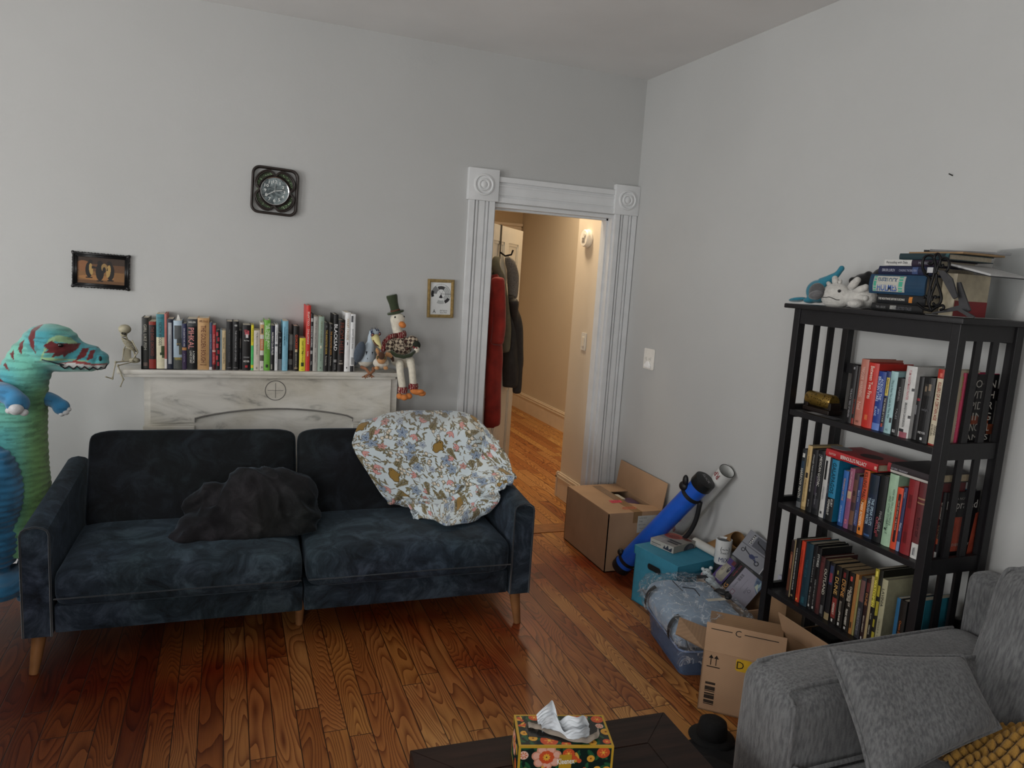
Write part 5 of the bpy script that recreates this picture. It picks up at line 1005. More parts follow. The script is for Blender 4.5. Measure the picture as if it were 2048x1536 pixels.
# small carton on the teal lid
MS = MT @ Matrix.Translation((.03, .08, HT+.001)) @ Matrix.Rotation(R(6), 4, 'Z')
sm = thing('small_carton', 'small grey and red printed carton lying on the teal storage box lid', 'carton'); sm.matrix_basis = MS
MB().box((0, 0, 0), (.155, .175, .036), bev=.0015).build('carton_body', mat('#8a8780', .5, .1, 30), sm)
cv = Cv(100, 110, '#8f8c84'); cv.ell(30, 80, 34, 26, '#b0584a'); cv.ell(38, 76, 20, 16, '#8a4038'); cv.rect(50, 20, 96, 30, '#4a4a4a'); cv.rect(46, 36, 96, 48, '#3c3c3c'); cv.rect(0, 0, 40, 40, '#9d9a92'); cv.ell(76, 92, 20, 10, '#6e4038')
panel('printed_top', cv, .153, .173, amat(.45, 0, 0, 50, .05), sm, Matrix.Translation((.0775, .0875, .0366)))
cv = Cv(100, 24, '#a5a29b'); cv.poly([(55, 4), (62, 18), (66, 8), (76, 22), (80, 8), (94, 18), (92, 2)], '#2e3440'); cv.rect(6, 10, 46, 13, '#5a5a5a'); cv.rect(6, 4, 30, 6, '#77777a'); panel('printed_side', cv, .153, .034, amat(.45, 0, 0, 50, .05), sm, frame((.0775, -.0006, .018), (1, 0, 0), (0, 0, 1)))
cv = Cv(100, 24, '#8a867d'); cv.ell(70, 4, 24, 18, '#3a3a3f'); cv.ell(76, 2, 14, 14, '#55555a'); panel('printed_side', cv, .173, .034, amat(.45, 0, 0, 50, .05), sm, frame((.1556, .0875, .018), (0, 1, 0), (0, 0, 1)))
text('carton_lettering', 'KITCHEN', .05, .009, INK, sm, frame((.115, .05, .0372), (1, 0, 0), (0, 1, 0))); text('carton_lettering', 'ACCESSORIES', .06, .009, INK, sm, frame((.115, .036, .0372), (1, 0, 0), (0, 1, 0)))
# paper roll and cardboard tube at the wall
def openroll(name, label, a, b_, r, c, th=.004, cat='tube'):
    M, Ln = axis(a, b_); t = MB(); t.lathe([(r, 0), (r, Ln), (r-th, Ln), (r-th, 0), (r, 0)], 28, M); o = tag(t.build(name, c, smooth=40), label, cat)
    return o
openroll('paper_roll', 'short white paper roll lying at the back of the teal box lid', MT @ Vector((.14, .29, HT+.024)), MT @ Vector((.315, .27, HT+.024)), .022, mat('#bdbdb8', .6, .05, 20), .002, 'paper roll')
openroll('cardboard_tube', 'open brown cardboard mailing tube lying between teal box and silver cartons', at(1398, 1110, 0, 2.37), at(1476, 1080, 0, 2.345), .043, m_card('#8b6a45'), .003)
# open carton full of toy packages
O4 = Vector((2.185, 2.915, 0)); f1 = Vector((-.03, -.44, 0)).normalized(); f2 = Vector((-f1.y, f1.x, 0)); M4 = Matrix.Identity(4)
for i, c in enumerate((f1, f2, Vector((0, 0, 1)), O4)):
    for j in range(3): M4[j][i] = c[j]
b4 = thing('cardboard_box', 'low open cardboard box with white address label holding toy packages', 'cardboard box'); b4.matrix_basis = M4
L4, H4 = .41, .235
shell(MB(), 0, 0, .001, L4, .20, H4).build('box_body', CARD, b4)
lb = MB().box((.20, -.0012, .05), (.32, -.0002, .19)).build('address_label', mat('#b3bcbf', .5, .05, 40), b4)
for s, w, h, x, z in (('II III I', .04, .05, .225, .09), ('APT 2', .04, .012, .235, .165), ('QR', .001, .001, .29, .12), ('US MAIL', .05, .01, .27, .06)):
    if s != 'QR': text('label_lettering', s, w, h, INK, lb, frame((x, -.0016, z), (1, 0, 0), (0, 0, 1)))
b = MB()
for x in (.085, .115): b.box((x-.0015, -.0011, .13), (x+.0015, -.0003, .19)).prism([(-.008, 0), (.008, 0), (0, .012)], .0008, frame((x, -.0003, .19), (1, 0, 0), (0, 0, 1)))
b.build('up_arrows', INK, b4)
# canister
can = thing('canister', 'white and black paper canister standing in the open carton', 'canister', (2.28, 2.845, .007)); r = .037; ztop = .43
MB().lathe([(0, 0), (r, 0), (r, ztop*.72), (r-.001, ztop*.72)], 28).build('canister_base', mat('#1b2226', .5, .1, 30), can, smooth=40)
MB().lathe([(r+.0005, ztop*.72), (r+.002, ztop*.725), (r+.002, ztop), (r-.002, ztop), (r-.003, ztop-.01), (0, ztop-.01)], 28).build('canister_wrap', mat('#c7c9c9', .5, .05, 30), can, smooth=40)
MB().lathe([(r-.004, ztop-.009), (0, ztop-.008)], 28).build('canister_lid', mat('#4a4f52', .4, .1, 30, .6), can)
vd = (CAM-Vector((2.28, 2.845, .4))); vd.z = 0; vd.normalize(); vr = Vector((-vd.y, vd.x, 0))
def wrap(s, z, w, h, c, ang=0):
    o = text('canister_lettering', s, w, h, mat(c, .5), can)
    for v in o.data.vertices:
        a = v.co.x/(r+.0028)+ang; y = v.co.y; v.co = vd*math.cos(a)*(r+.0028)+vr*math.sin(a)*(r+.0028)+Vector((0, 0, z+y))
wrap('MIX', ztop*.78, .05, .022, '#1f2a5a', .2); wrap('(~~)', ztop*.90, .045, .03, '#2a2a2e', .25); wrap('DAILY', ztop*.86, .04, .008, '#2a2a2e', .25); wrap('LI', ztop*.68, .022, .03, '#c7c9c9', .3)
# lamb figurine
LMB = mat('#b9c3c6', .6, .06, 30); lm = thing('lamb_figurine', 'pale blue lamb shaped toy with pink ear peeking out of the open carton', 'toy lamb')
pc_ = at(1413, 1158, 0, 2.20); kz = ppm(pc_); q_ = lambda x, y, o=0: at(x, y, 0, 2.20+o)
b = MB(); b.ell(q_(1414, 1146), (9.5*kz,)*3); b.ell(q_(1421, 1162), (10*kz, 10*kz, 13*kz)); b.ell(q_(1430, 1180, .01), (12*kz, 12*kz, 16*kz)); b.ell(q_(1406, 1138), 4*kz); b.ell(q_(1422, 1136), 4*kz); b.tube([q_(1428, 1185, .01), Vector((2.215, q_(1428, 1185).y, .03))], .02, 12)
fuse('lamb_body', b, .003, LMB, parent=lm, smooth=3)
MB().ell(q_(1405, 1149, -.005), (3.5*kz, 3.5*kz, 5*kz)).build('pink_ear', mat('#c99a9f', .6), lm, smooth=True)
b = MB()
for x, y in ((1410, 1140), (1417, 1143)): b.tube([q_(x-2, y, -.029), q_(x, y+1.5, -.03), q_(x+2, y, -.029)], .0011, 5)
b.tube([q_(1411, 1147, -.029), q_(1413, 1149, -.03), q_(1415, 1148, -.029)], .001, 5); b.build('face_lines', INK, lm)
# packages: local axes fitted to three photographed corners
def pack(name, label, cat, tl, tr, bl, dep, dpt, bodyc, cvs, lines=(), ax=(0, 0, 0)):
    """front face from its top-left, top-right and bottom-left corners (world)"""
    o = at(*tl, 0, dep); nv = (CAM-o).normalized()+Vector((0, 0, .12)); on = lambda q: CAM+(at(*q, 0, dep)-CAM)*((o-CAM).dot(nv)/(at(*q, 0, dep)-CAM).dot(nv))
    X = on(tr)-o; Yv = on(bl)-o; Yv = Yv-X*(Yv.dot(X)/X.dot(X)); w, h = X.length, Yv.length; tl = o
    M = frame(tl, X, -Yv); t = thing(name, label, cat); t.matrix_basis = M
    MB().box((0, -h, -dpt), (w, 0, 0), bev=.0015).build('carton_body', mat(bodyc, .45, .08, 30), t)
    if cvs: panel('printed_front', cvs, w-.002, h-.002, amat(.4, 0, 0, 50, .05), t, Matrix.Translation((w/2, -h/2, .0007)))
    for s, u, v, lw, lh, c, a in lines: text('carton_lettering', s, lw*w, lh*h, mat(c, .5), t, Matrix.Translation((u*w, -v*h, .0014)) @ Matrix.Rotation(R(a), 4, 'Z'))
    return t
g2 = lambda x, y, d: at(x, y, 0, d)
cv = Cv(110, 130, '#43306a'); cv.poly([(14, 18), (70, 18), (86, 40), (86, 112), (30, 118), (14, 96)], '#8a867c'); cv.ell(52, 82, 22, 20, '#a09a88'); cv.ell(62, 94, 12, 10, '#7d776c'); cv.ell(64, 94, 6, 5, '#9c9686'); cv.ell(70, 40, 14, 12, '#2a2830'); cv.ell(74, 40, 6, 5, '#77777a'); cv.rect(92, 0, 110, 60, '#5a2430'); cv.rect(92, 0, 110, 24, '#1b1420')
pk = pack('toy_package', 'purple toy package with clear window tilted in the open carton', 'toy box', (1420, 1154), (1457, 1112), (1438, 1175), 2.20, .045, '#33244f', cv, [('Critter', .12, .5, .25, .1, '#c9c2d6', 90)])
cv = Cv(150, 170, '#8d8b98'); cv.rect(0, 140, 150, 170, '#141218'); cv.rect(20, 118, 20, 118, K); cv.poly([(88, 0), (150, 0), (150, 56), (112, 40)], '#5f6f86'); cv.ell(124, 22, 18, 10, '#86a0a6'); cv.ell(134, 34, 8, 12, '#46566e'); cv.poly([(96, 0), (130, 30), (110, 34)], '#a9b0a0')
for i in range(9): cv.rect(84+i*4, 112, 86+i*4-(i % 3 == 0), 130, '#26242c')
cv.rect(60, 84, 116, 85.5, '#4a4855'); cv.rect(56, 58, 90, 60, '#5a5866'); cv.rect(56, 52, 80, 54, '#5a5866'); cv.rect(18, 96, 40, 118, '#7d5a6a'); cv.rect(21, 99, 37, 115, '#9a98a4'); cv.ell(78, 40, 8, 8, '#4a4855'); cv.ell(78, 40, 6, 6, '#8d8b98')
pk = pack('toy_package', 'large grey lilac package with black and orange band lying tilted in the open carton', 'toy box', (1438, 1177), (1482, 1127), (1488, 1218), 2.185, .06, '#17141c', cv, [('FIG', .14, .09, .3, .13, '#c98a3c', 0), ('Crane', .42, .29, .2, .06, '#3a3844', 0), ('GAMER TOYS', .76, .07, .4, .05, '#8f2f38', 0)])
cv = Cv(130, 150, '#7d7f86'); cv.rect(0, 0, 130, 20, '#15151a'); cv.rect(0, 20, 130, 24, '#a9aab0'); cv.rect(66, 24, 70, 150, '#5a5b62'); cv.line([(30, 60), (50, 120), (58, 126)], 2, '#20222c'); cv.ell(28, 54, 10, 10, '#20222c'); cv.ell(28, 54, 6, 6, '#7d7f86'); cv.ell(44, 128, 8, 8, '#20222c'); cv.ell(44, 128, 5, 5, '#7d7f86'); cv.ell(40, 84, 9, 12, '#2b3358'); cv.line([(30, 60), (46, 76), (54, 66)], 2, '#2b3358'); cv.rect(76, 34, 124, 110, '#4f5159'); cv.line([(92, 50), (102, 96), (108, 98)], 2.4, '#16171d'); cv.ell(92, 48, 9, 9, '#16171d'); cv.ell(92, 48, 5, 5, '#4f5159'); cv.ell(110, 52, 6, 6, '#16171d'); cv.rect(78, 116, 122, 126, '#16171d')
pk = pack('toy_package', 'silver scooter package with black band at the back of the open carton', 'toy box', (1464, 1108), (1502, 1059), (1526, 1158), 2.255, .05, '#65676e', cv, [('MARS', .76, .2, .3, .06, '#e2e2e2', 0), ('SPIDER', .5, .935, .4, .07, '#cfcfd4', 0)])
tag(MB().box((2.30, 2.41, .336), (2.38, 2.48, .405), bev=.002).build('white_carton', mat('#a9aab8', .5, .05, 30)), 'small white and lilac carton behind the bookcase slats', 'carton'); wc = bpy.data.objects['white_carton']; text('carton_lettering', 'ortun', .05, .012, mat('#55565e', .5), wc, frame((2.2993, 2.445, .385), (0, -1, 0), (0, 0, 1)))
tag(MB().box((2.29, 2.395, .001), (2.385, 2.495, .335), bev=.002).build('brown_carton', CARDD), 'dark brown carton standing behind the bookcase leg under the white carton', 'carton')
# clear bin with a bagged comforter on it
e1 = Vector((-.081, -.388, 0)).normalized(); e2 = Vector((-e1.y, e1.x, 0)); MBn = Matrix.Identity(4)
for i, c in enumerate((e1, e2, Vector((0, 0, 1)), Vector((1.893, 2.87, 0)))):
    for j in range(3): MBn[j][i] = c[j]
def m_clear(c, a=.5, rough=.12, name='clear_plastic', bump=0):
    mt, nt, b = nodes(name); L = nt.links.new; tc = N(nt, 'ShaderNodeTexCoord'); n = N(nt, 'ShaderNodeTexNoise', Scale=9.0, Detail=4.0); L(tc.outputs['Object'], n.inputs['Vector']); tr = N(nt, 'ShaderNodeBsdfTransparent'); mx = N(nt, 'ShaderNodeMixShader'); mr = N(nt, 'ShaderNodeMapRange'); mr.inputs['To Min'].default_value = a*.75; mr.inputs['To Max'].default_value = min(1, a*1.25)
    L(n.outputs['Fac'], mr.inputs['Value']); L(mr.outputs['Result'], mx.inputs['Fac']); L(tr.outputs[0], mx.inputs[1]); L(b.outputs[0], mx.inputs[2]); L(mx.outputs[0], nt.nodes['Material Output'].inputs['Surface']); b.inputs['Base Color'].default_value = (*lin(c), 1); b.inputs['Roughness'].default_value = rough; tr.inputs['Color'].default_value = (*[.6+.4*v for v in lin(c)], 1)
    if bump:
        n2 = N(nt, 'ShaderNodeTexNoise', Scale=34.0, Detail=5.0, Distortion=1.5); L(tc.outputs['Object'], n2.inputs['Vector']); bp = N(nt, 'ShaderNodeBump', Strength=bump, Distance=.02); L(n2.outputs['Fac'], bp.inputs['Height']); L(bp.outputs['Normal'], b.inputs['Normal'])
    return mt
bn = thing('plastic_bin', 'translucent blue plastic storage bin under the bagged comforter', 'plastic bin'); bn.matrix_basis = MBn
LB, DB, HB = .43, .27, .118
t = bmesh.new(); lo_ = [t.verts.new((x+LB/2, y+DB/2, .001)) for x, y in rrect(LB-.03, DB-.03, .03)]; hi_ = [t.verts.new((x+LB/2, y+DB/2, HB)) for x, y in rrect(LB, DB, .035)]; n = len(lo_)
for i in range(n): t.faces.new((lo_[i], lo_[(i+1) % n], hi_[(i+1) % n], hi_[i]))
t.faces.new(lo_[::-1]); b = MB(); b.add(t); b.build('bin_body', m_clear('#6d86ad', .4, .2), bn, smooth=40)
b = MB(); b.tube([(x+LB/2, y+DB/2, HB) for x, y in rrect(LB+.006, DB+.006, .036)], .005, 8, close=True); b.build('bin_rim', mat('#7088b0', .3), bn, smooth=True)
MB().box((.02, .02, .004), (LB-.02, DB-.02, .105), bev=.02).build('stored_cloth', mat('#59636f', .8, .3, 12), bn, smooth=40)
MB().box((LB-.001, DB*.62, .045), (LB+.0005, DB*.95, .095), M=None).build('bin_label', mat('#8f949c', .5), bn)
cf = thing('bagged_comforter', 'pale blue comforter with black straps in a clear plastic bag on the bin', 'comforter')
cf.matrix_basis = MBn @ Matrix.Translation((-.015, -.035, HB+.006))
LC, DC, HC = .47, .345, .132
t = cushion(0, LC, 0, DC, 0, HC, .062, .012); b = MB(); b.add(t)
for v in b.bm.verts: v.co += Vector((nz(v.co, 8, 1), nz(v.co, 8, 5), nz(v.co, 10, 9)))*.012; v.co.z = max(v.co.z, .003)
fo = b.build('folded_comforter', mat('#8fa2b6', .9, .1, 12, sheen=.2), cf, smooth=True); s_ = fo.modifiers.new('s', 'SUBSURF'); s_.levels = s_.render_levels = 1
for x in (.11, .40):
    b = MB(); pr = [(x+.01*math.sin(k), -.004+.07*(1-math.cos(k))*.9, .062+.078*math.sin(k)) for k in np.linspace(-.5, 1.2, 9)]
    b.grid(lambda u, v: Vector(pr[min(int(round(v*8)), 8)])+Vector((.03*(u-.5), -.010, .006)), 3, 9); b.build('black_strap', mat('#0c0c0e', .7), cf, smooth=True)
b = MB(); b.tube([(LC+.012, .05, .02), (LC+.016, .03, .07), (LC+.012, .08, .115), (LC+.014, .15, .10), (LC+.014, .12, .06), (LC+.013, .09, .08)], .004, 6); b.build('fabric_fold', mat('#5c6b7c', .9), cf, smooth=True)
def m_film():
    mt, nt, b = nodes('bag_film'); L = nt.links.new; tc = N(nt, 'ShaderNodeTexCoord'); n = N(nt, 'ShaderNodeTexNoise', Scale=11.0, Detail=5.0, Distortion=2.2); L(tc.outputs['Object'], n.inputs['Vector'])
    s1 = N(nt, 'ShaderNodeMath', operation='SUBTRACT'); L(n.outputs['Fac'], s1.inputs[0]); s1.inputs[1].default_value = .5; s2 = N(nt, 'ShaderNodeMath', operation='ABSOLUTE'); L(s1.outputs[0], s2.inputs[0])
    mr = N(nt, 'ShaderNodeMapRange'); mr.inputs['From Max'].default_value = .035; mr.inputs['To Min'].default_value = .55; mr.inputs['To Max'].default_value = .07; L(s2.outputs[0], mr.inputs['Value'])
    tr = N(nt, 'ShaderNodeBsdfTransparent'); tr.inputs['Color'].default_value = (.93, .94, .95, 1); mx = N(nt, 'ShaderNodeMixShader'); L(mr.outputs[0], mx.inputs['Fac']); L(tr.outputs[0], mx.inputs[1]); L(b.outputs[0], mx.inputs[2]); L(mx.outputs[0], nt.nodes['Material Output'].inputs['Surface'])
    b.inputs['Base Color'].default_value = (.62, .66, .7, 1); b.inputs['Roughness'].default_value = .12; b.inputs['Specular IOR Level'].default_value = .9
    bp = N(nt, 'ShaderNodeBump', Strength=.9, Distance=.02); L(n.outputs['Fac'], bp.inputs['Height']); L(bp.outputs['Normal'], b.inputs['Normal']); return mt
FILM = m_film()
t = cushion(-.03, LC+.03, -.02, DC+.02, 0, HC+.022, .06, .014); b = MB(); b.add(t); bmesh.ops.subdivide_edges(b.bm, edges=b.bm.edges[:], cuts=2, use_grid_fill=True)
for v in b.bm.verts:
    q = v.co; k = .5+.5*min(1, max(0, q.z/.1)); v.co = q+Vector((nz(q, 17, 1), nz(q, 17, 5), nz(q, 20, 9)))*.014+Vector((0, 0, k*(.013*abs(nz(q, 26, 3))+.012*abs(nz(q, 55, 7))))); v.co.z = max(v.co.z, .001)
b.build('plastic_bag', FILM, cf, smooth=True)
b = MB(); b.grid(lambda u, v: Vector((-.03-.07*v, .02+.20*u+.03*nz((u*3, v*3, 1), 2), .05-.03*v+.05*nz((u*6, v*4, 4), 1.5))), 24, 14); b.build('bag_corner', FILM, cf, smooth=True)
b = MB(); b.grid(lambda u, v: Vector((LC+.03+.02*v, -.01+.22*u+.02*nz((u*3, v*3, 6), 2), .10-.12*v+.03*nz((u*6, v*4, 4), 1.5))), 20, 12); b.build('bag_corner', FILM, cf, smooth=True)
zt_ = HC+.045
MB().box((-.045, -.011, 0), (.045, .011, .0015), M=Matrix.Translation((.34, .22, zt_)) @ Matrix.Rotation(-1.45, 4, 'Z')).build('paper_tag', mat('#b8b2a4', .6), cf)
b = MB(); b.ell((.27, .275, zt_+.004), (.03, .018, .012), Matrix.Rotation(.6, 3, 'Z')); b.ell((.31, .29, zt_+.002), (.026, .016, .012), Matrix.Rotation(-.5, 3, 'Z')); b.tube([(.25, .25, zt_), (.29, .30, zt_+.012), (.33, .27, zt_)], .004, 6); b.build('black_clasp', mat('#121214', .5), cf, smooth=True)
b = MB()
for q in (((.10, .18), (.10, .26), (.2, .262)), ((.2, .12), (.22, .17), (.29, .165)), ((.13, .10), (.24, .105))):
    b.tube([(x, y, zt_-.004) for x, y in q], .0022, 5)
b.build('printed_lines', mat('#20242a', .6), cf)
MB().box((.07, .24, zt_-.004), (.10, .29, zt_-.002)).build('printed_patch', mat('#20242a', .6), cf)
# tall carton marked C
O2 = Vector((1.748, 2.232, 0)); g1 = Vector((.13, -.11, 0)).normalized(); gn = Vector((-g1.y, g1.x, 0)); M2 = Matrix.Identity(4)
for i, c in enumerate((g1, gn, Vector((0, 0, 1)), O2)):
    for j in range(3): M2[j][i] = c[j]
b2 = thing('cardboard_box', 'tall open cardboard box marked C with arrows beside the grey sofa', 'cardboard box'); b2.matrix_basis = M2
L2, D2, H2 = .30, .19, .25
shell(MB(), 0, 0, .001, L2, D2, H2).build('box_body', CARD, b2)
ML2 = Matrix.Translation((0, 0, H2)) @ Matrix.Rotation(R(-14), 4, 'X')
f_ = MB().box((.002, -.002, 0), (L2-.002, .002, .108), M=ML2).build('flap', CARD, b2)
b = MB(); b.add(bmesh.new()); q_ = [Vector((0, 0, H2)), Vector((0, D2, H2)), Vector((-.115, D2-.03, H2+.035)), Vector((-.115, .035, H2+.02))]
for s in (0, .004): b.quad([v+Vector((0, 0, s)) for v in q_])
b.build('flap', CARD, b2)
b = MB(); b.box((.004, 0, -.002), (L2-.004, .10, .002), M=Matrix.Translation((0, D2, H2)) @ Matrix.Rotation(R(24), 4, 'X')); b.build('flap', CARDD, b2)
b = MB(); b.box((.02, -.003, .085), (.10, -.0022, .088), M=ML2).box((.145, -.003, .085), (.27, -.0022, .088), M=ML2); b.build('printed_line', INK, f_); text('box_lettering', 'C', .022, .024, INK, f_, ML2 @ frame((.122, -.003, .0865), (1, 0, 0), (0, 0, 1)))
b = MB()
for x in (.032, .052): b.box((x-.0015, -.0012, .195), (x+.0015, -.0004, .225)).prism([(-.009, 0), (.009, 0), (0, .014)], .0008, frame((x, -.0004, .223), (1, 0, 0), (0, 0, 1)))
b.box((.018, -.0012, .186), (.068, -.0004, .1895)); b.build('up_arrows', INK, b2)
b = MB()
for i in range(16):
    if i % 5 != 3: b.box((.02, -.0012, .03+i*.006), (.058, -.0004, .033+i*.006+(.002 if i % 3 else 0)))
b.build('barcode', INK, b2)
b = MB(); b.prism(rrect(.06, .05, .01), .0008, frame((.155, -.0003, .218), (1, 0, 0), (0, 0, 1))); yl = b.build('yellow_label', mat('#d1a92c', .5), b2); text('box_lettering', 'D', .026, .03, INK, yl, frame((.142, -.0014, .218), (1, 0, 0), (0, 0, 1)))
# carton under the bookcase
b3 = thing('cardboard_box', 'open cardboard box on the floor under the lowest bookcase shelf', 'cardboard box', (2.137, 1.90, 0))
shell(MB(), 0, 0, .001, .235, .34, .28).build('box_body', CARDD, b3)
MB().box((-.002, .0, 0), (.002, .34, .09), M=Matrix.Translation((0, 0, .278)) @ Matrix.Rotation(R(-22), 4, 'Y')).build('flap', CARD, b3)
for i, (x, y, c) in enumerate(((.056, .08, '#4d4f52'), (.056, .20, '#3b332d'), (.155, .09, '#18191b'), (.155, .25, '#232427'))):
    tag(MB().box((x-.045, y-.06, .006), (x+.045, y+.05, .285+.005*i), bev=.003, M=Matrix.Translation((2.137, 1.90, 0))).build('media_case', mat(c, .35, .1, 20)), ['grey', 'brown', 'black', 'charcoal'][i]+' case standing in the cardboard box under the bookcase', 'case')
# hat and cloth on the floor by the grey sofa
ht = thing('black_hat', 'black brimmed hat lying on dark cloth beside the grey sofa', 'hat', (1.66, 2.02, .012)); ht.scale = (.62, .62, .62); HT_ = mat('#0c0c0d', .85, .2, 60, bump=.3)
b = MB(); b.lathe([(0, .15), (.05, .148), (.078, .13), (.086, .09), (.088, .05), (.084, .045)], 28); b.build('crown', HT_, ht, smooth=True)
b = MB(); b.lathe([(.08, .048), (.105, .044), (.135, .035), (.13, .03), (.08, .042)], 32); b.build('brim', HT_, ht, smooth=True)
b = MB(); b.ell((1.61, 1.95, .0), (.15, .12, .034)); b.ell((1.545, 1.84, .0), (.12, .13, .05)); b.ell((1.58, 1.72, .0), (.13, .12, .05)); o = fuse('dark_cloth', b, .01, mat('#101012', .95, .2, 20), smooth=6, disp=lambda p, q: .008*nz(p, 16))
for v in o.data.vertices: v.co.z = max(v.co.z, .002)
tag(o, 'crumpled black cloth on the floor under the black hat', 'cloth')
# ================================================================= black bookcase
BC = mat('#121114', .45, .25, 20, bump=.1, bscale=90); FX, BXX, Y0, Y1 = 2.09, 2.378, 1.622, 2.341
LV = [1.192, .808, .436]; TOPZ = 1.607
bc = thing('bookcase', 'tall black slatted bookcase against the right wall behind the grey sofa', 'bookcase')
b = MB(); b.box((FX-.03, Y0-.028, TOPZ-.018), (BXX+.012, Y1+.028, TOPZ), bev=.004); b.build('top_slab', BC, bc, smooth=40)
for x0, x1 in ((FX, FX+.032), (BXX-.032, BXX)):
    for y0, y1 in ((Y0, Y0+.032), (Y1-.032, Y1)): MB().box((x0, y0, 0), (x1, y1, TOPZ-.018), bev=.002).build('post', BC, bc)
MB().box((FX+.004, Y0+.032, TOPZ-.075), (FX+.022, Y1-.032, TOPZ-.018)).build('front_apron', BC, bc)
MB().box((BXX-.02, Y0+.032, TOPZ-.075), (BXX-.004, Y1-.032, TOPZ-.018)).build('back_apron', BC, bc)
for y in (Y0+.007, Y1-.025):
    MB().box((FX+.032, y, TOPZ-.07), (BXX-.032, y+.018, TOPZ-.018)).build('side_rail', BC, bc)
    zs = [TOPZ-.07]+LV
    for z in LV: MB().box((FX+.032, y, z-.035), (BXX-.032, y+.018, z+.018)).build('side_rail', BC, bc)
    for i in range(3):
        for k in range(2):
            x = FX+.032+(BXX-FX-.064)*(k+1)/3-.014
            MB().box((x, y+.004, zs[i+1]+.018), (x+.028, y+.014, zs[i]-(.035 if i else 0))).build('slat', BC, bc)
for z in LV:
    MB().box((FX+.004, Y0+.034, z-.022), (BXX-.004, Y1-.034, z), bev=.002).build('shelf', BC, bc)
    MB().box((BXX-.016, Y0+.032, z+.15 if z > 1 else z+.10), (BXX-.004, Y1-.032, z+.19 if z > 1 else z+.135)).build('back_rail', BC, bc)
GB = ['books on the upper bookcase shelf', 'books on the middle bookcase shelf', 'books on the lower bookcase shelf']
zA = lambda x, y: (1560+.2383*x, 680+.2383*y); zB = lambda x, y: (1560+.2148*x, 860+.2148*y); zC = lambda x, y: (1520+.18555*x, 1040+.18555*y)
def shelfrow(shelf, zf_, xs, rows_, suffix):
    prevy = 99; z = LV[shelf]+.0008; out = []
    for row in rows_:
        (bl, br, bt), (tx_, ty_), d, c, lab, bands, tx = row[:7]; opt = row[7] if len(row) > 7 else {}
        x_ = xs+opt.get('back', 0)
        y0 = min(at(*zf_(bl, bt), 0, x_).y, prevy-.0006); y1 = at(*zf_(br, bt+8), 0, x_).y; y1 = min(y1, y0-.006); prevy = y1
        if 'yy' in opt: y0, y1 = opt['yy']
        zt = opt.get('zt') or at(*zf_(tx_, ty_), 0, x_).z
        d = min(d, BXX-.022-x_)
        M = Matrix(((0, 1, 0, x_), (-1, 0, 0, y0), (0, 0, 1, z), (0, 0, 0, 1)))
        o = book(y0-y1, max(zt-z, .08), d, c, lab, GB[shelf], M, bands, tx, hard=opt.get('hard', True), pages=opt.get('pages', '#a59d8c')); out.append((o, y0-y1, zt-z, d))
    return out
XS = 2.125
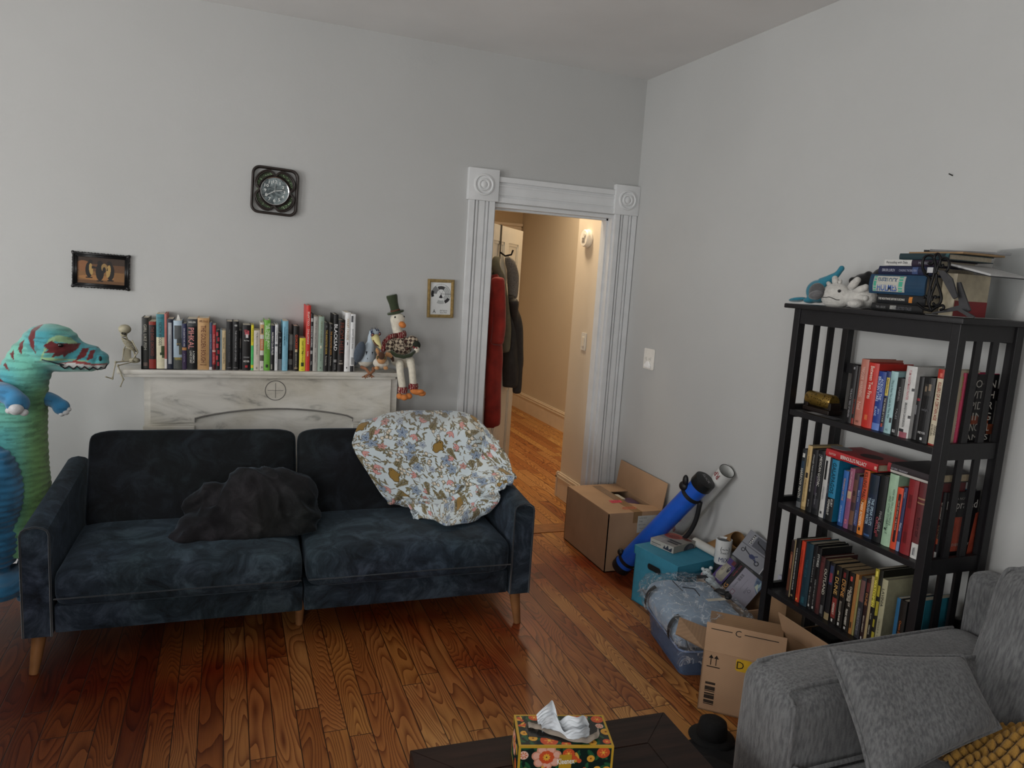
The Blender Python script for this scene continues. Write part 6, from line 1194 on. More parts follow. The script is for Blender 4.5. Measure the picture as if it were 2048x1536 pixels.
r1 = shelfrow(0, zA, XS, [
 ((555, 598, 645), (595, 205), .14, '#121113', 'narrow black paperback beside the brass cylinder on the upper shelf', [(.93, .97, '#77777a', .35, .65)], [('THE BLACK TIDES OF HEAVEN', .35, .5, .35, '#8d8d90')]),
 ((598, 618, 655), (635, 215), .14, '#1b1314', 'dark paperback with faint red lettering left of the salmon book', [(0, .1, '#7a2a22')], [('IN CHAINS', .3, .3, .6, '#8f3a30')]),
 ((620, 682, 680), (690, 155), .16, '#a4685a', 'salmon pink hardcover with white serif lettering on the upper shelf', [], [('TRIGGER WARNING', .66, .46, .45, '#c9a79a'), ('Neil', .3, .12, .45, '#c9a79a'), ('wm', .06, .03, .4, '#7a4a40', 'h')]),
 ((683, 768, 700), (748, 185), .16, '#b02a22', 'thick red hardcover right of the salmon pink one on the upper shelf', [(.12, .2, '#c0603a', .3, .6)], [('Between Two Fires', .7, .5, .42, '#d8c3b6')], {}),
 ((770, 832, 725), (812, 255), .15, '#1f3a80', 'royal blue paperback with two line white title on the upper shelf', [(0, .12, '#5a77b5')], [('ACROSS THE', .7, .36, .34, '#b9c6de', 'v', .68), ('BROKEN STARS', .7, .42, .34, '#b9c6de', 'v', .3), ('JEN', .33, .12, .28, '#9fb0d0', 'v', .68), ('BLANE', .32, .16, .28, '#9fb0d0', 'v', .3)]),
 ((833, 868, 735), (886, 258), .13, '#22315e', 'thin navy book with yellow upper panel on the upper shelf', [(.6, .9, '#b5a24a', .3, .95), (.1, .58, '#15151a', .25, .95), (.08, .14, '#a3463a', .3, .7)], [('Agatha Christie', .76, .24, .45, '#3c3418', 'v', .6), ('THE MURDER AT 2 A.M.', .36, .4, .4, '#b9b4aa', 'v', .6)]),
 ((870, 928, 745), (930, 258), .14, '#8fb0b3', 'pale aqua hardcover with dark script lettering on the upper shelf', [(.18, .26, '#1d2428', .7, .95)], [('This Is How You Lose the Time War', .55, .62, .3, '#38545a'), ('A E', .06, .04, .3, '#38545a', 'h')]),
 ((930, 988, 740), (978, 312), .14, '#121214', 'black book with white crescent at its foot on the upper shelf', [(.05, .1, '#a9a9aa', .3, .7), (.065, .105, '#121214', .42, .8)], [('SABRIEL', .72, .3, .3, '#7a7a7c', 'v', .6), ('TALES', .38, .2, .3, '#7a7a7c', 'v', .6)]),
 ((990, 1078, 765), (1048, 210), .17, '#b9b9b7', 'white hardcover with black ink swirls and red title on the upper shelf', [(0, .08, '#8a4a55', .2, .9), (.08, .12, '#2a2a2c', .1, .6), (.28, .32, '#2a2a2c', .8, 1), (.66, .7, '#2a2a2c', .8, 1)], [('YUMI NIGHTMARE PAINTER', .74, .42, .3, '#b56a72'), ('BRANDON SANDERSON', .32, .34, .32, '#26262a')]),
 ((1078, 1145, 785), (1140, 300), .16, '#1b1a1c', 'black and grey book half hidden behind the white ink swirl hardcover', [(.4, .55, '#77777a', .0, .4), (.62, .66, '#7a2a30', .2, .8)], [], {'back': .015}),
 ((1150, 1240, 790), (1212, 305), .15, '#0f0f11', 'thick black novel with dim portrait photo on the upper shelf', [(.72, .9, '#2a2826', .15, .85), (.78, .86, '#7a6a58', .2, .4), (.8, .9, '#7a6a58', .55, .75), (.04, .08, '#bdbdbd', .4, .6)], [('twilight', .5, .05, .6, '#5a5a5e', 'h'), ('MEYER', .15, .035, .7, '#b5b5b5', 'h')]),
 ((1243, 1308, 850), (1328, 240), .15, '#bdb39c', 'cream hardcover with red top and red lettering beside the front post', [(.88, 1, '#a0281f'), (0, .02, '#8a231c'), (.9, .95, '#c96a5a', .35, .65)], [('KILLERS OF A CERTAIN AGE', .58, .5, .4, '#8a2a22'), ('DEANNA', .2, .13, .3, '#4a443a', 'v', .7), ('RAYBOURN', .2, .15, .3, '#4a443a', 'v', .32)]),
  ((1408, 1482, 862), (1512, 282), .2, '#b52150', 'hot pink hardcover with green sunburst seen behind the end slats of the upper shelf', [(.0, .02, '#8a1a40'), (.1, .22, '#5c8a3a', .0, .75), (.13, .19, '#2c4a22', .25, .5), (.45, .6, '#3c4a3a', .0, .4)], [('MOON WITCH', .78, .34, .26, '#7fb04a', 'v', .76), ('SPIDER KING', .62, .4, .3, '#d6c9c0', 'v', .4), ('MARLON', .3, .2, .28, '#d6c9c0', 'v', .7), ('JAMES', .24, .18, .28, '#7fc0d6', 'v', .3)], {'back': .08, 'yy': (1.700, 1.6665), 'zt': 1.432})], '')
bk, w, h, d = r1[-1]
MB().box((w+.0002, .006, .002), (w+.0012, d, h-.002)).build('dust_jacket', mat('#121013', .4, .2, 20), bk)
b = MB(); b.box((w+.0012, .05, h*.30), (w+.0016, .13, h*.42)).box((w+.0012, .13, h*.16), (w+.0016, .17, h*.3)); b.build('jacket_picture', [mat('#7a3a22', .5, .4, 40)], bk)
for i, s in enumerate(('MOON', 'WITCH', 'SPIDER', 'KING', 'A NOVEL', 'JAMES')): text('jacket_title', s, d*.8, h*.105, mat('#b9b6ae', .5), bk, frame((w+.0020, d*.52, h*(.86-.15*i)), (0, 1, 0), (0, 0, 1)), keep=False)
r2 = shelfrow(1, zB, XS, [
 ((158, 198, 630), (208, 168), .14, '#23282b', 'dark grey book with white skull dot at the far end of the middle shelf', [(.86, .93, '#b5b5b0', .25, .75), (0, .1, '#55585a'), (.62, .8, '#26384a', .2, .8)], [('HARROW NINTH', .42, .5, .55, '#b5b2a8')]),
 ((200, 240, 660), (262, 138), .15, '#b39a6c', 'tan paperback second from the far end of the middle shelf', [(.5, .58, '#2a2320', .3, .8), (.0, .05, '#8a744c')], [('Lost Kingdoms', .8, .28, .35, '#5a4a2a'), ('THE MARVELLOUS DETECTIVES', .3, .36, .35, '#5a4a2a')], {'hard': False, 'pages': '#8a7a5c'}),
 ((242, 298, 675), (308, 172), .15, '#131316', 'black hardcover with small white lettering right of the tan paperback', [], [('STRANGER THINGS HAPPENED IN HISTORY', .62, .6, .24, '#9a9a98'), ('Jac Jemc', .14, .12, .24, '#9a9a98')]),
 ((300, 362, 690), (352, 180), .15, '#16171a', 'black patterned hardcover with white title left of the white one', [(.3, .6, '#3a3540', .05, .5), (.1, .25, '#2a2a30', .1, .9)], [('MEXICAN GOTHIC', .68, .46, .36, '#c2c0ba', 'v', .6), ('Moreno', .25, .2, .24, '#77777a', 'v', .5), ('GOMA', .93, .04, .6, '#77777a', 'h')]),
 ((366, 410, 722), (432, 238), .15, '#b0b0ae', 'white hardcover with black vertical bar on the middle shelf', [(.62, .93, '#17171a', .3, .7), (.06, .1, '#3a3a3c', .3, .7)], [('PIRANESI', .4, .25, .3, '#77777a')]),
 ((411, 426, 740), (482, 258), .12, '#1d2430', 'thin dark blue paperback between the white and cyan books', [], [('SIX STORIES', .5, .5, .5, '#8a8f98')]),
 ((427, 492, 760), (494, 268), .15, '#1c6f92', 'cyan and black paperback on the middle shelf', [(0, .38, '#141517')], [('GALAPAGOS', .7, .5, .5, '#0f2a38'), ('KURT', .3, .12, .3, '#c9c9c6', 'v', .72), ('VONNEGUT', .22, .26, .3, '#c9c9c6', 'v', .36)], {'hard': False}),
 ((545, 590, 778), (602, 372), .13, '#2f5fa0', 'bright blue paperback right of the cyan and black one', [(.0, .06, '#1c3f74')], [('FINNIKIN OF THE', .66, .4, .35, '#b58a6a'), ('ON SLAUGHTER', .22, .3, .3, '#9fb6d6')], {'hard': False}),
 ((596, 640, 818), (658, 348), .13, '#8a4f66', 'pink and purple paperback with round pink logo on the middle shelf', [(.5, .62, '#b59a80', .1, .9), (.0, .45, '#7a4a6e'), (.08, .15, '#c96a6a', .3, .7), (.09, .13, '#7a4a6e', .4, .6)], [('WUTHERING', .8, .3, .3, '#d0aeb8')], {'hard': False}),
 ((642, 686, 826), (690, 400), .12, '#3a2a2e', 'dark brown illustrated paperback between pink and blue-purple ones', [(.5, .9, '#5a3a34', .1, .9), (.1, .35, '#6a4a3a', .1, .9)], [('B', .66, .08, .5, '#1a1416', 'h')], {'hard': False}),
 ((688, 720, 832), (736, 432), .13, '#39406c', 'slate purple paperback left of the orange book', [(.55, .75, '#2a3a66', 0, 1), (0, .12, '#241f2c')], [('BOY ON', .66, .24, .4, '#a9aec6'), ('CANON', .28, .28, .5, '#8a8fb0')], {'hard': False}),
 ((721, 772, 880), (795, 368), .15, '#c2702a', 'orange spined book with black title on the middle shelf', [(.55, 1, '#b5482a'), (.06, .11, '#1c1614', .35, .65)], [('KILLING PABLO', .74, .46, .55, '#1f1512'), ('MARK BOWDEN', .32, .36, .45, '#e0d2b8')]),
 ((776, 862, 915), (868, 408), .16, '#152236', 'thick dark blue novel with pale lettering about a spear and water', [(.03, .06, '#35507a', .2, .8), (.7, .96, '#12202e', .1, .9)], [('THE SPEAR CUTS', .42, .42, .3, '#a9c0d0', 'v', .72), ('THROUGH WATER', .42, .42, .3, '#a9c0d0', 'v', .34)]),
 ((866, 942, 955), (952, 415), .15, '#101214', 'thick black novel left of the pale green book', [(.08, .13, '#5a2026', .4, .7)], [('FINAL GIRLS', .32, .3, .3, '#8a8a88', 'v', .7), ('CIRCUS', .25, .25, .3, '#b0505a', 'v', .4)]),
 ((944, 1028, 1000), (1018, 395), .16, '#93b096', 'pale mint green hardcover on the middle shelf', [(.22, .25, '#2c3a30', .2, .5)], [('HOW BEAUTIFULLY GROTESQUE', .55, .5, .22, '#4f6456', 'v', .72), ('AND OTHER STORIES', .5, .4, .22, '#4f6456', 'v', .45), ('LASALLE', .26, .18, .25, '#4f6456', 'v', .5)]),
 ((1030, 1084, 1018), (1092, 525), .14, '#c2452a', 'orange red book with black lettered panel right of the mint one', [(.12, .9, '#2a1414', .4, .8)], [('OUT OF MANY THE DARK', .55, .6, .22, '#d0a090', 'v', .6)]),
 ((1086, 1114, 1045), (1155, 530), .14, '#30385a', 'narrow navy book with white title left of the shiny red one', [(0, .15, '#6f7fa0')], [('Flyboy', .38, .26, .7, '#c0c6d4'), ('Author', .88, .1, .5, '#8a90a0')]),
 ((1116, 1208, 1092), (1204, 448), .17, '#7a1f24', 'shiny red library bound volume on the middle shelf', [(.62, .8, '#5a1418', .25, .6), (.15, .3, '#5a1418', .25, .6), (.3, .4, '#6a181c', .3, .55)], [], {'pages': '#8a7f6c'}),
 ((1212, 1290, 1128), (1305, 480), .17, '#5a2528', 'maroon library volume with white barcode label beside the front post', [(0, .2, '#c0c0bc', .1, .9), (.04, .14, '#55555a', .35, .5), (.04, .15, '#55555a', .55, .62), (.72, .74, '#8a6a50'), (.78, .8, '#8a6a50')], [('TORY OF', .42, .4, .3, '#34141a')]),
  ((1390, 1428, 1158), (1482, 570), .16, '#2f7fae', 'sky blue spined book seen behind the end slats of the middle shelf', [(0, .16, '#7fb0d0')], [('THE NEW TO STANDARDIZATION', .55, .62, .45, '#17303f')], {'back': .074, 'yy': (1.698, 1.6835), 'zt': 1.035}),
 ((1430, 1468, 1158), (1520, 580), .2, '#141316', 'black book with red figure on its jacket at the near end of the middle shelf', [(0, .1, '#a9a9a6', .15, .85), (.22, .3, '#a0482c', .2, .8)], [('an uprooted', .72, .36, .5, '#c9c2b4'), ('NAOMI', .4, .25, .5, '#8a6a50')], {'back': .074, 'yy': (1.683, 1.6665), 'zt': 1.037})], '')
bk, w, h, d = r2[-1]
MB().box((w+.0002, .006, .002), (w+.0012, d, h-.002)).build('dust_jacket', mat('#121013', .4, .2, 20), bk)
b = MB(); b.prism([(.03, .1*h), (.09, .1*h), (.11, .5*h), (.10, .62*h), (.05, .62*h), (.04, .4*h)], .0004, frame((w+.0012, 0, 0), (0, 1, 0), (0, 0, 1))).prism([(.135, .02*h), (.18, .02*h), (.19, .5*h), (.18, .7*h), (.15, .66*h)], .0004, frame((w+.0012, 0, 0), (0, 1, 0), (0, 0, 1))); b.build('jacket_picture', mat('#a04632', .5, .3, 30), bk)
text('jacket_title', 'Depraved', d*.9, h*.16, mat('#c9c6c0', .5), bk, frame((w+.0022, d*.5, h*.79), (0, 1, 0), (0, 0, 1)), keep=False); text('jacket_title', 'FIRST EVER STORY', d*.75, h*.04, mat('#a9a69e', .5), bk, frame((w+.0022, d*.5, h*.2), (0, 1, 0), (0, 0, 1))); text('jacket_title', 'A NOVEL', d*.5, h*.035, mat('#a9a69e', .5), bk, frame((w+.0022, d*.5, h*.9), (0, 1, 0), (0, 0, 1)))
def flat(y_hi, y_lo, x, z, th, d, col, label, group, bands=(), texts=(), **k):
    """book lying flat, spine towards the room"""
    M = Matrix(((0, 1, 0, x), (0, 0, 1, y_lo), (1, 0, 0, z), (0, 0, 0, 1))); return book(th, y_hi-y_lo, d, col, label, group, M, bands, texts, **k)
def ttl(s, u, ln, sz, c): return (s, 1-u, ln, sz, c, 'v')
zmax = lambda rr, a, b_: max(q[2] for q in rr[a:b_])+LV[1]+.0022
ya, yb = at(*zB(437, 230), 0, XS).y, at(*zB(915, 395), 0, XS).y
o = flat(ya, yb, XS-.004, zmax(r2, 4, 14), .028, .17, '#a3262a', 'red hardcover with white title lying flat across the middle shelf books', 'books lying flat on the middle shelf', [(.01, .05, '#c9a090', .3, .7)], [ttl("BERNOULLI'S FALLACY", .56, .5, .55, '#e0d8d2'), ttl('CLAYTON', .14, .14, .3, '#d8b0a8')], pages='#b0a48c')
b = MB(); b.prism(rings(.042, .035), .0005, Matrix.Translation((.0283, .06, .23)) @ Matrix.Rotation(R(90), 4, 'Y') @ Matrix.Translation((0, 0, 0))); b.build('cover_circle', mat('#8f8f90', .5, .1, 40), o); b = MB(); b.prism(rings(.042, .035), .0005, Matrix.Translation((.0283, .075, .10)) @ Matrix.Rotation(R(90), 4, 'Y')); b.build('cover_circle', mat('#3a1a1c', .5, .1, 40), o)
ya, yb = at(*zB(1008, 365), 0, XS).y, Y0+.05
zq = max(zmax(r2, 13, 22), LV[1]+.25)
o = flat(ya, yb, XS-.002, zq, .030, .19, '#2a2326', 'dark hardcover with red corner lying flat at the near end of the middle shelf books', 'books lying flat on the middle shelf', [(.92, 1, '#8a2a30'), (0, .92, '#b5b2ac', 0, .3)], [ttl('G.W. SEARS - THE ROUNDUP', .3, .4, .35, '#a9a7b0')], pages='#a89a80')
r3 = shelfrow(2, zC, XS, [
 ((287, 320, 690), (333, 205), .13, '#241a1a', 'dark picture spine paperback at the far end of the lower shelf', [(.1, .8, '#5a3424', .1, .9), (.5, .75, '#8a5a44', .3, .8)], [], {'hard': False}),
 ((321, 332, 695), (376, 210), .13, '#8a7a5c', 'very thin cream paperback second from the far end of the lower shelf', [], [], {'hard': False}),
 ((333, 384, 715), (392, 192), .15, '#101012', 'black hardcover with small white lettering left of the orange red one', [], [('THE BONES BENEATH', .66, .4, .25, '#b5b5b2'), ('PETER STRAUB', .3, .34, .25, '#b5b5b2'), ('N', .06, .03, .3, '#c9b88a', 'h')]),
 ((388, 428, 768), (462, 220), .14, '#b53820', 'orange red paperback on the lower shelf', [(.03, .06, '#e0c060', .3, .6)], [('FIRE WITHIN', .72, .3, .35, '#7a2418'), ('THE LONG MARCH', .3, .36, .35, '#7a2418')]),
 ((430, 510, 822), (505, 232), .16, '#14303c', 'thick dark teal hardcover on the lower shelf', [(.04, .14, '#24505c', .3, .7)], [('THE SEA', .6, .3, .3, '#2e5462')]),
 ((514, 555, 840), (592, 262), .15, '#111114', 'left of two slim black volumes with dotted lettering on the lower shelf', [(.04, .08, '#a9a9a6', .35, .7)], [('A GRAVE PLACE & THE', .62, .5, .3, '#8a8a88'), ('PETER S. BEAGLE', .22, .26, .3, '#8a8a88')]),
 ((557, 600, 850), (622, 285), .15, '#111113', 'right of two slim black volumes with dotted lettering on the lower shelf', [(.04, .08, '#a9a9a6', .35, .7)], [('SOME OF THE BEST FROM', .3, .4, .35, '#8a8a88'), ('STORIES', .8, .2, .5, '#c0c0bc')]),
 ((602, 648, 865), (652, 380), .16, '#3f1f1f', 'mottled maroon hardcover left of the silver lettered paperback', [(.1, .9, '#55292a', .1, .8)], []),
 ((650, 694, 880), (712, 425), .12, '#1c1c1e', 'black paperback with bold silver title on the lower shelf', [(.05, .2, '#5a5a5a', .2, .8)], [('OUTLAND', .62, .46, .62, '#c0bcae')], {'hard': False, 'pages': '#8a7556'}),
 ((704, 756, 905), (752, 440), .12, '#16161a', 'black paperback with red and blue picture panel on the lower shelf', [(.62, .95, '#2c3350', .15, .85), (.66, .82, '#8a2f38', .25, .8), (0, .12, '#8a7a5a')], [], {'hard': False, 'pages': '#8a7556'}),
 ((764, 832, 942), (822, 482), .12, '#15120f', 'thick black paperback with red rocky picture below gold title', [(.1, .45, '#7a2f2a', .15, .85), (.03, .08, '#c0c0bc', .35, .6), (.86, .93, '#8a7a40', .4, .6)], [('DUNE', .66, .3, .55, '#c29a5a'), ('HERBERT', .26, .2, .3, '#d6cfc0')], {'hard': False, 'pages': '#8a7556'}),
 ((836, 898, 988), (885, 512), .12, '#15120f', 'thick black paperback with grey crescent below gold title', [(.25, .45, '#77726a', .2, .6), (.28, .42, '#15120f', .35, .75), (.03, .08, '#c0c0bc', .3, .6), (.86, .95, '#6a2426', .3, .7)], [('DUNE', .68, .3, .55, '#c28a4a'), ('MESSIAH', .72, .28, .25, '#a9855a', 'v', .8), ('FRANK', .18, .16, .3, '#d6cfc0')], {'hard': False, 'pages': '#8a7556'}),
 ((904, 965, 1035), (968, 552), .12, '#17130f', 'thick black paperback with white author name and red mark on the lower shelf', [(.03, .07, '#c0c0bc', .3, .6), (.86, .94, '#b04038', .4, .75)], [('CHILDREN OF', .6, .34, .35, '#cfc6b4', 'v', .7), ('DUNE', .6, .22, .35, '#cfc6b4', 'v', .35), ('FRANK HERBERT', .24, .28, .35, '#e0dccf')], {'hard': False, 'pages': '#8a7556'}),
 ((972, 1006, 1050), (1036, 575), .12, '#9a6a3a', 'tan orange spined paperback right of the black trio', [(.1, .2, '#3a2a1a', .2, .7)], [], {'hard': False, 'pages': '#8a7556'}),
 ((1008, 1028, 1060), (1066, 640), .11, '#8a8252', 'thin olive paperback on the lower shelf', [], [], {'hard': False}),
 ((1032, 1086, 1098), (1092, 600), .12, '#2a2a2e', 'grey black paperback with pinkish face picture on the lower shelf', [(.6, .95, '#6a4a48', .1, .9), (.05, .5, '#4a4a50', .2, .7)], [('HERETICS', .3, .36, .5, '#77777c')], {'hard': False, 'pages': '#7a6a50'}),
 ((1090, 1130, 1138), (1146, 625), .12, '#2a1716', 'dark red black paperback with copper title left of the yellow one', [(.03, .07, '#c0c0bc', .3, .6), (.8, .95, '#5a2a26', .1, .9)], [('DUNE', .68, .26, .6, '#b07a4a'), ('BRIAN HERBERT', .28, .36, .3, '#c9bfae')], {'hard': False, 'pages': '#7a6a50'}),
 ((1131, 1160, 1142), (1208, 600), .14, '#a3916a', 'thin cream spine beside the yellow lettered graphic novel', [], [], {'hard': False}),
 ((1162, 1205, 1142), (1245, 512), .16, '#141414', 'black graphic novel with yellow title and round yellow badge', [(.5, 1, '#8f8428'), (.9, .97, '#e0d060', .3, .75)], [('WATCHMEN', .68, .4, .6, '#eadf60'), ('ALAN', .38, .12, .3, '#bdb9a8'), ('GIBBONS', .2, .2, .3, '#bdb9a8')], {'hard': False}),
 ((1207, 1250, 1142), (1285, 525), .16, '#1a1a12', 'tall black book with large yellow shapes between graphic novel and cream novel', [(.05, .2, '#9a8f2c', .2, .9), (.26, .36, '#9a8f2c', .1, .6), (.42, .6, '#9a8f2c', .3, .95), (.66, .8, '#9a8f2c', .15, .8)], [('JANITOR', .5, .8, .6, '#a59a34')]),
 ((1252, 1312, 1142), (1318, 622), .17, '#a09c80', 'thick cream novel at the right of the lower shelf row', [], [('LAVINIA', .74, .36, .45, '#35352c'), ('URSULA K. LE', .3, .34, .3, '#6a6852')], {'pages': '#8f8a76'}),
 ((1440, 1478, 1120), (1478, 830), .15, '#235a80', 'blue paperback behind the near front post on the lower shelf', [], [], {'hard': False}),
 ((1480, 1556, 1120), (1520, 850), .15, '#191512', 'black book with orange script right of the blue paperback', [], [('Owen Zastro', .5, .6, .3, '#b0622e')]),
 ((1700, 1752, 1120), (1728, 868), .15, '#2f7f92', 'turquoise book at the near end of the lower shelf', [], [], {'hard': False, 'back': .055, 'yy': (1.69, 1.6665), 'zt': .665})], '')
# brass cylinder on its wooden stand and the flat card
pc_ = at(*zA(430, 600), 2, LV[0]); cy = thing('brass_cylinder', 'engraved brass cylinder on dark wooden stand at the far end of the upper shelf', 'brass cylinder', (2.19, 2.24, LV[0]+.001))
b = MB(); b.box((-.035, -.075, 0), (.035, .065, .016), bev=.003).box((-.026, -.072, .016), (.026, -.058, .045), bev=.002).box((-.026, .048, .016), (.026, .062, .03), bev=.002); b.build('wooden_stand', mat('#1c1411', .4, .3, 30), cy)
def m_brass():
    mt, nt, bs = nodes('brass'); L = nt.links.new; tc = N(nt, 'ShaderNodeTexCoord'); v = N(nt, 'ShaderNodeTexVoronoi', Scale=120.0); L(tc.outputs['Object'], v.inputs['Vector']); rp = N(nt, 'ShaderNodeValToRGB'); rp.color_ramp.elements[0].color = (*lin('#2a1f10'), 1); rp.color_ramp.elements[1].color = (*lin('#8a6f34'), 1); rp.color_ramp.elements[0].position = .15; rp.color_ramp.elements[1].position = .45; L(v.outputs['Distance'], rp.inputs['Fac']); L(rp.outputs['Color'], bs.inputs['Base Color']); bs.inputs['Metallic'].default_value = .7; bs.inputs['Roughness'].default_value = .35; return mt
MB().lathe([(0, -.07), (.026, -.07), (.0285, -.066), (.0285, .058), (.026, .062), (0, .062)], 28, Matrix.Translation((0, 0, .0465)) @ Matrix.Rotation(R(90), 4, 'X')).build('engraved_cylinder', m_brass(), cy, smooth=40)
cv = Cv(70, 40, '#26272a')
for i in range(5): cv.rect(4, 5+i*7, 66, 7+i*7, '#8a8b8e')
cv.rect(8, 8, 30, 30, '#a0a0a2'); M = frame((2.135, 2.17, LV[0]+.0006), (-.02, -1, 0), (1, -.02, 0)); o = tag(panel('printed_card', cv, .17, .055, amat(.5, 0, 0, 50, .05), None, M), 'printed grey card lying flat at the front of the upper shelf', 'card')
# ================================================================= things on top of the bookcase
TZ = TOPZ+.001; Q = Plane(0, 2.2, (1680, 590)); qk = Q.k; zT = lambda x, y: (1570+.2334*x, 480+.2334*y); QT = lambda x, y, o=0: Q(*zT(x, y), o); qs = qk*.2334
ts = 'on top of the bookcase'
FT = fur('#2a7388'); wh = thing('stuffed_whale', 'teal open mouthed whale toy with grey mouth at the far end of the bookcase top', 'stuffed whale')
b = MB(); b.ell(QT(290, 440, .02), (110*qs, 110*qs, 105*qs)); b.tube(crom([QT(330, 380, .02), QT(400, 330, .03), QT(450, 290, .03), QT(480, 250, .03)], 10), [70*qs, 60*qs, 50*qs, 42*qs, 36*qs, 30*qs, 27*qs, 25*qs, 24*qs, 24*qs], 12); b.ell(QT(110, 510, 0), (65*qs, 100*qs, 22*qs), Matrix.Rotation(-.15, 3, 'X')); b.ell(QT(210, 520, .0), (60*qs, 50*qs, 26*qs)); b.ell(QT(485, 245, .03), (25*qs, 26*qs, 28*qs))
fuse('whale_body', b, .004, FT, parent=wh, smooth=4)
b = MB(); b.ell(QT(272, 440, -.10*1), (45*qs, 82*qs, 72*qs), Matrix.Rotation(-.2, 3, 'X')); b.build('grey_mouth', fur('#4a4a4c'), wh, smooth=True)
b = MB(); b.ell(QT(262, 470, -.112), (40*qs, 72*qs, 36*qs), Matrix.Rotation(-.25, 3, 'X')); b.build('grey_tongue', fur('#5c5c5e'), wh, smooth=True)
AX = fur('#b5b3ae'); ax_ = thing('stuffed_axolotl', 'white axolotl toy with stitched smile sitting on the bookcase top', 'stuffed axolotl')
b = MB(); b.ell(QT(440, 480, -.06), (95*qs, 150*qs, 108*qs)); b.ell(QT(650, 500, -.03), (110*qs, 150*qs, 88*qs)); b.ell(QT(600, 545, -.09), (60*qs, 65*qs, 35*qs))
fuse('axolotl_body', b, .0045, AX, parent=ax_, smooth=4, disp=lambda p, q: .0015*nz(p, 160))
for x0, y0, x1, y1, r in ((390, 400, 372, 372, 22), (440, 380, 428, 330, 30), (560, 410, 620, 345, 34), (600, 450, 690, 405, 32), (610, 490, 690, 500, 30), (470, 370, 475, 350, 18)):
    b = MB(); b.tube([QT(x0, y0, -.06), QT((x0+x1)/2, (y0+y1)/2, -.062), QT(x1, y1, -.06)], [r*.8*qs, r*qs, r*.8*qs], 12); b.ell(QT(x1, y1, -.06), r*.8*qs); b.build('gill', AX, ax_, smooth=True)
ab = [o for o in ax_.children if o.name.startswith('axolotl_body')][0]
def hitx(x, y):
    p = QT(x, y); d_ = (p-CAM).normalized(); ok, loc, nr, _ = ab.ray_cast(CAM, d_); return loc-d_*.002 if ok else p
MB().ell(hitx(465, 437), .0058).build('eye', mat('#0c0c0e', .15), ax_, smooth=True)
b = MB(); b.tube(crom([hitx(*q) for q in ((322, 490), (350, 492), (378, 488), (410, 500), (440, 512), (466, 513))], 20), .0013, 6); b.build('stitched_smile', INK, ax_, smooth=True)
BKF = fur('#0d0d0e'); bp_ = thing('stuffed_toy', 'black stuffed toy lying behind the axolotl on the bookcase top', 'stuffed toy')
b = MB(); b.ell(QT(840, 330, .14), (60*qs, 120*qs, 95*qs)); b.ell(QT(680, 345, .13), (60*qs, 110*qs, 62*qs)); b.ell(QT(580, 350, .12), (32*qs, 36*qs, 36*qs)); b.ell(QT(715, 300, .13), (35*qs, 36*qs, 36*qs)); b.ell(QT(760, 440, .14), (70*qs, 240*qs, 150*qs))
o = fuse('black_toy_body', b, .005, BKF, parent=bp_, smooth=4)
for v in o.data.vertices: v.co.z = max(v.co.z, TZ+.001); v.co.x = min(v.co.x, 2.40)
GT = 'books stacked flat on the bookcase top'; yv = lambda x: at(*zT(x, 560), 0, 2.12).y
zc = TZ
for (xl, xr, th, d, c, lab, bands, tx) in (
 (745, 1190, .026, .19, '#151516', 'black hardcover with dotted grey lettering, lowest in the stack on the bookcase', [(.5, .62, '#8a8a86', .3, .8)], [ttl('THE ::: BOOK', .2, .2, .5, '#6f6f70'), ttl('COLLECTED TALES', .62, .36, .5, '#55555a')]),
 (785, 1200, .030, .19, '#17191c', 'dark hardcover with white lettering and orange emblem, second lowest in the stack', [(.25, .32, '#b5722e', .2, .85)], [ttl('THE NIGHTMARE BEFORE KURDMAS', .32, .56, .42, '#c9c7c0')]),
 (705, 1185, .066, .21, '#16364f', 'thick blue hardcover with framed silver and green title panel, middle of the stack', [(.34, .92, '#9fa09a', .12, .92), (.86, .91, '#3f9a80', .14, .9), (.38, .45, '#3f9a80', .14, .9), (.46, .85, '#aaa9a0', .16, .88)], [('SHERLOCK', .655, .36, .34, '#3a5570', 'v', .7), ('HOLMES', .655, .36, .4, '#35589a', 'v', .34)]),
 (765, 1230, .028, .19, '#161c38', 'slim navy hardcover above the thick blue one in the stack', [(.26, .36, '#3a4a70', .1, .9)], [ttl('ERROR LURCH', .2, .24, .5, '#a9acbc'), ttl('CHASING THE BIG FISH', .56, .32, .4, '#8a8fa6')]),
 (805, 1270, .020, .17, '#241a2c', 'plum paperback with white left half, above the slim navy hardcover', [(.48, 1, '#b9b9b6', 0, 1)], [ttl('Persuading with Data', .25, .4, .55, '#3a3a40'), ttl('MITPRESS', .75, .2, .4, '#8a8a92')]),
 (925, 1345, .020, .20, '#1c3036', 'dark teal book, topmost in the stack on the bookcase', [(.0, .06, '#3a5a5e')], [])):
    y_hi, y_lo = yv(xl), yv(xr); o = flat(y_hi, y_lo, 2.12, zc, th, d, c, lab, GT, bands, tx, pages='#9f9684'); zc += th+.0012
tag(MB().box((2.15, 1.70, zc), (2.34, 1.90, zc+.006), bev=.001).build('paper_folder', mat('#8a6f4e', .6, .1, 20)), 'tan paper folder lying on the stack of books on the bookcase', 'folder')
# thick near books standing at the end of the stack
yh = yv(1188)-.004
o = book(.05, .135, .15, '#a99f88', 'thick cream and red hardcover standing at the near end of the stack', 'books on the bookcase top', Matrix(((0, 1, 0, 2.16), (-1, 0, 0, yh-.02), (0, 0, 1, TZ+.0005), (0, 0, 0, 1))), [], [], pages='#a59b86')
MB().box((.0505, .003, .0), (.0512, .149, .05)).build('red_band', mat('#7a2024', .5, .1, 30), o)
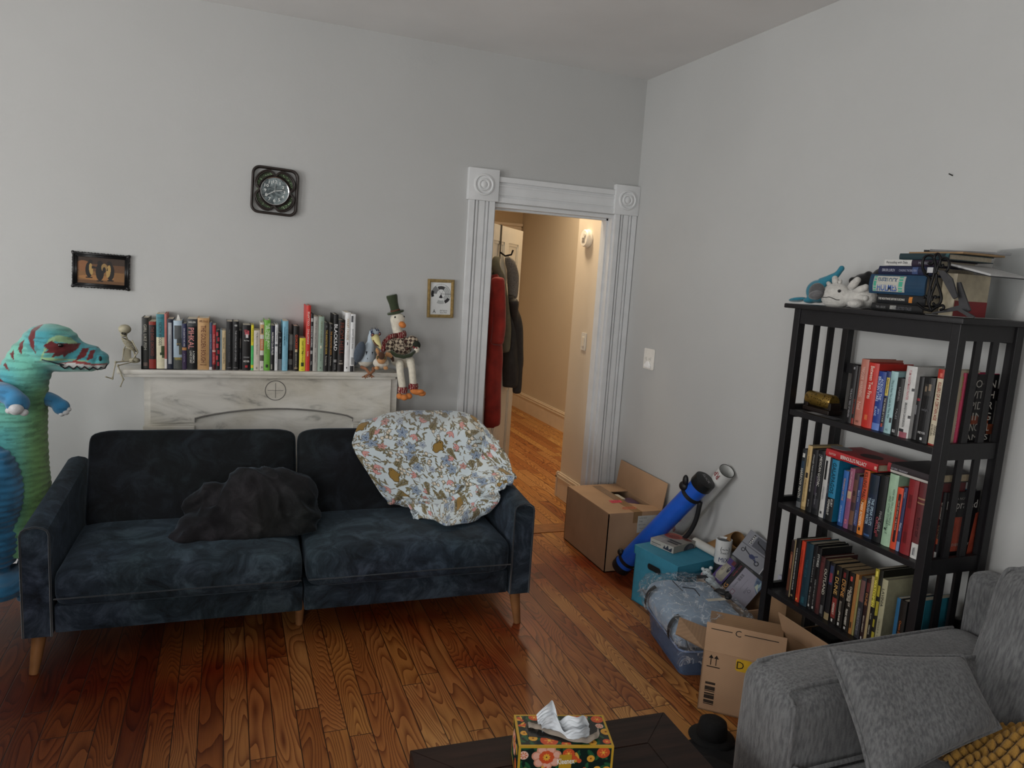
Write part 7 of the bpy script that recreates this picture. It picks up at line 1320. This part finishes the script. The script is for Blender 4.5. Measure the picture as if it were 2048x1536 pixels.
# wrought iron book rest with scrolls
ir = thing('iron_book_rest', 'black wrought iron scroll stand in front of the stacked books', 'iron stand'); IRN = mat('#0e0e10', .45, .2, 60, .5)
def QI(x, y, o=0): return at(*zT(x, y), 0, 2.085+o)
def wire(pts, r=.0042): b.tube(crom([QI(*q) for q in pts], 40), r, 8)
b = MB()
wire([(1255, 605), (1225, 520), (1240, 420), (1275, 300), (1290, 220), (1275, 150), (1235, 130), (1195, 150), (1180, 200), (1185, 250), (1225, 290)]); wire([(1275, 180), (1260, 205), (1240, 205), (1235, 190)]); wire([(1290, 290), (1310, 230), (1335, 170), (1325, 130), (1305, 118), (1285, 135), (1280, 170), (1295, 220), (1300, 260)])
wire([(1325, 215), (1335, 170), (1365, 152), (1395, 165), (1408, 205), (1395, 255), (1360, 290)]); wire([(1325, 200), (1335, 230), (1355, 228), (1350, 208)]); wire([(1180, 240), (1200, 290), (1240, 330), (1245, 420), (1235, 520), (1245, 600)]); wire([(1300, 290), (1300, 350), (1330, 440), (1340, 500), (1325, 545), (1290, 560), (1268, 540)])
wire([(1300, 330), (1280, 400), (1255, 470), (1240, 540)]); wire([(1218, 500), (1208, 480), (1192, 485), (1195, 500)]); wire([(1255, 520), (1268, 490), (1290, 485), (1285, 502)]); wire([(1250, 610), (1300, 575), (1350, 560), (1360, 585), (1330, 600)]); wire([(1245, 605), (1190, 590), (1150, 560), (1130, 540)])
b.build('scroll_wires', IRN, ir, smooth=True)
MB().box(QI(1215, 280, -.006), QI(1275, 235, -.004)).build('price_tag', mat('#a9aaac', .5), ir); 
# folding tablet stand: grey plates
tsd = thing('tablet_stand', 'dark grey folding tablet stand with slanted plates near the iron scrolls', 'tablet stand'); GP = mat('#3a3a3c', .5, .1, 60, .3)
def plate(pts, o, th=.006):
    p = [at(*zT(*q), 0, 2.10+o) for q in pts]; t = bmesh.new(); a_ = [t.verts.new(v) for v in p]; c_ = [t.verts.new(v+Vector((th, 0, 0))) for v in p]; n = len(p); t.faces.new(a_); t.faces.new(c_[::-1])
    for i in range(n): t.faces.new((a_[i], a_[(i+1) % n], c_[(i+1) % n], c_[i]))
    return t
for nm, pts, o in (('upper_plate', [(1305, 255), (1365, 265), (1430, 330), (1470, 465), (1475, 490), (1440, 505), (1425, 480), (1370, 380)], -.02), ('rear_plate', [(1470, 365), (1500, 360), (1585, 600), (1570, 615), (1500, 600), (1250, 635), (1262, 622), (1490, 560)], .0), ('foot_bar', [(1470, 600), (1510, 590), (1622, 655), (1610, 668), (1560, 655)], -.02)):
    b = MB(); b.add(plate(pts, o)); b.build(nm, GP, tsd)
for lab, p0, p1, c in (('dark grey stylus lying across the top of the book stack', (2.17, 1.86), (2.29, 1.71), '#2c2c2e'), ('light grey stylus on the paper folder, crossing the near end of the book stack', (2.15, 1.82), (2.33, 1.675), '#77787a')):
    tag(MB().tube([(*p0, zc+.0105), (*p1, zc+.0105)], .004, 8).build('stylus', mat(c, .4), smooth=40), lab, 'stylus')
b = MB(); b.prism([(0, 0), (.12, 0), (.16, .235), (.03, .225)], .0015, frame((2.385, 1.80, TZ+.0015), (0, -1, 0), (.06, 0, 1))); tag(b.build('clear_sheet', m_clear('#c9cccc', .16, .15, 'acrylic')), 'clear acrylic sheet standing against the wall behind the tablet stand', 'acrylic sheet')
b = MB(); b.box((2.24, 1.66, TZ+.005), (2.36, 1.79, TZ+.0065)); tag(MB().box((2.13, 1.645, TZ+.0002), (2.30, 1.80, TZ+.0016)).build('paper_sheet', mat('#8f9090', .6)), 'sheet of paper under the tablet stand on the bookcase top', 'paper')
t = thing('open_magazine', 'white magazine with black edge lying open on the near end of the book stack', 'magazine')
MB().box((-.08, -.07, 0), (.08, .07, .006), M=Matrix.Translation((2.22, 1.66, TZ+.145)) @ Matrix.Rotation(R(12), 4, 'X')).build('pages', mat('#a3a4a4', .6), t); MB().box((-.081, -.071, -.003), (.081, .071, -.0002), M=Matrix.Translation((2.22, 1.66, TZ+.145)) @ Matrix.Rotation(R(12), 4, 'X')).build('dark_cover', mat('#17171a', .4), t)
# ================================================================= grey sofa, pillow, knit throw
def m_chenille():
    mt, nt, b = nodes('chenille'); L = nt.links.new; tc = N(nt, 'ShaderNodeTexCoord'); mp = N(nt, 'ShaderNodeMapping'); mp.inputs['Scale'].default_value = (70, 70, 14); L(tc.outputs['Object'], mp.inputs[0]); n1 = N(nt, 'ShaderNodeTexNoise', Scale=2.0, Detail=5.0); L(mp.outputs[0], n1.inputs['Vector']); n2 = N(nt, 'ShaderNodeTexNoise', Scale=5.0, Detail=4.0); L(tc.outputs['Object'], n2.inputs['Vector'])
    rp = N(nt, 'ShaderNodeValToRGB'); e = rp.color_ramp.elements; e[0].position = .36; e[0].color = (*lin('#5b5c5e'), 1); e[1].position = .62; e[1].color = (*lin('#777879'), 1); L(n1.outputs['Fac'], rp.inputs['Fac']); mx = N(nt, 'ShaderNodeMix', data_type='RGBA', blend_type='MULTIPLY'); mx.inputs['Factor'].default_value = .35; L(rp.outputs['Color'], mx.inputs['A']); L(n2.outputs['Fac'], mx.inputs['B']); L(mx.outputs['Result'], b.inputs['Base Color'])
    b.inputs['Roughness'].default_value = .95; b.inputs['Sheen Weight'].default_value = .25; b.inputs['Specular IOR Level'].default_value = .1; n3 = N(nt, 'ShaderNodeTexNoise', Scale=190.0, Detail=2.0); L(tc.outputs['Object'], n3.inputs['Vector']); bp = N(nt, 'ShaderNodeBump', Strength=.5, Distance=.004); L(n3.outputs['Fac'], bp.inputs['Height']); L(bp.outputs['Normal'], b.inputs['Normal']); return mt
CH_ = m_chenille(); s2 = thing('grey_sofa', 'grey chenille sofa in the right foreground seen from its arm end', 'sofa')
AX0, AX1, AY0, AY1, AZ = 1.375, 2.27, 1.355, 1.612, .625
t = cushion(AX0, AX1, AY0, AY1, .06, AZ, .07, .004); ar = soft('arm', t, CH_, s2, wr=.004, ws=6)
pr = [(AX0+.004, AY0+.012, .08), (AX0+.004, AY0+.012, AZ-.09), (AX0+.012, AY0+.03, AZ-.035), (AX0+.03, AY0+.05, AZ-.006), (AX0+.3, AY0+.045, AZ+.003), (AX1-.1, AY0+.04, AZ+.003)]
b = MB(); b.tube(crom(pr, 40), .0055, 8); b.build('piping', CH_, ar, smooth=True)
pr = [(AX0+.03, AY1-.06, AZ-.006), (AX0+.3, AY1-.052, AZ-.001), (AX1-.09, AY1-.052, AZ-.001)]
b = MB(); b.tube(crom(pr, 20), .0055, 8); b.build('piping', CH_, ar, smooth=True)
MB().box((AX0+.05, -.55, .05), (2.33, AY0+.02, .27), bev=.02).build('base', CH_, s2, smooth=40)
sc_ = soft('seat_cushion', cushion(AX0+.005, 2.12, .45, AY0-.004, .265, .435, .055, .015), CH_, s2, wr=.005, ws=5)
b = MB(); b.tube(crom([(AX0+.02, .5, .42), (AX0+.018, AY0-.06, .42), (AX0+.03, AY0-.03, .425), (AX0+.07, AY0-.02, .43), (2.0, AY0-.016, .433)], 40), .006, 8); b.build('piping', CH_, sc_, smooth=True)
soft('seat_cushion', cushion(AX0+.005, 2.12, -.5, .446, .265, .435, .055, .015), CH_, s2, wr=.005, ws=5)
MB().box((2.25, -.56, .05), (2.365, AY1-.01, .80), bev=.05, seg=4).build('back_frame', CH_, s2, smooth=60)
MBK = Matrix.Translation((2.01, 0, .47)) @ Matrix.Rotation(R(12), 4, 'Y')
bkc = soft('back_cushion', cushion(0, .21, .62, 1.43, -.03, .47, .09, .03), CH_, s2, MBK, wr=.012, ws=4)
b = MB(); b.tube(crom([(.03, 1.38, -.0), (.03, 1.40, .38), (.05, 1.36, .455), (.06, 1.2, .475), (.05, .7, .475)], 40), .006, 8); b.build('piping', CH_, bkc, smooth=True)
soft('back_cushion', cushion(0, .21, -.22, .60, -.03, .47, .09, .03), CH_, s2, MBK, wr=.012, ws=4)
for x, y in ((AX0+.08, AY1-.07), (2.28, AY1-.07), (AX0+.08, -.45), (2.28, -.45)): MB().lathe([(0, .001), (.022, .001), (.03, .065), (0, .065)], 16, Matrix.Translation((x, y, 0))).build('foot', mat('#1a1410', .5), s2, smooth=40)
# scatter pillow
def pillow(name, label, TL, TR, BL, BR, th, m, cat='pillow', nu=34):
    t = thing(name, label, cat); b = MB(); N0 = ((TR-TL).cross(BL-TL)).normalized()
    if N0.dot(CAM-TL) < 0: N0 = -N0
    def pos(u, v, s):
        p = TL.lerp(TR, u).lerp(BL.lerp(BR, u), v); a, c = 2*u-1, 2*v-1; k = max(0, (1-a**4)*(1-c**4))**.55; pull = -.06*(1-abs(c)**2)*abs(a)**3
        ctr = (TL+TR+BL+BR)/4; p = p+(ctr-p)*(.07*(abs(a)**6*(1-c*c)+abs(c)**6*(1-a*a)))
        return p+N0*s*(th*k+.012*k*nz(p, 7, 3))
    for s in (1, -1): b.grid(lambda u, v: pos(u, v, s), nu, nu)
    bmesh.ops.remove_doubles(b.bm, verts=b.bm.verts[:], dist=.0008); bo = b.build('pillow_body', m, t, smooth=True)
    e = [(i/20, 0) for i in range(20)]+[(1, i/20) for i in range(20)]+[(1-i/20, 1) for i in range(20)]+[(0, 1-i/20) for i in range(20)]
    b = MB(); b.tube([pos(u, v, 0) for u, v in e], .006, 8, close=True); b.build('piping', m, t, smooth=True); return t
pillow('scatter_pillow', 'square grey piped pillow leaning on the arm of the grey sofa', at(1655, 1298, 1, 1.395), at(1925, 1312, 1, 1.30), at(1748, 1585, 1, 1.19), at(2000, 1455, 1, 1.17), .055, CH_)
# chunky mustard throw
def knit(u, v):
    x = 1.78+.36*u; y = .98+.32*v; f = math.exp(-((u-.62)/.42)**2-((v-.35)/.5)**2)
    return Vector((x, y, .447+.13*f+.022*abs(math.sin(u*46+.8*math.sin(v*34)))*abs(math.sin(v*34))+.012*nz((u*4, v*4, 0), 1.5)))
nu, nv = 220, 200; co = np.array([[knit(i/(nu-1), j/(nv-1)) for i in range(nu)] for j in range(nv)])
U_, V_ = np.meshgrid(np.linspace(0, 1, nu), np.linspace(0, 1, nv)); hol = (np.abs(np.sin(U_*46+.8*np.sin(V_*34)))*np.abs(np.sin(V_*34))); cl = np.where((hol < .18)[..., None], np.array(lin('#4a3418')), np.array(lin('#a87f3c')))
kt = gridmesh('knit_throw', co, cl, amat(.95, .2, .6, 300, .2), smooth=True); kt.modifiers.new('t', 'SOLIDIFY').thickness = .01
tag(kt, 'chunky mustard yellow knitted throw bunched on the grey sofa seat', 'blanket')
# ================================================================= coffee table and tissue box
def m_darkwood():
    mt, nt, b = nodes('dark_wood'); L = nt.links.new; tc = N(nt, 'ShaderNodeTexCoord'); mp = N(nt, 'ShaderNodeMapping'); mp.inputs['Scale'].default_value = (2, 26, 26); L(tc.outputs['Object'], mp.inputs[0]); n1 = N(nt, 'ShaderNodeTexNoise', Scale=2.0, Detail=6.0, Distortion=.5); L(mp.outputs[0], n1.inputs['Vector']); rp = N(nt, 'ShaderNodeValToRGB'); rp.color_ramp.elements[0].position = .3; rp.color_ramp.elements[0].color = (*lin('#160d0a'), 1); rp.color_ramp.elements[1].position = .75; rp.color_ramp.elements[1].color = (*lin('#33201a'), 1); L(n1.outputs['Fac'], rp.inputs['Fac']); L(rp.outputs['Color'], b.inputs['Base Color']); b.inputs['Roughness'].default_value = .55; b.inputs['Specular IOR Level'].default_value = .25; bp = N(nt, 'ShaderNodeBump', Strength=.15, Distance=.002); L(n1.outputs['Fac'], bp.inputs['Height']); L(bp.outputs['Normal'], b.inputs['Normal']); return mt
DW = m_darkwood(); TH = .45; ct = thing('coffee_table', 'dark wood coffee table with mitred border in the foreground', 'table', (1.168, 1.635, 0), R(178))
TW_, TL_, BW = .73, 1.05, .115   # local +x runs left along the far edge, +y runs towards the camera
for q, M in (([(0, 0), (TW_, 0), (TW_-BW, BW), (BW, BW)], 0), ([(0, TL_), (0, 0), (BW, BW), (BW, TL_-BW)], 0), ([(TW_, 0), (TW_, TL_), (TW_-BW, TL_-BW), (TW_-BW, BW)], 0), ([(TW_, TL_), (0, TL_), (BW, TL_-BW), (TW_-BW, TL_-BW)], 0)):
    b = MB(); b.prism([(x+(.0008 if x == BW else 0), y) for x, y in q], .045, Matrix.Translation((0, 0, TH-.045)), bev=.0012); b.build('border_board', DW, ct)
n = 7
for i in range(n):
    a_ = BW+.001+(TL_-2*BW-.002)*i/n; MB().box((BW+.001, a_+.0006, TH-.04), (TW_-BW-.001, a_+(TL_-2*BW-.002)/n-.0006, TH-.0008), bev=.0008).build('top_board', DW, ct)
for x, y in ((.02, .02), (TW_-.09, .02), (.02, TL_-.09), (TW_-.09, TL_-.09)): MB().box((x, y, 0), (x+.07, y+.07, TH-.046), bev=.003).build('leg', DW, ct)
MB().box((.05, .05, TH-.10), (TW_-.05, .07, TH-.046)).build('apron', DW, ct)
o_ = Vector((.683, 1.583, 0)); ex = Vector((.221, -.061, 0)).normalized(); ey = Vector((ex.y, -ex.x, 0)); MTB = Matrix.Identity(4)   # origin far-left corner, x right, y towards the camera (left-handed frame avoided below)
WB, DBx, HB_ = .229, .125, .104
MTB = Matrix.Translation(o_-Vector((-ey.x, -ey.y, 0))*DBx*1.0+Vector((0, 0, TH+.0008))) @ Matrix(((ex.x, -ey.x, 0, 0), (ex.y, -ey.y, 0, 0), (0, 0, 1, 0), (0, 0, 0, 1)))
tbx = thing('tissue_box', 'tissue box with folk flower print and yellow edges on the coffee table', 'tissue box'); tbx.matrix_basis = MTB
def folk(W_, H_, seed, border=7, place=None):
    rnd = random.Random(seed); cv = Cv(W_, H_, '#10201c')
    for i in range(W_*H_//900):
        x, y, a, s = rnd.uniform(0, W_), rnd.uniform(0, H_), rnd.uniform(0, 6.3), rnd.uniform(12, 20); cv.ell(x, y, s, s*.42, '#1d4a30', a); cv.line([(x-math.cos(a)*s, y-math.sin(a)*s), (x+math.cos(a)*s, y+math.sin(a)*s)], .6, '#2f6a40')
    def big(x, y, s):
        for k in range(7):
            a = k*.8976+.3; cv.ell(x+math.cos(a)*s*.7, y+math.sin(a)*s*.6, s*.36, s*.34, '#c98a72'); cv.ell(x+math.cos(a)*s*.68, y+math.sin(a)*s*.58, s*.27, s*.25, '#d8a594')
        for k in range(9): a = k*.698; cv.ell(x+math.cos(a)*s*.34, y+math.sin(a)*s*.3, s*.2, s*.2, '#c24f2a')
        for k in range(9): a = k*.698+.3; cv.ell(x+math.cos(a)*s*.16, y+math.sin(a)*s*.16, s*.11, s*.06, '#d9a23a', a)
    def disc(x, y, s): cv.ell(x, y, s, s*.95, '#d29a38'); cv.ell(x, y, s*.3, s*.3, '#b3702a'); cv.ell(x, y, s*.15, s*.15, '#4a2a14')
    def poppy(x, y, s): cv.ell(x, y, s, s*.9, '#c2502c'); [cv.ell(x+math.cos(k*1.05)*s*.4, y+math.sin(k*1.05)*s*.4, s*.18, s*.1, '#d9823a', k*1.05) for k in range(6)]; cv.ell(x, y, s*.2, s*.2, '#dcb24a')
    def tulip(x, y, s, a):
        for d_ in (-.6, -.2, .2, .6): cv.ell(x+math.cos(a+d_)*s*.7, y+math.sin(a+d_)*s*.7, s*.6, s*.2, '#d09a40' if abs(d_) > .4 else '#c2502c', a+d_)
        cv.ell(x, y, s*.3, s*.3, '#c2502c')
    def slice_(x, y, s):
        cv.ell(x, y, s, s*.95, '#d8b5a5')
        for k in range(7): cv.ell(x+math.cos(k*.9)*s*.55, y+math.sin(k*.9)*s*.5, s*.3, s*.12, '#c2603a', k*.9)
    fs = dict(b=big, d=disc, p=poppy, t=tulip, s=slice_)
    for k, *a in place: fs[k](*a)
    bd = '#b8922f'; cv.rect(0, 0, W_, border, bd); cv.rect(0, H_-border, W_, H_, bd); cv.rect(0, 0, border, H_, bd); cv.rect(W_-border, 0, W_, H_, bd); return cv
front_f = [('b', 95, 105, 48), ('p', 168, 118, 20), ('t', 205, 92, 26, 2.6), ('d', 244, 100, 13), ('p', 285, 122, 22), ('s', 18, 112, 16), ('t', 225, 60, 28, 3.9), ('d', 268, 60, 13), ('d', 25, 50, 18), ('t', 80, 45, 24, .8), ('p', 178, 50, 14), ('b', 150, 12, 30), ('d', 300, 58, 14), ('p', 60, 12, 18), ('d', 215, 15, 14), ('b', 270, 10, 28)]
top_f = [('t', 25, 140, 20, 2.3), ('p', 70, 158, 20), ('b', 230, 155, 30), ('p', 292, 148, 22), ('s', 292, 110, 14), ('d', 308, 78, 18), ('t', 15, 112, 20, .2), ('d', 25, 70, 13), ('d', 52, 42, 15), ('p', 105, 30, 30), ('p', 160, 12, 16), ('d', 250, 20, 15), ('p', 300, 25, 14), ('p', 130, 160, 16)]
PRT = amat(.4, 0, 0, 50, .05, .1); YLE = mat('#a8832a', .45, .08, 30)
MB().box((.0006, .0006, 0), (WB-.0006, DBx-.0006, HB_-.0006)).build('box_body', YLE, tbx)
panel('printed_front', folk(320, 146, 2, 8, front_f), WB, HB_, PRT, tbx, frame((WB/2, 0, HB_/2), (1, 0, 0), (0, 0, 1)))
panel('printed_back', folk(160, 73, 3, 4, [('b', 40, 40, 24), ('d', 80, 30, 10), ('p', 120, 40, 16)]), WB, HB_, PRT, tbx, frame((WB/2, DBx, HB_/2), (-1, 0, 0), (0, 0, 1)))
for x, X in ((0, (0, -1, 0)), (WB, (0, 1, 0))): panel('printed_end', folk(90, 73, 4, 4, [('b', 30, 40, 22), ('d', 65, 50, 9), ('p', 60, 18, 12)]), DBx, HB_, PRT, tbx, frame((x, DBx/2, HB_/2), X, (0, 0, 1)))
panel('printed_top', folk(320, 175, 5, 8, top_f), WB, DBx, PRT, tbx, Matrix.Translation((WB/2, DBx/2, HB_)))
b = MB(); b.prism([(.028, .036), (.02, .062), (.028, .092), (.10, .098), (.195, .094), (.205, .06), (.195, .03), (.16, .012), (.11, .014), (.07, .03)], .0005, Matrix.Translation((0, 0, HB_+.0002))); b.build('film_window', mat('#2c2a28', .25, .3, 20), tbx)
b = MB(); pts = crom([(.03, .075, .004), (.045, .066, .008), (.08, .05, .006), (.12, .026, .004), (.16, .016, .004), (.19, .028, .006), (.196, .045, .008)], 40)
b.grid(lambda u, v: pts[min(int(u*39+.5), 39)]+Vector((.004*math.sin(u*14), .022*(v-.5)+.0015*math.sin(u*60)*v, HB_+.003*math.sin(v*3)+.0015*math.sin(u*33))), 40, 6); b.build('torn_card_flap', mat('#8f8478', .85, .08, 60), tbx, smooth=True)
def tis(u, v):
    x = .055+.12*u; h = (.055*math.exp(-abs((u-.22)/.2)**2.5)+.03*math.exp(-abs((u-.74)/.22)**3)+.014)*v**.9; y = .058+.016*math.sin(u*5+1)*(1-.3*v)+.006*math.sin(u*21+v*2)*v+.010*(v-.5)
    return Vector((x+.006*v*math.sin(u*9)-.006*v*(1-u), y+.004*nz((u*5, v*5, 0), 2), HB_+.001+h+.003*v*nz((u*9, 0, 0), 1)))
b = MB(); b.grid(tis, 60, 30); ti = b.build('tissue', mat('#ccd1d6', .9, .03, 30), tbx, smooth=True)
b = MB(); b.grid(lambda u, v: tis(.02+.95*u, v*.6)+Vector((.004, -.018+.008*math.sin(u*8), 0)), 50, 24); b.build('tissue_fold', mat('#c3c9cf', .9, .03, 30), tbx, smooth=True)
lg = MB().box((WB*.43, -.0012, .03), (WB*.56, -.0004, .082)).build('logo_patch', mat('#b08a28', .4, .08, 30), tbx)
text('logo_lettering', 'Kleenex', .042, .016, mat('#e6e4dc', .4), lg, frame((WB*.5, -.0018, .066), (1, 0, .06), (0, 0, 1)), bold=.015)
# ================================================================= light
def area(name, loc, rot, sx, sy, e, c):
    l = bpy.data.lights.new(name, 'AREA'); l.shape = 'RECTANGLE'; l.size, l.size_y, l.energy, l.color = sx, sy, e, c
    o = bpy.data.objects.new(name, l); COL.objects.link(o); o.location = loc; o.rotation_euler = rot; return o
for (a0, a1, z0, z1), e_ in zip(WL, E_LEFT): area('window_daylight', (XL-.08, (a0+a1)/2, (z0+z1)/2), (R(90), 0, R(-90)), a1-a0, z1-z0, e_, (1, .985, .96))
for a0, a1, z0, z1 in WF: area('window_daylight', ((a0+a1)/2, YF-.08, (z0+z1)/2), (R(-90), 0, R(180)), a1-a0, z1-z0, E_FRONT, (1, .985, .96))
l = bpy.data.lights.new('hall_light', 'AREA'); l.shape = 'DISK'; l.size = .3; l.energy = E_HALL; l.color = (1, .82, .58)
o = bpy.data.objects.new('hall_light', l); COL.objects.link(o); o.location = (1.98, 4.9, 2.8)
l = l.copy(); l.energy = E_HALL*1.2; o = bpy.data.objects.new('hall_light', l); COL.objects.link(o); o.location = (2.7, 6.6, 2.8)  # second hall light, added to brighten the far hall wall
w = bpy.data.worlds.new('world'); bpy.context.scene.world = w; w.use_nodes = True
bg = w.node_tree.nodes['Background']; bg.inputs['Color'].default_value = (.75, .85, 1, 1); bg.inputs['Strength'].default_value = .6
sc = bpy.context.scene; sc.view_settings.view_transform = 'Standard'; sc.view_settings.look = LOOK; sc.view_settings.exposure = EXPO
